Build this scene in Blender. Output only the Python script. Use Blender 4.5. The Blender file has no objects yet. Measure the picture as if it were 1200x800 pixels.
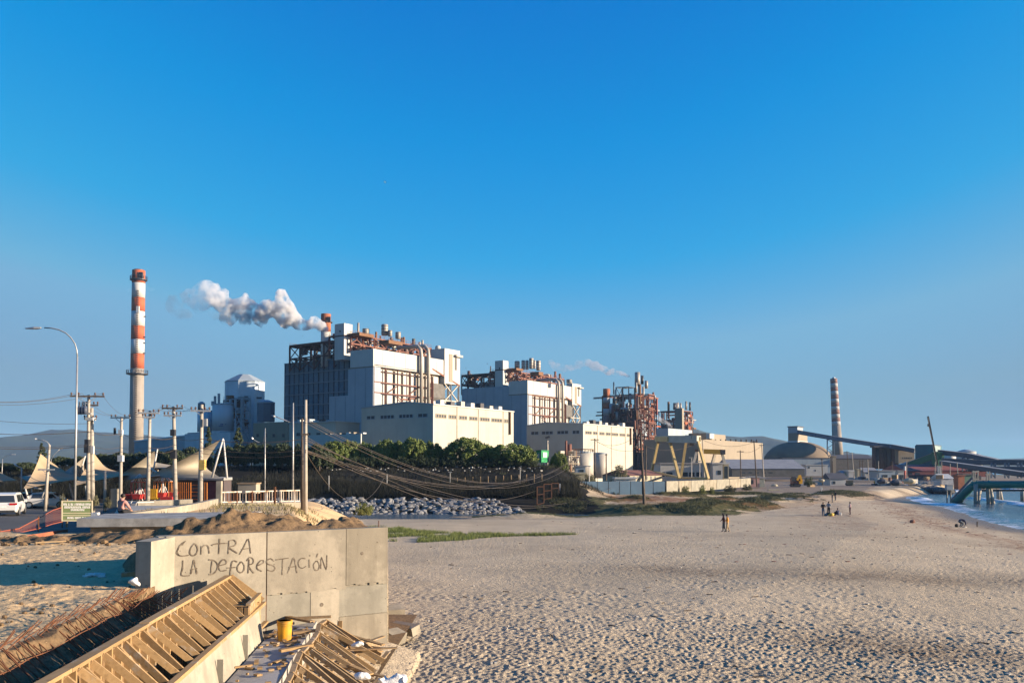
import bpy, bmesh, math, random
import numpy as np
from mathutils import Vector, Matrix

# ------------------------------------------------------------------ camera, sky, sun, exposure
SC = bpy.context.scene
COL = SC.collection
R = math.radians
CAM_H = 6.5
PITCH = R(2.0)
F = 1000.0                      # focal length in photograph pixels (30 mm on 36 mm)
HORIZON = 545.0
SHIFT_PX = (HORIZON - 400.0) - F * math.tan(PITCH)
cam_data = bpy.data.cameras.new("camera")
cam_data.lens = 30.0
cam_data.sensor_width = 36.0
cam_data.shift_y = SHIFT_PX / 1200.0
cam_data.clip_start = 0.2
cam_data.clip_end = 20000.0
cam = bpy.data.objects.new("camera", cam_data)
cam.location = (0, 0, CAM_H)
cam.rotation_euler = (R(90) + PITCH, 0, 0)
COL.objects.link(cam)
SC.camera = cam

SUN_EL, SUN_BACK = R(11.5), R(7.0)          # low sun from the right, a little behind the camera
world = bpy.data.worlds.new("World")
SC.world = world
world.use_nodes = True
wn = world.node_tree
wn.nodes.clear()
sky = wn.nodes.new("ShaderNodeTexSky")
sky.sky_type = 'NISHITA'
sky.sun_disc = False
sky.sun_elevation = SUN_EL
sky.sun_rotation = R(90) + SUN_BACK
sky.altitude = 0
sky.air_density = 1.0
sky.dust_density = 0.6
sky.ozone_density = 3.0
EXPO = 1.6
def lin(v): v /= 255.0; return v / 12.92 if v <= 0.04045 else ((v + 0.055) / 1.055) ** 2.4
down = wn.nodes.new("ShaderNodeVectorMath"); down.operation = 'SCALE'; down.inputs["Scale"].default_value = 0.2
up = wn.nodes.new("ShaderNodeVectorMath"); up.operation = 'SCALE'; up.inputs["Scale"].default_value = 5.0
tone = wn.nodes.new("ShaderNodeRGBCurve")    # the photograph's deep, saturated colour rendition of the sky, same curve everywhere
GRADE = [[(50, 2), (68, 3), (77, 7), (92, 50), (110, 121), (136, 128), (156, 127), (232, 232)],
         [(60, 85), (95, 125), (106, 145), (123, 165), (141, 178), (165, 166), (176, 164), (237, 232)],
         [(50, 195), (68, 211), (77, 222), (92, 226), (110, 214), (136, 194), (156, 189), (232, 228)]]   # blue is read off the red channel
tone.mapping.use_clip = False
for ci, pts in enumerate(GRADE):
    c_ = tone.mapping.curves[ci]
    pts = [(lin(i) / 0.09897 * 0.2, lin(o) / (0.15 * 2 ** EXPO) * 0.2) for i, o in pts]
    while len(c_.points) < len(pts): c_.points.new(0.5, 0.5)
    for k, (i, o) in enumerate(pts): c_.points[k].location = (i, o); c_.points[k].handle_type = 'VECTOR'
tone.mapping.update()
bg = wn.nodes.new("ShaderNodeBackground")
bg.inputs[1].default_value = 0.15
wo = wn.nodes.new("ShaderNodeOutputWorld")
wn.links.new(sky.outputs[0], down.inputs[0])
sepc = wn.nodes.new("ShaderNodeSeparateColor"); comb = wn.nodes.new("ShaderNodeCombineColor")
wn.links.new(down.outputs[0], sepc.inputs[0])
for a_, b_ in ((0, 0), (1, 1), (0, 2)): wn.links.new(sepc.outputs[a_], comb.inputs[b_])
wn.links.new(comb.outputs[0], tone.inputs["Color"])
wn.links.new(tone.outputs[0], up.inputs[0])
wn.links.new(up.outputs[0], bg.inputs[0])
wn.links.new(bg.outputs[0], wo.inputs[0])

sun_data = bpy.data.lights.new("sun", 'SUN')
sun_data.energy = 4.6
sun_data.angle = R(0.5)
sun_data.color = (1.0, 0.82, 0.61)
sun = bpy.data.objects.new("sun", sun_data)
SUN_DIR = Vector((math.cos(SUN_BACK) * math.cos(SUN_EL), -math.sin(SUN_BACK) * math.cos(SUN_EL), math.sin(SUN_EL)))
sun.rotation_euler = SUN_DIR.to_track_quat('Z', 'Y').to_euler()
COL.objects.link(sun)
SC.view_settings.view_transform = 'Standard'
SC.view_settings.look = 'None'
SC.view_settings.gamma = 1.0
SC.view_settings.exposure = EXPO
SC.cycles.max_bounces = 6
SC.cycles.diffuse_bounces = 3
SC.cycles.glossy_bounces = 2
SC.cycles.transmission_bounces = 4
SC.cycles.transparent_max_bounces = 12
SC.cycles.volume_bounces = 2
SC.cycles.volume_step_rate = 1.0
SC.cycles.volume_max_steps = 200
SC.cycles.sample_clamp_indirect = 6.0

rnd = random.Random(7)

# ------------------------------------------------------------------ measuring helpers (photo pixel -> real place)
CP, SP = math.cos(PITCH), math.sin(PITCH)
def ray(px, py):
    xc = (px - 600.0) / F
    yc = (400.0 - py + SHIFT_PX) / F
    return Vector((xc, CP - yc * SP, SP + yc * CP))
def at(px, py, Y):
    d = ray(px, py)
    k = Y / d.y
    return Vector((d.x * k, Y, CAM_H + d.z * k))
def gz(px, py, z):
    d = ray(px, py)
    k = (z - CAM_H) / d.z
    return Vector((d.x * k, d.y * k, z))
def ppm(Y):                     # metres per photo pixel at that depth
    return Y / F

# ------------------------------------------------------------------ noise for terrain
def _h(ix, iy, s):
    n = (ix.astype(np.int64) * 374761393 + iy.astype(np.int64) * 668265263 + s * 1442695041) & 0xffffffff
    n = ((n ^ (n >> 13)) * 1274126177) & 0xffffffff
    return ((n ^ (n >> 16)) & 0xffff) / 65535.0
def vn(x, y, s=0):
    x = np.asarray(x, float); y = np.asarray(y, float)
    ix, iy = np.floor(x), np.floor(y)
    fx, fy = x - ix, y - iy
    fx = fx * fx * (3 - 2 * fx); fy = fy * fy * (3 - 2 * fy)
    a, b = _h(ix, iy, s), _h(ix + 1, iy, s)
    c, d = _h(ix, iy + 1, s), _h(ix + 1, iy + 1, s)
    return (a * (1 - fx) + b * fx) * (1 - fy) + (c * (1 - fx) + d * fx) * fy
def fbm(x, y, s=0, o=4):
    t, a, n = 0, 0.5, 0
    for i in range(o):
        t = t + a * vn(x * 2 ** i, y * 2 ** i, s + i * 17); n += a; a *= 0.5
    return t / n
def sst(a, b, x):
    t = np.clip((x - a) / (b - a), 0, 1)
    return t * t * (3 - 2 * t)
def pits(x, y, cell, rad, s):
    """footprint field: irregular hollows with a soft rim"""
    gx, gy = np.floor(x / cell), np.floor(y / cell)
    out = np.zeros_like(x)
    for i in (-1, 0, 1):
        for j in (-1, 0, 1):
            cx, cy = gx + i, gy + j
            px = (cx + 0.1 + 0.8 * _h(cx, cy, s)) * cell
            py = (cy + 0.1 + 0.8 * _h(cx, cy, s + 5)) * cell
            dep = 0.35 + 0.65 * _h(cx, cy, s + 9)
            an = _h(cx, cy, s + 3) * 6.28
            dx, dy = x - px, y - py
            u = (dx * np.cos(an) + dy * np.sin(an)) / 1.5
            v = -dx * np.sin(an) + dy * np.cos(an)
            r2 = (u * u + v * v) / (rad * rad)
            out += dep * (-np.exp(-r2) + 0.45 * np.exp(-(np.sqrt(r2) - 1.6) ** 2 * 5))
    return out

# ------------------------------------------------------------------ mesh building
ORG = {}
class MB:
    def __init__(self):
        self.v, self.f, self.m = [], [], []
        self.mi = 0
    def add(self, vs, fs):
        b = len(self.v)
        self.v.extend([tuple(p) for p in vs])
        self.f.extend([tuple(b + i for i in f) for f in fs])
        self.m.extend([self.mi] * len(fs))
        return self
    def hexa(self, p):           # 8 corners: bottom 4 ccw, top 4 ccw
        return self.add(p, [(3, 2, 1, 0), (4, 5, 6, 7), (0, 1, 5, 4), (1, 2, 6, 5), (2, 3, 7, 6), (3, 0, 4, 7)])
    def box(self, c, s, rz=0.0, rot=None):
        hx, hy, hz = s[0] / 2, s[1] / 2, s[2] / 2
        M = rot if rot is not None else Matrix.Rotation(rz, 3, 'Z')
        c = Vector(c)
        return self.hexa([c + M @ Vector(q) for q in ((-hx, -hy, -hz), (hx, -hy, -hz), (hx, hy, -hz), (-hx, hy, -hz),
                                                      (-hx, -hy, hz), (hx, -hy, hz), (hx, hy, hz), (-hx, hy, hz))])
    def beam(self, p, q, w, h=None, up=(0, 0, 1)):
        p, q = Vector(p), Vector(q)
        h = w if h is None else h
        d = (q - p)
        if d.length < 1e-6: return self
        d.normalize()
        up = Vector(up)
        if abs(d.dot(up)) > 0.98: up = Vector((1, 0, 0)) if abs(d.x) < 0.9 else Vector((0, 1, 0))
        s = d.cross(up).normalized()
        u = s.cross(d).normalized()
        s, u = s * (w / 2), u * (h / 2)
        return self.hexa([p - s - u, p + s - u, q + s - u, q - s - u, p - s + u, p + s + u, q + s + u, q - s + u])
    def tube(self, p, q, r, r2=None, n=8, caps=True):
        return self.path([p, q], [r, r if r2 is None else r2], n, caps)
    def path(self, pts, r, n=6, caps=True):
        pts = [Vector(p) for p in pts]
        rs = r if isinstance(r, (list, tuple)) else [r] * len(pts)
        vs, fs = [], []
        ref = None
        for i, p in enumerate(pts):
            d = (pts[min(i + 1, len(pts) - 1)] - pts[max(i - 1, 0)])
            if d.length < 1e-9: d = Vector((0, 0, 1))
            d.normalize()
            if ref is None or abs(ref.dot(d)) > 0.95:
                ref = Vector((1, 0, 0)) if abs(d.x) < 0.8 else Vector((0, 1, 0))
            s = (ref - d * ref.dot(d)).normalized()
            t = d.cross(s)
            ref = s
            for k in range(n):
                a = 2 * math.pi * k / n
                vs.append(p + (s * math.cos(a) + t * math.sin(a)) * rs[i])
        for i in range(len(pts) - 1):
            for k in range(n):
                a, b = i * n + k, i * n + (k + 1) % n
                fs.append((a, b, b + n, a + n))
        if caps:
            fs.append(tuple(range(n - 1, -1, -1)))
            fs.append(tuple((len(pts) - 1) * n + k for k in range(n)))
        return self.add(vs, fs)
    def lathe(self, prof, c=(0, 0, 0), n=16, caps=True):
        return self.path([(c[0], c[1], c[2] + z) for r, z in prof], [r for r, z in prof], n, caps)
    def prism(self, poly, z0, z1):
        """vertical prism on a footprint polygon [(x,y)], z1 may be a list (one top height per corner)"""
        n = len(poly)
        a = sum(poly[i][0] * poly[(i + 1) % n][1] - poly[(i + 1) % n][0] * poly[i][1] for i in range(n))
        zt = list(z1) if isinstance(z1, (list, tuple)) else [z1] * n
        if a < 0: poly = poly[::-1]; zt = zt[::-1]
        vs = [(p[0], p[1], z0) for p in poly] + [(p[0], p[1], zt[i]) for i, p in enumerate(poly)]
        fs = [tuple(range(n - 1, -1, -1)), tuple(range(n, 2 * n))]
        fs += [(i, (i + 1) % n, n + (i + 1) % n, n + i) for i in range(n)]
        return self.add(vs, fs)
    def loft(self, loops, close=True, caps=True):
        n = len(loops[0]); vs = []; fs = []
        for l in loops: vs += [Vector(p) for p in l]
        for i in range(len(loops) - 1):
            for k in range(n if close else n - 1):
                a, b = i * n + k, i * n + (k + 1) % n
                fs.append((a, b, b + n, a + n))
        if caps:
            fs.append(tuple(range(n - 1, -1, -1))); fs.append(tuple((len(loops) - 1) * n + k for k in range(n)))
        return self.add(vs, fs)
    def quad(self, a, b, c, d): return self.add([a, b, c, d], [(0, 1, 2, 3)])
    def ball(self, c, r, n=10, m=6, sc=(1, 1, 1)):
        c = Vector(c); vs = [c + Vector((0, 0, -r * sc[2]))]; fs = []
        for i in range(1, m):
            ph = -math.pi / 2 + math.pi * i / m
            for k in range(n):
                a = 2 * math.pi * k / n
                vs.append(c + Vector((r * sc[0] * math.cos(ph) * math.cos(a), r * sc[1] * math.cos(ph) * math.sin(a), r * sc[2] * math.sin(ph))))
        vs.append(c + Vector((0, 0, r * sc[2]))); t = len(vs) - 1
        for k in range(n):
            fs.append((0, 1 + (k + 1) % n, 1 + k)); fs.append((t, t - n + k, t - n + (k + 1) % n))
            for i in range(m - 2):
                a, b = 1 + i * n + k, 1 + i * n + (k + 1) % n
                fs.append((a, b, b + n, a + n))
        return self.add(vs, fs)
    def mesh(self, name, mats, off=(0, 0, 0), smooth=False):
        me = bpy.data.meshes.new(name)
        off = Vector(off)
        me.from_pydata([(p[0] - off.x, p[1] - off.y, p[2] - off.z) for p in self.v], [], self.f)
        for m in (mats if isinstance(mats, (list, tuple)) else [mats]): me.materials.append(m)
        if any(self.m): me.polygons.foreach_set("material_index", self.m)
        if smooth: me.polygons.foreach_set("use_smooth", [True] * len(me.polygons))
        me.update()
        return me
    def build(self, name, mats, parent=None, smooth=False, org=None):
        if parent is not None: o_ = ORG[parent]
        elif org is not None: o_ = Vector(org)
        else:
            xs = [p[0] for p in self.v]; ys = [p[1] for p in self.v]
            o_ = Vector(((min(xs) + max(xs)) / 2, (min(ys) + max(ys)) / 2, min(p[2] for p in self.v)))
        o = bpy.data.objects.new(name, self.mesh(name, mats, o_, smooth))
        COL.objects.link(o)
        if parent is not None: o.parent = parent
        else: o.location = o_
        ORG[o] = Vector(o_)
        return o
def tag(o, label=None, cat=None, group=None, kind=None):
    if label: o['label'] = label
    if cat: o['category'] = cat
    if group: o['group'] = group
    if kind: o['kind'] = kind
    return o
def thing(name, label, cat, loc, group=None, rz=0.0):
    o = bpy.data.objects.new(name, None)
    o.empty_display_size = 0.3
    COL.objects.link(o)
    o.location = loc; o.rotation_euler = (0, 0, rz)
    ORG[o] = Vector(loc) if rz == 0 else Vector((0, 0, 0))   # rotated things build their parts in local coordinates
    return tag(o, label, cat, group)
def copy_tree(o, parent=None):
    c = o.copy(); COL.objects.link(c)
    if parent is not None: c.parent = parent
    for ch in KIDS(o): copy_tree(ch, c)
    return c
def KIDS(o): return list(o.children)
def raw_mesh(name, V, Fq, mat, kind=None, smooth=True):
    me = bpy.data.meshes.new(name)
    nv, nf = len(V), len(Fq)
    k = Fq.shape[1]
    me.vertices.add(nv); me.vertices.foreach_set("co", np.ascontiguousarray(V, dtype=np.float32).ravel())
    me.loops.add(nf * k); me.loops.foreach_set("vertex_index", np.ascontiguousarray(Fq, dtype=np.int32).ravel())
    me.polygons.add(nf)
    me.polygons.foreach_set("loop_start", np.arange(0, nf * k, k, dtype=np.int32))
    me.polygons.foreach_set("loop_total", np.full(nf, k, dtype=np.int32))
    if smooth: me.polygons.foreach_set("use_smooth", np.ones(nf, dtype=bool))
    me.materials.append(mat)
    me.update(calc_edges=True)
    o = bpy.data.objects.new(name, me); COL.objects.link(o)
    ORG[o] = Vector((0, 0, 0))
    if kind: o['kind'] = kind
    return o

# ------------------------------------------------------------------ materials
ALB = 1.0                       # one factor on every reflectance below, set together with the sun strength and exposure
class NT:
    def __init__(self, name):
        self.m = bpy.data.materials.new(name); self.m.use_nodes = True
        self.t = self.m.node_tree; self.t.nodes.clear()
        self.out = self.t.nodes.new("ShaderNodeOutputMaterial")
        self.tc = None
    def n(self, typ, **kw):
        nd = self.t.nodes.new("ShaderNode" + typ)
        for k, v in kw.items():
            if k.startswith("i_"): nd.inputs[k[2:].replace("_", " ")].default_value = v
            else: setattr(nd, k, v)
        return nd
    def l(self, a, b): self.t.links.new(a, b)
    def pos(self): 
        g = self.n("NewGeometry"); return g.outputs["Position"]
    def obj(self):
        if self.tc is None: self.tc = self.n("TexCoord")
        return self.tc.outputs["Object"]
    def noise(self, scale, detail=3.0, rough=0.55, vec=None, stretch=None, dist=0.0):
        nz = self.n("TexNoise", i_Scale=scale, i_Detail=detail, i_Roughness=rough, i_Distortion=dist)
        v = vec if vec is not None else self.pos()
        if stretch:
            mp = self.n("Mapping"); mp.inputs["Scale"].default_value = stretch
            self.l(v, mp.inputs[0]); v = mp.outputs[0]
        self.l(v, nz.inputs["Vector"])
        return nz.outputs["Fac"]
    def ramp(self, fac, stops):
        r = self.n("ValToRGB"); e = r.color_ramp.elements
        while len(e) < len(stops): e.new(0.5)
        for i, (p, c) in enumerate(stops):
            e[i].position = p
            e[i].color = (c, c, c, 1) if isinstance(c, (int, float)) else (*c, 1)
        self.l(fac, r.inputs[0]); return r.outputs[0]
    def mix(self, fac, a, b, mode='MIX'):
        mx = self.n("Mix", data_type='RGBA', blend_type=mode)
        for s, v in ((mx.inputs[0], fac), (mx.inputs[6], a), (mx.inputs[7], b)):
            if isinstance(v, (int, float)): s.default_value = v
            elif isinstance(v, (tuple, list)): s.default_value = (*(x * ALB for x in v), 1)
            else: self.l(v, s)
        return mx.outputs[2]
    def bump(self, hgt, strength=0.4, dist=0.02, prev=None):
        b = self.n("Bump", i_Strength=strength, i_Distance=dist)
        self.l(hgt, b.inputs["Height"])
        if prev is not None: self.l(prev, b.inputs["Normal"])
        return b.outputs[0]
    def bsdf(self, col, rough=0.8, metal=0.0, normal=None, spec=0.3, **kw):
        b = self.n("BsdfPrincipled")
        for s, v in ((b.inputs["Base Color"], col), (b.inputs["Roughness"], rough), (b.inputs["Metallic"], metal)):
            if isinstance(v, (int, float)): s.default_value = v
            elif isinstance(v, (tuple, list)): s.default_value = (*(x * ALB for x in v), 1)
            else: self.l(v, s)
        b.inputs["Specular IOR Level"].default_value = spec
        for k, v in kw.items(): b.inputs[k.replace("_", " ")].default_value = v
        if normal is not None: self.l(normal, b.inputs["Normal"])
        self.l(b.outputs[0], self.out.inputs[0])
        return b
def mat(name, c, c2=None, scale=1.5, rough=0.75, metal=0.0, bump=0.0, bscale=20.0, bdist=0.01, streak=0.0, spec=0.3, lo=0.35, hi=0.65, coord='pos'):
    """plain surface with mottling; streak adds downward weather marks"""
    t = NT(name)
    vec = t.pos() if coord == 'pos' else t.obj()
    c2 = c2 or tuple(x * 0.72 for x in c)
    f = t.ramp(t.noise(scale, 5.0, 0.6, vec), [(lo, 0.0), (hi, 1.0)])
    col = t.mix(f, c, c2)
    if streak > 0:
        s = t.ramp(t.noise(scale * 1.6, 4.0, 0.6, vec, stretch=(1, 1, 0.06)), [(0.45, 0.0), (0.75, streak)])
        col = t.mix(s, col, tuple(x * 0.45 for x in c))
    nrm = t.bump(t.noise(bscale, 4.0, 0.6, vec), bump, bdist) if bump > 0 else None
    t.bsdf(col, rough, metal, nrm, spec)
    return t.m
# ------------------------------------------------------------------ terrain shape (metres; the photographer stands at x=0, y=0)
PL, PR = np.array([-7.55, 18.7]), np.array([-3.12, 21.5])      # graffiti wall, front face line
WD = (PR - PL) / np.linalg.norm(PR - PL)
WB = np.array([-WD[1], WD[0]])                                    # pointing behind the wall
def shore_x(y): return np.interp(y, [0, 15, 60, 94.7, 114.5, 151, 187, 222, 240, 252, 258], [40, 45, 50, 56.8, 63, 75.5, 86, 103, 118, 150, 400])
def land_edge(y): return -3.3 - (y - 21.5) * 0.185
def earth_edge(y): return -6.65 - (y - 11.2) * 0.12
def terrain(x, y):
    x = np.asarray(x, float); y = np.asarray(y, float)
    s = shore_x(y) - x + (fbm(x * 0.08, y * 0.08, 3) - 0.5) * 4
    bb = np.interp(y, [0, 22, 45, 90, 180, 260], [1.7, 1.64, 1.0, 0.3, 0.35, 1.0])
    z = np.minimum(bb, -0.6 + 0.05 * s)
    z = np.maximum(z, np.minimum(-0.6 + 0.05 * (y - 250), 1.0))
    z = np.maximum(z, -2.5)
    z = z + (fbm(x * 0.13, y * 0.13, 11) - 0.5) * 0.22 * sst(0, 12, s)
    # river mouth
    mR = sst(20, 4, x)
    zr = np.clip((103.8 - y) * 0.035, -0.5, 9)
    z = z * (1 - mR) + mR * np.minimum(z, zr)
    # dunes
    mD = sst(104, 109, y + (fbm(x * 0.1, y * 0.1, 5) - 0.5) * 12) * (1 - sst(-4, 3, x - (24 + (y - 104) * 0.72))) * sst(-30, 3, x)
    mound = np.clip(fbm(x * 0.11, y * 0.16, 21, 4) - 0.47, 0, 1) * 5.0
    hi_ = sst(40, 20, x + (fbm(x * .1, y * .1, 25) - .5) * 14)
    zd = (1 - hi_) * np.interp(y, [104, 115, 171, 200], [0.1, 0.45, 1.0, 1.1]) + hi_ * np.interp(y, [104, 108, 113, 120, 140, 171, 200], [0.1, 0.5, 1.0, 1.25, 1.7, 1.65, 1.1]) + mound * np.interp(y, [104, 112, 150, 172, 190], [0.35, 0.5, 0.5, 0.3, 0])
    z = z * (1 - mD) + zd * mD
    yard = sst(165, 190, y) * sst(2, 48, s)
    z = np.where(y > 165, z * (1 - yard) + 1.0 * yard, z)
    # embankment north of the river
    ze = np.interp(y, [103, 110, 114.5, 120, 121.5, 127, 133, 143, 160], [-0.5, -0.5, -0.25, 1.7, 1.9, 3.5, 4.2, 6.2, 6.25])
    mE = sst(17, 6, x + (fbm(x * 0.1, y * 0.1, 8) - 0.5) * 5) * sst(106, 112, y)
    z = z * (1 - mE) + (ze + (fbm(x * 0.3, y * 0.3, 31) - 0.5) * 0.5 * sst(121, 124, y)) * mE
    # built-up land on the left
    road = sst(0.6, -0.6, x - (-17 - (y - 36) * 0.45)) * sst(30, 34, y)
    zl = np.interp(y, [7, 30.5, 33, 36, 50, 63, 81, 96, 100, 104], [4.0, 4.0, 4.25, 4.42, 4.15, 3.45, 2.7, 2.5, 0.9, -0.5])
    zr2 = np.interp(y, [30, 36, 41, 61, 80, 96, 100, 104], [4.0, 3.6, 3.25, 2.9, 2.5, 2.3, 0.9, -0.5])
    zl = zl * (1 - road) + zr2 * road
    rough = (fbm(x * 0.5, y * 0.5, 41) - 0.5) * 0.16 + (fbm(x * 3.1, y * 3.1, 43) - 0.5) * 0.045
    paved = np.maximum(road, ((x < -17.2 - (y - 35) * 0.15) & (y > 32.5)).astype(float))
    zl = zl + rough * (1 - paved) * sst(60, 40, y)
    le = land_edge(y)
    w = np.interp(y, [20, 22, 30, 60, 100], [0.15, 0.3, 2.6, 6.0, 6.0])
    mL = np.where(y > 20.5, 1 - sst(-1, 0.1, (x - le) / w), 0) * (y < 104)
    sd = (x - PL[0]) * WB[0] + (y - PL[1]) * WB[1]                # behind the wall > 0
    front = (y < 21.6) & ((sd < 0.25) | (x < -7.7))
    xe = earth_edge(y) + (fbm(x * 1.2, y * 1.2, 47) - 0.5) * 0.5
    fx = -5.02 - (y - 7.4) * 0.1086
    zt = np.interp(x, [-5.6, -5.0, -4.3, -2.3, -1.0], [2.6, 2.55, 2.4, 1.8, 1.66]) + rough * 0.8
    zs = 4.0 - 0.72 * np.clip((x - xe) / np.maximum(fx - 0.05 - xe, 0.3), 0, 1) ** 0.8 + (fbm(x * 5, y * 5, 49, 3) - .5) * .12 - .5 * sst(15.4, 17.3, y)
    zf = np.where(x < xe, 4.0 + rough, np.where(x < fx - 0.03, zs + rough * .5, zt))
    zf = np.where(x > -2.3, z, zf)
    behind = (y < 22.5) & (~front) & (x < -2.9 + (y - 21.6) * 0)
    z = np.where(y > 20.5, z * (1 - mL) + zl * mL, z)
    z = np.where(behind & (x < le + 0.2), zl, z)
    z = np.where(front, zf, z)
    return z
def tz(x, y): return float(terrain(np.array([x]), np.array([y]))[0])

# ------------------------------------------------------------------ ground materials
def sand_mat():
    t = NT("sand")
    at_ = t.n("Attribute", attribute_name="mask"); sp = t.n("SeparateColor"); t.l(at_.outputs["Color"], sp.inputs[0])
    c = t.mix(t.ramp(t.noise(0.35, 6, 0.6), [(0.35, 0), (0.7, 1)]), (0.50, 0.405, 0.285), (0.415, 0.336, 0.236))
    c = t.mix(t.ramp(t.noise(0.07, 4, 0.6), [(0.48, 0), (0.66, 0.75)]), c, (0.36, 0.292, 0.205))
    c = t.mix(t.ramp(t.noise(14.0, 4, 0.7), [(0.45, 0), (0.62, 0.55)]), c, (0.32, 0.26, 0.19))
    c = t.mix(t.ramp(t.noise(5.0, 3, 0.7), [(0.70, 0), (0.78, 0.7)]), c, (0.09, 0.05, 0.03))
    c = t.mix(t.ramp(t.noise(9.0, 2, 0.5), [(0.72, 0), (0.76, 0.8)]), c, (0.68, 0.62, 0.52))
    w = t.n("Math", operation='MULTIPLY'); t.l(sp.outputs[1], w.inputs[0])
    t.l(t.ramp(t.noise(0.9, 6, 0.7), [(0.40, 0), (0.62, 0.9)]), w.inputs[1])
    c = t.mix(w.outputs[0], c, (0.17, 0.075, 0.04))
    dk = t.n('Math', operation='MULTIPLY'); t.l(sp.outputs[2], dk.inputs[0]); t.l(t.ramp(t.noise(4.5, 5, 0.75), [(0.40, 0.25), (0.56, 1)]), dk.inputs[1])
    c = t.mix(dk.outputs[0], c, (0.135, 0.10, 0.07))
    c = t.mix(sp.outputs[0], c, (0.17, 0.125, 0.085))
    n1 = t.bump(t.noise(6.0, 5, 0.7), 1.0, 0.13)
    n2 = t.bump(t.noise(26.0, 4, 0.6), 0.8, 0.02, n1)
    b = t.bsdf(c, 0.9, 0, n2, 0.15)
    r = t.n("MapRange"); t.l(sp.outputs[0], r.inputs[0]); r.inputs[3].default_value = 0.92; r.inputs[4].default_value = 0.38
    t.l(r.outputs[0], b.inputs["Roughness"])
    return t.m
def dirt_mat(name, c1, c2, c3):
    t = NT(name)
    c = t.mix(t.ramp(t.noise(0.8, 6, 0.65), [(0.35, 0), (0.65, 1)]), c1, c2)
    c = t.mix(t.ramp(t.noise(11.0, 5, 0.7), [(0.45, 0), (0.65, 0.8)]), c, c3)
    c = t.mix(t.ramp(t.noise(24.0, 2, 0.5), [(0.68, 0), (0.74, 0.7)]), c, tuple(min(1, x * 1.7) for x in c1))
    n1 = t.bump(t.noise(7.0, 6, 0.7), 0.7, 0.035)
    n2 = t.bump(t.noise(40.0, 4, 0.6), 0.8, 0.012, n1)
    t.bsdf(c, 0.95, 0, n2, 0.1)
    return t.m
M_SAND = sand_mat()
M_DIRT = dirt_mat("bare_earth", (0.60, 0.425, 0.235), (0.50, 0.35, 0.19), (0.37, 0.255, 0.145))
M_MOUND = dirt_mat("dug_earth", (0.23, 0.15, 0.082), (0.15, 0.10, 0.056), (0.07, 0.05, 0.032))
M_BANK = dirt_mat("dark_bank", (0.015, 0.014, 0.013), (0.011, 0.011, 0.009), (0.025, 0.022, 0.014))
M_YARD = dirt_mat("yard_earth", (0.27, 0.21, 0.16), (0.21, 0.165, 0.125), (0.16, 0.13, 0.1))
M_FARLAND = mat("far_land", (0.11, 0.11, 0.08), (0.16, 0.14, 0.10), 0.004, 0.95)
def dune_mat():
    t = NT("dune_sand")
    at_ = t.n("Attribute", attribute_name="mask"); sp = t.n("SeparateColor"); t.l(at_.outputs["Color"], sp.inputs[0])
    c = t.mix(t.ramp(t.noise(0.5, 6, 0.65), [(0.35, 0), (0.65, 1)]), (0.46, 0.37, 0.26), (0.34, 0.275, 0.19))
    c = t.mix(t.ramp(t.noise(6.0, 4, 0.7), [(0.5, 0), (0.66, 0.7)]), c, (0.15, 0.13, 0.07))
    g = t.mix(t.ramp(t.noise(1.4, 5, 0.65), [(0.4, 0), (0.62, 1)]), (0.04, 0.05, 0.022), (0.115, 0.10, 0.045))
    v = t.n("Math", operation='MULTIPLY_ADD'); t.l(t.noise(2.2, 5, 0.7), v.inputs[0]); v.inputs[1].default_value = 1.0; t.l(sp.outputs[2], v.inputs[2])
    c = t.mix(t.ramp(v.outputs[0], [(0.95, 0), (1.12, 1)]), c, g)
    r = t.n("Math", operation='MULTIPLY'); t.l(sp.outputs[1], r.inputs[0]); t.l(t.ramp(t.noise(0.8, 5, 0.7), [(0.36, 0), (0.52, 0.9)]), r.inputs[1])
    c = t.mix(r.outputs[0], c, (0.19, 0.075, 0.035))
    t.bsdf(c, 0.95, 0, t.bump(t.noise(6.0, 5, 0.7), 0.9, 0.1), 0.1)
    return t.m
M_DUNE = dune_mat()
M_PAVE = mat("paving_concrete", (0.36, 0.33, 0.29), (0.27, 0.25, 0.22), 0.7, 0.85, bump=0.3, bscale=30)
M_ASPH = mat("asphalt", (0.06, 0.057, 0.055), (0.09, 0.085, 0.078), 0.4, 0.9, bump=0.4, bscale=60)

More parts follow.
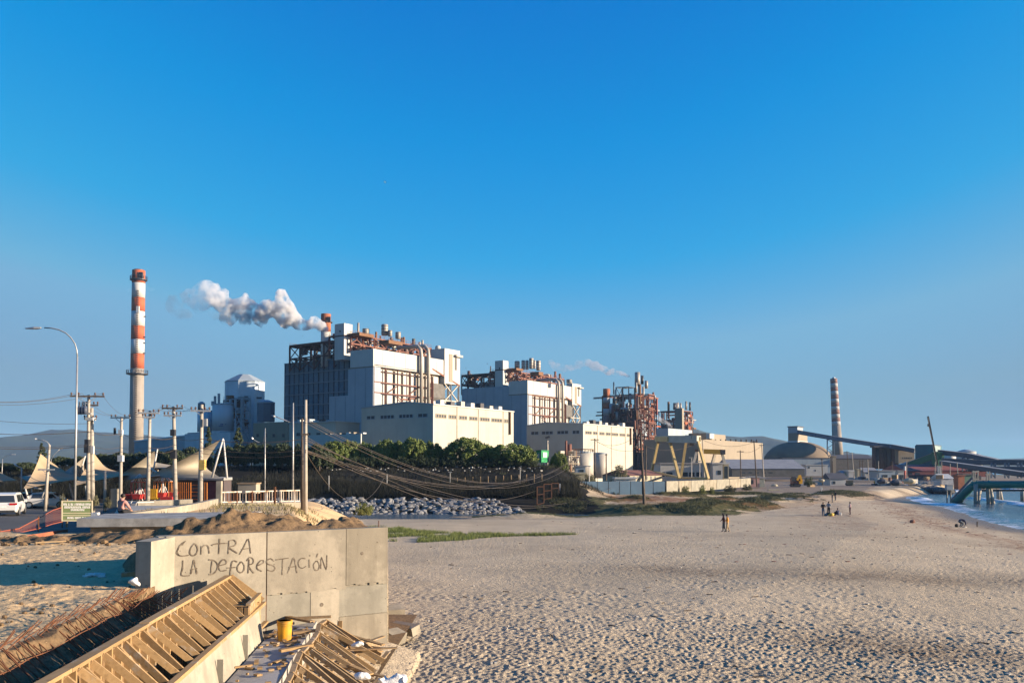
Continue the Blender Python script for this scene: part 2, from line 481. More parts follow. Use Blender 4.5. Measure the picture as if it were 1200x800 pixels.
# ------------------------------------------------------------------ terrain sheets
def fan():
    ys = [7.0]
    while ys[-1] < 430: ys.append(ys[-1] + min(max(0.045, ys[-1] ** 2 / 6500 * (0.62 if ys[-1] < 42 else 0.85)), 0.6 if ys[-1] < 190 else 1.6))
    ys = np.array(ys)
    ts = np.concatenate([np.linspace(-0.95, -0.62, 60, endpoint=False), np.linspace(-0.62, 0.62, 900, endpoint=False), np.linspace(0.62, 0.95, 60)])
    T, Y = np.meshgrid(ts, ys)
    X = T * Y
    Z = terrain(X, Y)
    s = shore_x(Y) - X
    le = land_edge(Y)
    sandy = (X > le + 0.2) & ((X > -2.4) | (Y > 22)) & (s > 3) & (Y < 108)
    amp = sandy * np.interp(Y, [8, 26, 40, 60, 108], [1, 1, 0.72, 0.45, 0.35]) * sst(3, 16, s) * (0.6 + 0.8 * fbm(X * 0.06, Y * 0.06, 77))
    foot = pits(X, Y, 0.185, 0.058, 101) * 0.034 * sst(33, 23, Y) + pits(X + 3.3, Y, 0.40, 0.105, 201) * (0.016 + 0.020 * sst(22, 32, Y)) * sst(.30, .58, fbm(X * .35, Y * .35, 207)) + (fbm(X * 2.6, Y * 2.6, 61, 3) - 0.5) * 0.05
    Z = Z + foot * amp
    # lumps in the dug earth
    earth = (X < -2.4) & (Y < 31) & (Z > 2.4)
    Z = Z + earth * ((fbm(X * 6, Y * 6, 63, 3) - 0.5) * 0.045 - 0.018 * np.clip(-pits(X, Y, 0.5, 0.16, 301), -0.3, 1) * 0.5)
    V = np.stack([X, Y, Z], -1).reshape(-1, 3)
    ny, nx = X.shape
    idx = np.arange(ny * nx).reshape(ny, nx)
    Q = np.stack([idx[:-1, :-1], idx[:-1, 1:], idx[1:, 1:], idx[1:, :-1]], -1).reshape(-1, 4)
    C = V[Q].mean(1)
    x, y, z = C[:, 0], C[:, 1], C[:, 2]
    jit = (fbm(x * 0.5, y * 0.5, 71) - 0.5) * 3
    lab = np.zeros(len(Q), int)
    lab[(y > 104 + jit * 2) & (x > -5)] = 6
    sc = shore_x(y) - x
    lab[(x - (26 + (y - 104) * 0.72) > jit * 2) & (y > 90)] = 0
    lab[(y > 90) & (sc < 22 + jit)] = 0
    lab[(y > 172 + jit) & (sc > 9 + jit)] = 7
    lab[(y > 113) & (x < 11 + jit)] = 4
    left = (x < land_edge(y)) & (y < 103) & (y > 20.5)
    lab[left] = 1
    lab[(x < -4.4) & (y < 21.8)] = 1
    lab[(x > earth_edge(y) - .15) & (x < -5.2) & (y < 18.9)] = 8
    lab[left & (y > 33) & (x < -17.2 - (y - 35) * 0.15)] = 2
    lab[left & (y > 60) & (y < 97) & (x < -22.5)] = 2
    lab[left & (y > 33) & (x < -17 - (y - 36) * 0.45)] = 3
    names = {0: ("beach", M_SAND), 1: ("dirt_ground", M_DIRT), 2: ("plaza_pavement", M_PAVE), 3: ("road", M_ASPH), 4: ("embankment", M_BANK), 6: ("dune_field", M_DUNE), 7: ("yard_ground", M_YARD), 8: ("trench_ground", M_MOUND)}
    wet = sst(-0.18, -0.48, V[:, 2]) * (V[:, 0] > 20) + 0.6 * sst(0.12, 0.0, V[:, 2]) * (V[:, 0] < 20) * (V[:, 1] > 95)
    sv = (shore_x(V[:, 1]) - V[:, 0])
    wr = np.exp(-((sv - 9.5 + (fbm(V[:, 0] * 0.2, V[:, 1] * 0.2, 83) - 0.5) * 6) / 2.2) ** 2) + 0.5 * np.exp(-((sv - 21) / 5) ** 2) * (V[:, 1] > 80)
    wr = np.where(V[:, 1] > 104, np.exp(-((V[:, 1] - 129) / 10) ** 2) * sst(10, 18, V[:, 0]) * sst(44, 34, V[:, 0]) * 1.1 + wr * (sv < 30), wr)
    veg = 0.55 * sst(105, 107, V[:, 1]) * sst(122, 114, V[:, 1]) * sst(34, 24, V[:, 0]) + 0.22 * sst(40, 25, V[:, 0]) + sst(106, 112, V[:, 1] + (fbm(V[:, 0] * .3, V[:, 1] * .3, 85) - .5) * 6) * np.clip(fbm(V[:, 0] * 0.11, V[:, 1] * 0.16, 21, 4) - 0.47, 0, 1) * 4.5 + 0.45 * np.exp(-((V[:, 1] - 166) / 7) ** 2)
    bx, by = V[:, 0], V[:, 1]
    grav = sum(a_ * np.exp(-((bx - x0) / rx) ** 2 - ((by - y0) / ry) ** 2) for x0, y0, rx, ry, a_ in ((11.4, 25.2, 3.6, 2.2, .95), (17.5, 43, 10, 3.2, .8), (8, 46, 4, 3, .5), (31, 46, 8, 2.5, .6), (6, 21.5, 3, 1.2, .5), (26, 72, 12, 4, .35), (2, 60, 5, 3, .3)))
    grav = np.clip(grav * (0.35 + 1.3 * fbm(bx * .5, by * .5, 87, 4)), 0, 1)
    veg = np.where((by < 103) | (bx > 26 + (by - 104) * .72), grav, veg)
    for k, (nm, m) in names.items():
        q = Q[lab == k]
        if not len(q): continue
        u, inv = np.unique(q, return_inverse=True)
        o = raw_mesh(nm, V[u], inv.reshape(-1, 4), m, 'structure')
        if k in (0, 6):
            ca = o.data.color_attributes.new("mask", 'FLOAT_COLOR', 'POINT')
            a = np.stack([wet[u], np.clip(wr[u], 0, 1), np.clip(veg[u], 0, 1), np.ones(len(u))], -1).astype(np.float32)
            ca.data.foreach_set("color", a.ravel())
fan()
g = MB()
g.quad((-9000, 425, 0.85), (300, 425, 0.85), (300, 9000, 0.85), (-9000, 9000, 0.85))
g.quad((-9000, -300, -1.4), (-6, -300, -1.4), (-6, 425, -1.4), (-9000, 425, -1.4))
g.quad((-6, -300, -1.6), (9000, -300, -1.6), (9000, 60, -1.6), (-6, 60, -1.6))
tag(g.build("ground", M_FARLAND, org=(0, 0, 0)), kind='structure')

# ------------------------------------------------------------------ water
def water_mat(name, deep, wave, foam):
    t = NT(name)
    n1 = t.bump(t.noise(wave, 4, 0.6, stretch=(0.6, 1.4, 1)), 0.7, 0.10)
    n2 = t.bump(t.noise(wave * 5, 3, 0.6), 0.5, 0.03, n1)
    col = deep
    if foam:
        a = t.n("Attribute", attribute_name="foam"); s = t.n("SeparateColor"); t.l(a.outputs["Color"], s.inputs[0])
        v = t.n("Math", operation='ADD'); t.l(s.outputs[0], v.inputs[0]); t.l(t.noise(0.8, 6, 0.75), v.inputs[1])
        f = t.ramp(v.outputs[0], [(0.80, 0), (0.98, 1)])
        col = t.mix(f, deep, (0.72, 0.74, 0.76))
    b = t.bsdf(col, 0.22, 0, n2, 0.5, IOR=1.33)
    if foam:
        r = t.n("MapRange"); t.l(f, r.inputs[0]); r.inputs[3].default_value = 0.2; r.inputs[4].default_value = 0.8; t.l(r.outputs[0], b.inputs["Roughness"])
    return t.m
M_SEA = water_mat("sea_water", (0.05, 0.085, 0.115), 0.5, True)
M_RIVER = water_mat("river_water", (0.025, 0.045, 0.06), 1.2, False)
def sea():
    ys = np.concatenate([np.arange(30, 130, 0.5), np.arange(130, 290, 0.7)])
    ss = np.arange(-8, 190, 0.55)                                   # metres out from the shoreline
    S, Y = np.meshgrid(ss, ys)
    X = shore_x(np.minimum(Y, 236)) + S - 2
    d = np.minimum(S, 262 - Y)                                      # distance from any shore
    ph = S * 0.42 + (fbm(X * 0.05, Y * 0.03, 91) - 0.5) * 7
    swell = np.sin(ph) * 0.5 + 0.5
    crest = swell ** 5
    br = np.exp(-((d - 14) / 13) ** 2)
    Z = -0.6 + crest * 0.38 * (0.25 + br) * sst(0, 5, d) + (fbm(X * 0.5, Y * 0.5, 93) - 0.5) * 0.12
    gap = sst(0.38, 0.6, fbm(X * 0.045 + 7, Y * 0.03, 95, 3))
    foam = np.clip(crest * br * gap * 0.62 + 0.30 * np.exp(-(d / 5) ** 2) + 0.15 * br, 0, 1)
    V = np.stack([X, Y, Z], -1).reshape(-1, 3)
    ny, nx = X.shape; idx = np.arange(ny * nx).reshape(ny, nx)
    Q = np.stack([idx[:-1, :-1], idx[:-1, 1:], idx[1:, 1:], idx[1:, :-1]], -1).reshape(-1, 4)
    o = raw_mesh("sea", V, Q, M_SEA, 'structure')
    ca = o.data.color_attributes.new("foam", 'FLOAT_COLOR', 'POINT')
    f = foam.reshape(-1); ca.data.foreach_set("color", np.stack([f, f, f, np.ones_like(f)], -1).astype(np.float32).ravel())
    w = MB(); w.quad((-5, 20, -0.85), (9000, 20, -0.85), (9000, 9000, -0.85), (-5, 9000, -0.85))
    tag(w.build("open_sea", water_mat("open_sea_water", (0.045, 0.10, 0.15), 0.3, False), org=(0, 0, 0)), kind='structure')
sea()
w = MB(); w.quad((-140, 98, 0.0), (16, 98, 0.0), (16, 118, 0.0), (-140, 118, 0.0))
tag(w.build("river_water", M_RIVER), kind='structure')

# ------------------------------------------------------------------ far hills
M_HILL = mat("hill_scrub", (0.02, 0.035, 0.03), (0.035, 0.05, 0.035), 0.006, 0.95)
def hills(name, ridge, Y, depth, seed):
    px = np.array([p[0] for p in ridge], float); py = np.array([p[1] for p in ridge], float)
    X0, X1 = (px[0] - 600) / F * Y, (px[-1] - 600) / F * Y
    xs = np.linspace(X0, X1, 160)
    pp = xs / Y * F + 600
    hz = 6.5 + (HORIZON - np.interp(pp, px, py)) / F * Y
    hz = hz + (fbm(xs * 0.012, xs * 0, seed, 4) - 0.5) * 0.10 * (hz - 1)
    rows = np.linspace(-1, 1, 25)
    V = []
    for r in rows:
        yy = Y + r * depth
        prof = max(0.0, 1 - abs(r)) ** 0.9
        bum = (fbm(xs * 0.006, np.full_like(xs, yy) * 0.006, seed + 3, 5) - 0.5) * 0.9
        z = 0.2 + (hz - 0.2) * np.clip(prof + bum * (1 - abs(r)) * abs(r) * 2, 0, 1.0)
        V.append(np.stack([xs, np.full_like(xs, yy), z], -1))
    V = np.array(V); ny, nx = V.shape[:2]; idx = np.arange(ny * nx).reshape(ny, nx)
    Q = np.stack([idx[:-1, :-1], idx[:-1, 1:], idx[1:, 1:], idx[1:, :-1]], -1).reshape(-1, 4)
    raw_mesh(name, V.reshape(-1, 3), Q, M_HILL, 'structure')
hills("hills", [(-200, 512), (-40, 516), (0, 514), (25, 511), (45, 507), (60, 503), (85, 503), (110, 506), (140, 507), (170, 509), (240, 516), (330, 522), (430, 535), (500, 545)], 2600, 700, 5)
hills("hills", [(700, 530), (760, 512), (800, 499), (812, 500), (825, 505), (845, 510), (870, 512), (895, 511), (915, 515), (930, 519), (955, 526), (985, 529), (1020, 534), (1060, 538), (1100, 543)], 2300, 600, 15)
hills("hills", [(1120, 544), (1150, 540), (1168, 537.5), (1200, 536.5), (1260, 535), (1400, 537), (1500, 545)], 3200, 500, 25)
# ------------------------------------------------------------------ concrete wall with the painted words
def conc(name, c, c2, holes=True, streak=0.25):
    t = NT(name)
    col = t.mix(t.ramp(t.noise(1.1, 6, 0.65), [(0.42, 0), (0.58, 1)]), c, c2)
    col = t.mix(t.ramp(t.noise(0.55, 5, 0.7), [(0.52, 0), (0.60, 0.45)]), col, tuple(x * 0.8 for x in c2))
    col = t.mix(t.ramp(t.noise(2.6, 4, 0.6, stretch=(1, 1, 0.12)), [(0.46, 0), (0.66, streak)]), col, tuple(x * 0.5 for x in c2))
    col = t.mix(t.ramp(t.noise(9, 5, 0.7), [(0.5, 0), (0.7, 0.35)]), col, tuple(x * 0.6 for x in c))
    h = t.noise(30, 5, 0.7)
    nrm = t.bump(h, 0.35, 0.012)
    if holes:
        v = t.n("TexVoronoi", i_Scale=7.0); t.l(t.pos(), v.inputs["Vector"])
        hole = t.ramp(v.outputs["Distance"], [(0.05, 0.0), (0.10, 1.0)])
        pick = t.ramp(t.noise(3.0, 2), [(0.50, 1.0), (0.56, 0.0)])
        mx = t.n("Math", operation='MAXIMUM'); t.l(hole, mx.inputs[0]); t.l(pick, mx.inputs[1])
        col = t.mix(mx.outputs[0], tuple(x * 0.35 for x in c), col)
        nrm = t.bump(mx.outputs[0], 0.7, 0.02, nrm)
    t.bsdf(col, 0.88, 0, nrm, 0.2)
    return t.m
M_CONC = conc("wall_concrete", (0.285, 0.25, 0.195), (0.225, 0.198, 0.155))
M_CONC_PALE = conc("pale_concrete", (0.325, 0.287, 0.225), (0.26, 0.23, 0.18))
M_CONC_GREY = conc("grey_concrete", (0.255, 0.235, 0.19), (0.205, 0.19, 0.155))
M_CONC_STAIN = conc("stained_concrete", (0.285, 0.25, 0.193), (0.215, 0.188, 0.145), streak=0.5)
M_SLAB = conc("slab_concrete", (0.33, 0.31, 0.285), (0.25, 0.235, 0.215), False, 0.0)
M_LEDGE = conc("ledge_concrete", (0.34, 0.33, 0.31), (0.25, 0.24, 0.225), False, 0.3)
M_CHAR = mat("charcoal_paint", (0.085, 0.066, 0.05), (0.20, 0.165, 0.125), 11, 0.95, lo=0.42, hi=0.66)
M_RUST = mat("rust", (0.15, 0.065, 0.03), (0.09, 0.04, 0.022), 8, 0.9, bump=0.3, bscale=60)
WALL_TOP = 4.95
def wall_pt(px, py, off=0.0):
    """photo pixel -> point on the wall's front plane"""
    d = ray(px, py)
    n2 = (-WB[0], -WB[1])
    k = (PL[0] * WB[0] + PL[1] * WB[1] - off) / (d.x * WB[0] + d.y * WB[1])
    return Vector((d.x * k, d.y * k, CAM_H + d.z * k))
def wall_uz(px, py):
    p = wall_pt(px, py)
    return ((p.x - PL[0]) * WD[0] + (p.y - PL[1]) * WD[1], p.z)
WLEN = float(np.linalg.norm(PR - PL))
def WP(u, n, z):                # u along the wall, n out of the front face
    return Vector((PL[0] + WD[0] * u - WB[0] * n, PL[1] + WD[1] * u - WB[1] * n, z))
def wbox(mb, u0, u1, n0, n1, z0, z1):
    return mb.hexa([WP(u0, n1, z0), WP(u1, n1, z0), WP(u1, n0, z0), WP(u0, n0, z0), WP(u0, n1, z1), WP(u1, n1, z1), WP(u1, n0, z1), WP(u0, n0, z1)])
seawall = thing("concrete_wall", "long pale concrete retaining wall with painted words beside the beach", "wall", (PL[0], PL[1], 1.3))
wbox(MB(), -0.15, WLEN - 0.012, -0.42, -0.03, 1.2, WALL_TOP - 0.004).build("core", M_CONC, seawall)
u1 = wall_uz(312.5, 660)[0]; u2 = wall_uz(405.5, 660)[0]; u3 = wall_uz(364, 700)[0]; u4 = wall_uz(397.5, 700)[0]
def wall_panel(m, ua, ub, za, zb, prou=0.0, rag=0.0):
    """one shutter panel of the pour; rag gives the ragged cold joint along the lower edge"""
    b = MB(); n = max(2, int((ub - ua) / 0.12)) if rag else 1
    for i in range(n):
        a0, a1 = ua + (ub - ua) * i / n, ua + (ub - ua) * (i + 1) / n
        za_ = za + (rnd.uniform(-rag, rag) if rag else 0)
        wbox(b, a0, a1, -0.03, prou, za_, zb)
    return b.build("panel", m, seawall)
zj1 = wall_uz(340, 694)[1]; zj2 = wall_uz(380, 689)[1]; zj3 = wall_uz(430, 684)[1]
zk = wall_uz(430, 719)[1]
wall_panel(M_CONC_PALE, 0, u1 - 0.012, 1.2, WALL_TOP)
wall_panel(M_CONC, u1 + 0.012, u2 - 0.006, zj1, WALL_TOP - 0.002, 0.004, 0.035)
wall_panel(M_CONC_STAIN, u2 + 0.006, WLEN, zj3, WALL_TOP, 0.006, 0.035)
wall_panel(M_CONC_GREY, u1 + 0.012, u3, 1.2, zj1 - 0.03, -0.008)
wall_panel(M_CONC_PALE, u3 + 0.002, u4, 1.2, zj2 - 0.03, 0.002)
wall_panel(M_CONC_GREY, u4 + 0.002, WLEN, zk, zj3 - 0.03, -0.006)
wall_panel(M_CONC_STAIN, u4 + 0.002, WLEN, 1.2, zk - 0.012, 0.010, 0.0)
b = MB(); wbox(b, u1 - 0.012, u1 + 0.012, -0.03, -0.012, 1.2, WALL_TOP - 0.01); b.build("joint_strip", M_RUST, seawall)
for px, py, s in ((377, 708, 0.055), (424, 648, 0.05), (197, 663, 0.02), (442, 635, 0.02), (441, 652, 0.02)):      # tie holes
    p = wall_pt(px, py); b = MB(); c = WP((p.x - PL[0]) * WD[0] + (p.y - PL[1]) * WD[1], 0.002, p.z)
    dn = Vector((-WB[0], -WB[1], 0))
    b.tube(c - dn * 0.01, c + dn * 0.009, s, s * 0.8, 8); b.build("tie_hole", M_CHAR, seawall)
# end pier that stands forward of the wall
pier = MB()
pa, pb = Vector((-7.78, 17.72, 0)), Vector((-7.44, 17.66, 0))
pc, pd = Vector((-7.40, 18.80, 0)), Vector((-7.82, 18.72, 0))
pier.prism([(p.x, p.y) for p in (pa, pb, pc, pd)], 3.0, WALL_TOP - 0.02); pier.build("end_pier", M_CONC_PALE, seawall)
# short wing running back from the seaward end
ret = MB(); ret.prism([(-3.13, 21.52), (-3.12 - 0.36, 21.52), (-3.75, 22.9), (-3.42, 22.9)], 0.6, [WALL_TOP - 0.03, WALL_TOP - 0.03, 4.75, 4.75])
ret.build("return_wing", M_CONC, seawall)
b = MB(); e = WP(WLEN - 0.16, -0.2, WALL_TOP); b.tube(e, e + Vector((0, 0, 0.16)), 0.012, n=5); b.build("rebar_stub", M_RUST, seawall)

# the painted words: brush strokes traced as polylines, laid 2 mm proud of the face
ZX, ZY = lambda a: 150 + a / 5.0, lambda a: 600 + a / 5.0
STROKES = {
 "C": [[(338, 168), (312, 186), (298, 205), (290, 230), (296, 248), (318, 255), (356, 250)], [(296, 212), (286, 236), (300, 252)], [(330, 172), (318, 192)]],
 "O": [[(388, 184), (370, 205), (362, 232), (370, 250), (388, 252), (404, 236), (408, 210), (398, 188), (385, 182)]],
 "N": [[(430, 196), (428, 246)], [(428, 212), (446, 194), (462, 192), (472, 204), (477, 240)]],
 "T": [[(538, 153), (532, 243)], [(488, 192), (520, 183), (582, 180)]],
 "R": [[(592, 164), (588, 243)], [(590, 168), (614, 160), (632, 172), (628, 192), (594, 206), (640, 238)]],
 "A": [[(654, 246), (682, 196), (706, 154), (719, 240)], [(664, 216), (717, 209)]],
 "L": [[(322, 280), (320, 328), (313, 368), (362, 369)]],
 "A2": [[(368, 361), (380, 306), (386, 277), (396, 320), (405, 360)], [(366, 336), (406, 327)]],
 "D": [[(492, 284), (486, 356)], [(472, 276), (506, 282), (525, 304), (522, 334), (498, 360), (474, 362)]],
 "e": [[(532, 312), (572, 301), (577, 286), (560, 275), (543, 288), (531, 316), (544, 342), (578, 337)]],
 "f": [[(640, 290), (618, 282), (606, 304), (598, 366)], [(580, 325), (632, 321)]],
 "o": [[(664, 288), (644, 312), (642, 338), (660, 352), (678, 340), (682, 312), (668, 290), (656, 292)]],
 "R2": [[(710, 274), (704, 356)], [(696, 284), (714, 262), (734, 274), (732, 298), (706, 312), (738, 355)]],
 "e2": [[(756, 312), (792, 296), (792, 280), (774, 284), (757, 308), (758, 330), (784, 344)]],
 "S": [[(856, 286), (834, 270), (814, 284), (818, 302), (848, 310), (862, 326), (846, 344), (814, 336)]],
 "T2": [[(864, 277), (941, 267)], [(906, 274), (903, 366)]],
 "A3": [[(934, 356), (956, 300), (970, 264), (982, 310), (989, 355)], [(940, 322), (986, 315)]],
 "C2": [[(1036, 268), (1012, 270), (998, 290), (1002, 316), (1022, 326), (1043, 314)], [(1040, 270), (1020, 268)]],
 "I": [[(1062, 274), (1063, 322)], [(1064, 250), (1068, 256)]],
 "O2": [[(1102, 284), (1086, 308), (1096, 336), (1114, 336), (1121, 310), (1110, 286), (1098, 286)], [(1104, 262), (1112, 240)]],
 "N2": [[(1130, 330), (1133, 262), (1161, 336), (1165, 250)]],
}
letters = MB()
def smooth_line(pts, k=3):
    out = []
    for i in range(len(pts) - 1):
        p0, p1, p2, p3 = pts[max(i - 1, 0)], pts[i], pts[i + 1], pts[min(i + 2, len(pts) - 1)]
        for j in range(k):
            t = j / k
            out.append(tuple(0.5 * (2 * p1[c] + (p2[c] - p0[c]) * t + (2 * p0[c] - 5 * p1[c] + 4 * p2[c] - p3[c]) * t * t + (3 * p1[c] - p0[c] - 3 * p2[c] + p3[c]) * t ** 3) for c in (0, 1)))
    return out + [pts[-1]]
def stroke(mb, uz, w):
    n = len(uz); L = []
    for i, (u, z) in enumerate(uz):
        a, c = uz[max(i - 1, 0)], uz[min(i + 1, n - 1)]
        dx, dz = c[0] - a[0], c[1] - a[1]; l = math.hypot(dx, dz) or 1
        ww = w * rnd.uniform(0.75, 1.25)
        L.append((WP(u - dz / l * ww, 0.012, z + dx / l * ww), WP(u + dz / l * ww, 0.012, z - dx / l * ww)))
    for i in range(n - 1): mb.quad(L[i][1], L[i + 1][1], L[i + 1][0], L[i][0])
for k, strokes in STROKES.items():
    for st in strokes:
        stroke(letters, [wall_uz(ZX(x), ZY(y)) for x, y in (smooth_line(st) if len(st) > 2 else st)], 0.0125)
letters.build("painted_lettering", M_CHAR, seawall)

# dug earth heaped on and behind the wall
def heap(name, x0, x1, y0, y1, fn, m, step, label=None):
    xs = np.arange(x0, x1, step); ys = np.arange(y0, y1, step)
    X, Y = np.meshgrid(xs, ys); Z = fn(X, Y)
    V = np.stack([X, Y, Z], -1).reshape(-1, 3); ny, nx = X.shape; idx = np.arange(ny * nx).reshape(ny, nx)
    Q = np.stack([idx[:-1, :-1], idx[:-1, 1:], idx[1:, 1:], idx[1:, :-1]], -1).reshape(-1, 4)
    gnd = terrain(V[:, 0], V[:, 1]) - 0.35
    Q = Q[(V[Q][:, :, 2] > gnd[Q]).any(1)]
    u, inv = np.unique(Q, return_inverse=True)
    return raw_mesh(name, V[u], inv.reshape(-1, 4), m, 'structure')
def mound_z(X, Y):
    U = (X - PL[0]) * WD[0] + (Y - PL[1]) * WD[1]; N = (X - PL[0]) * WB[0] + (Y - PL[1]) * WB[1]
    ridge = np.interp(U, [-2.2, -0.55, 0.2, 0.9, 1.6, 2.1, 2.6, 3.2, 3.8, 4.4, 4.9, 5.4], [3.6, 4.5, 5.02, 5.24, 5.36, 5.34, 5.30, 5.18, 5.15, 5.20, 5.08, 4.2])
    prof = np.where(N < 1.0, np.interp(N, [0.02, 0.40, 1.0], [4.86, 4.93, 5.0]) - 5.0, 0)
    crest = np.clip(1 - np.abs(N - 1.15) / 1.05, 0, 1) ** 0.8
    base = np.where(N < 1.1, 4.88, 4.88 - (N - 1.1) * 0.2) - 1.6 * sst(0.1, -1.3, U)
    z = base + (ridge - 4.9) * crest
    lump = (fbm(X * 2.2, Y * 2.2, 401, 5) - 0.5) * 0.34 + (fbm(X * 7, Y * 7, 405, 3) - 0.5) * 0.16
    z = z + lump * np.clip(N - 0.12, 0, 0.5) * 2 * (0.45 + crest)
    z = np.where(((N < 0.05) & (U > -0.3)) | (U > WLEN - 0.1), 2.0, z)
    z = np.where(U < -1.4, 2.0, z)
    return np.where(N > 4.5, z - (N - 4.5) * 0.5, z)
heap("dirt_mound", -10.5, -2.8, 18.0, 26.0, mound_z, M_MOUND, 0.055)

def berm_z(X, Y):
    c = np.interp(X, [-20, -17, -13, -9, -8], [3.9, 4.12, 4.26, 4.3, 3.9]) + (fbm(X * 1.6, Y * 1.6, 431, 4) - .5) * .5
    return 3.7 + (c - 3.7) * np.clip(1 - np.abs(Y - 28.6) / 1.7, 0, 1) ** .6 + (fbm(X * 6, Y * 6, 435, 3) - .5) * .12
heap("shade_berm", -20.5, -8.5, 26.6, 30.6, berm_z, M_MOUND, 0.07)  # added heap; its dark soil and lumps make the shaded band before the ledge
# ------------------------------------------------------------------ stair formwork in fresh timber
def wood(name, c, c2):
    t = NT(name)
    g = t.noise(3.0, 4, 0.6, t.obj(), stretch=(7, 0.6, 7), dist=0.6)
    col = t.mix(t.ramp(g, [(0.35, 0), (0.7, 1)]), c, c2)
    oi = t.n("ObjectInfo")
    col = t.mix(t.ramp(oi.outputs["Random"], [(0.0, 0.0), (1.0, 0.45)]), col, tuple(x * 0.62 for x in c2))
    col = t.mix(t.ramp(t.noise(9, 3, 0.6), [(0.6, 0), (0.72, 0.5)]), col, tuple(x * 0.5 for x in c2))
    col = t.mix(t.ramp(t.noise(2.3, 6, 0.72), [(0.56, 0), (0.66, 0.55)]), col, (0.34, 0.32, 0.285))
    t.bsdf(col, 0.8, 0, t.bump(g, 0.35, 0.006), 0.2)
    return t.m
M_PINE = wood("fresh_pine", (0.36, 0.235, 0.115), (0.28, 0.175, 0.08))
M_PLY = wood("shutter_board", (0.22, 0.135, 0.068), (0.15, 0.095, 0.05))
M_OLDWOOD = wood("weathered_board", (0.30, 0.205, 0.115), (0.22, 0.155, 0.09))
FA, FB = Vector((-5.02, 7.4, 0)), Vector((-6.28, 19.0, 0))
FD = (FB - FA).normalized(); FR = Vector((FD.y, -FD.x, 0))
FL = (FB - FA).length
def FP(s, r, z): 
    p = FA + FD * s + FR * r
    return Vector((p.x, p.y, z))
form = thing("stair_formwork", "long timber formwork of studs and diagonal braces beside the rebar trench", "formwork", FP(FL / 2, 0, 3.0))
ZT, ZB = 4.06, 3.46
def tilt(s): return 0.0
nseg = 4
for i in range(nseg):
    a, c = FL * i / nseg, FL * (i + 1) / nseg
    MB().beam(FP(a + 0.008, 0, ZT + rnd.uniform(-.012, .012)), FP(c - 0.008, 0, ZT + rnd.uniform(-.012, .012)), 0.15, 0.05).build("top_rail", M_PINE, form)
    MB().beam(FP(a + 0.006, 0.77, ZB + rnd.uniform(-.01, .01)), FP(c - 0.006, 0.77, ZB + rnd.uniform(-.01, .01)), 0.10, 0.065).build("bottom_rail", M_PINE, form)
s = 0.15
i = 0
while s < FL - 0.1:
    MB().beam(FP(s, 0.035, 2.9), FP(s, 0.035, ZT - 0.027), 0.045, 0.085, up=FR).build("stud", M_PINE, form)
    if s > 0.5:
        q = s + rnd.uniform(-0.05, 0.25)
        MB().beam(FP(s + 0.05, 0.085, ZT - 0.05), FP(q, 0.735, ZB - 0.06), 0.042, 0.095).build("brace", M_PINE, form)
        if i % 3 == 1:
            MB().beam(FP(s + 0.20, 0.085, ZT - 0.08), FP(q + 0.05, 0.70, ZB - 0.13), 0.04, 0.09).build("brace", M_PINE, form)
    s += rnd.uniform(0.37, 0.44); i += 1
s = 0.0
while s < FL - 0.05:
    w_ = rnd.uniform(0.16, 0.24)
    MB().hexa([FP(s, -0.03, 2.9), FP(s + w_ - 0.012, -0.03, 2.9), FP(s + w_ - 0.012, -0.008, 2.9), FP(s, -0.008, 2.9),
               FP(s, -0.03, ZT - 0.03), FP(s + w_ - 0.012, -0.03, ZT - 0.03), FP(s + w_ - 0.012, -0.008, ZT - 0.03), FP(s, -0.008, ZT - 0.03)]).build("shutter_board", M_PLY, form)
    s += w_
for i in range(14):
    s0 = rnd.uniform(1, FL - 0.4)
    MB().beam(FP(s0, rnd.uniform(0.1, 0.3), 3.08), FP(s0 + rnd.uniform(-.3, .3), rnd.uniform(0.5, 0.68), 3.1), 0.07, 0.03).build("offcut", M_OLDWOOD, form)
MB().beam(FP(FL - 0.05, 0.05, ZT - 0.02), FP(FL + 0.1, 0.72, ZB + 0.02), 0.045, 0.14).build("end_board", M_PINE, form)
MB().beam(FP(FL - 1.0, 0.15, ZB - 0.05), FP(FL - 0.7, 0.80, ZB + 0.10), 0.09, 0.05).build("cross_piece", M_PINE, form)
# curb block the formwork leans on
curb = thing("concrete_curb", "pale concrete curb block under the timber formwork", "curb", FP(FL / 2, 0.9, 2.6))
cb = MB(); cb.hexa([FP(-0.3, 0.66, 2.4), FP(-0.3, 1.02, 2.4), FP(FL - 0.9, 1.02, 2.4), FP(FL - 0.9, 0.66, 2.4), FP(-0.3, 0.66, ZB - 0.035), FP(-0.3, 0.82, ZB - 0.035), FP(FL - 0.9, 0.82, ZB - 0.035), FP(FL - 0.9, 0.66, ZB - 0.035)])
cb.build("block", M_CONC_PALE, curb)
for i in range(5):
    a = 0.6 + i * 2.05
    MB().beam(FP(a, 0.935, 3.05), FP(a + 0.012, 0.935, 3.05), 0.10, 0.5).build("shutter_joint", M_CONC_GREY, curb)
sl = thing("concrete_slab", "flat dusty concrete stair landing scattered with timber offcuts", "slab", (-4.4, 14, 2.4))
SLZ = 2.85
edge = lambda y: -3.94 - (y - 14.3) * 0.108
MB().prism([(FP(-0.3, 0.98, 0).x, 7.0), (edge(7.0), 7.0), (edge(20.2), 20.2), (FP(FL, 0.98, 0).x, 19.2)], 2.35, SLZ).build("deck", M_SLAB, sl)
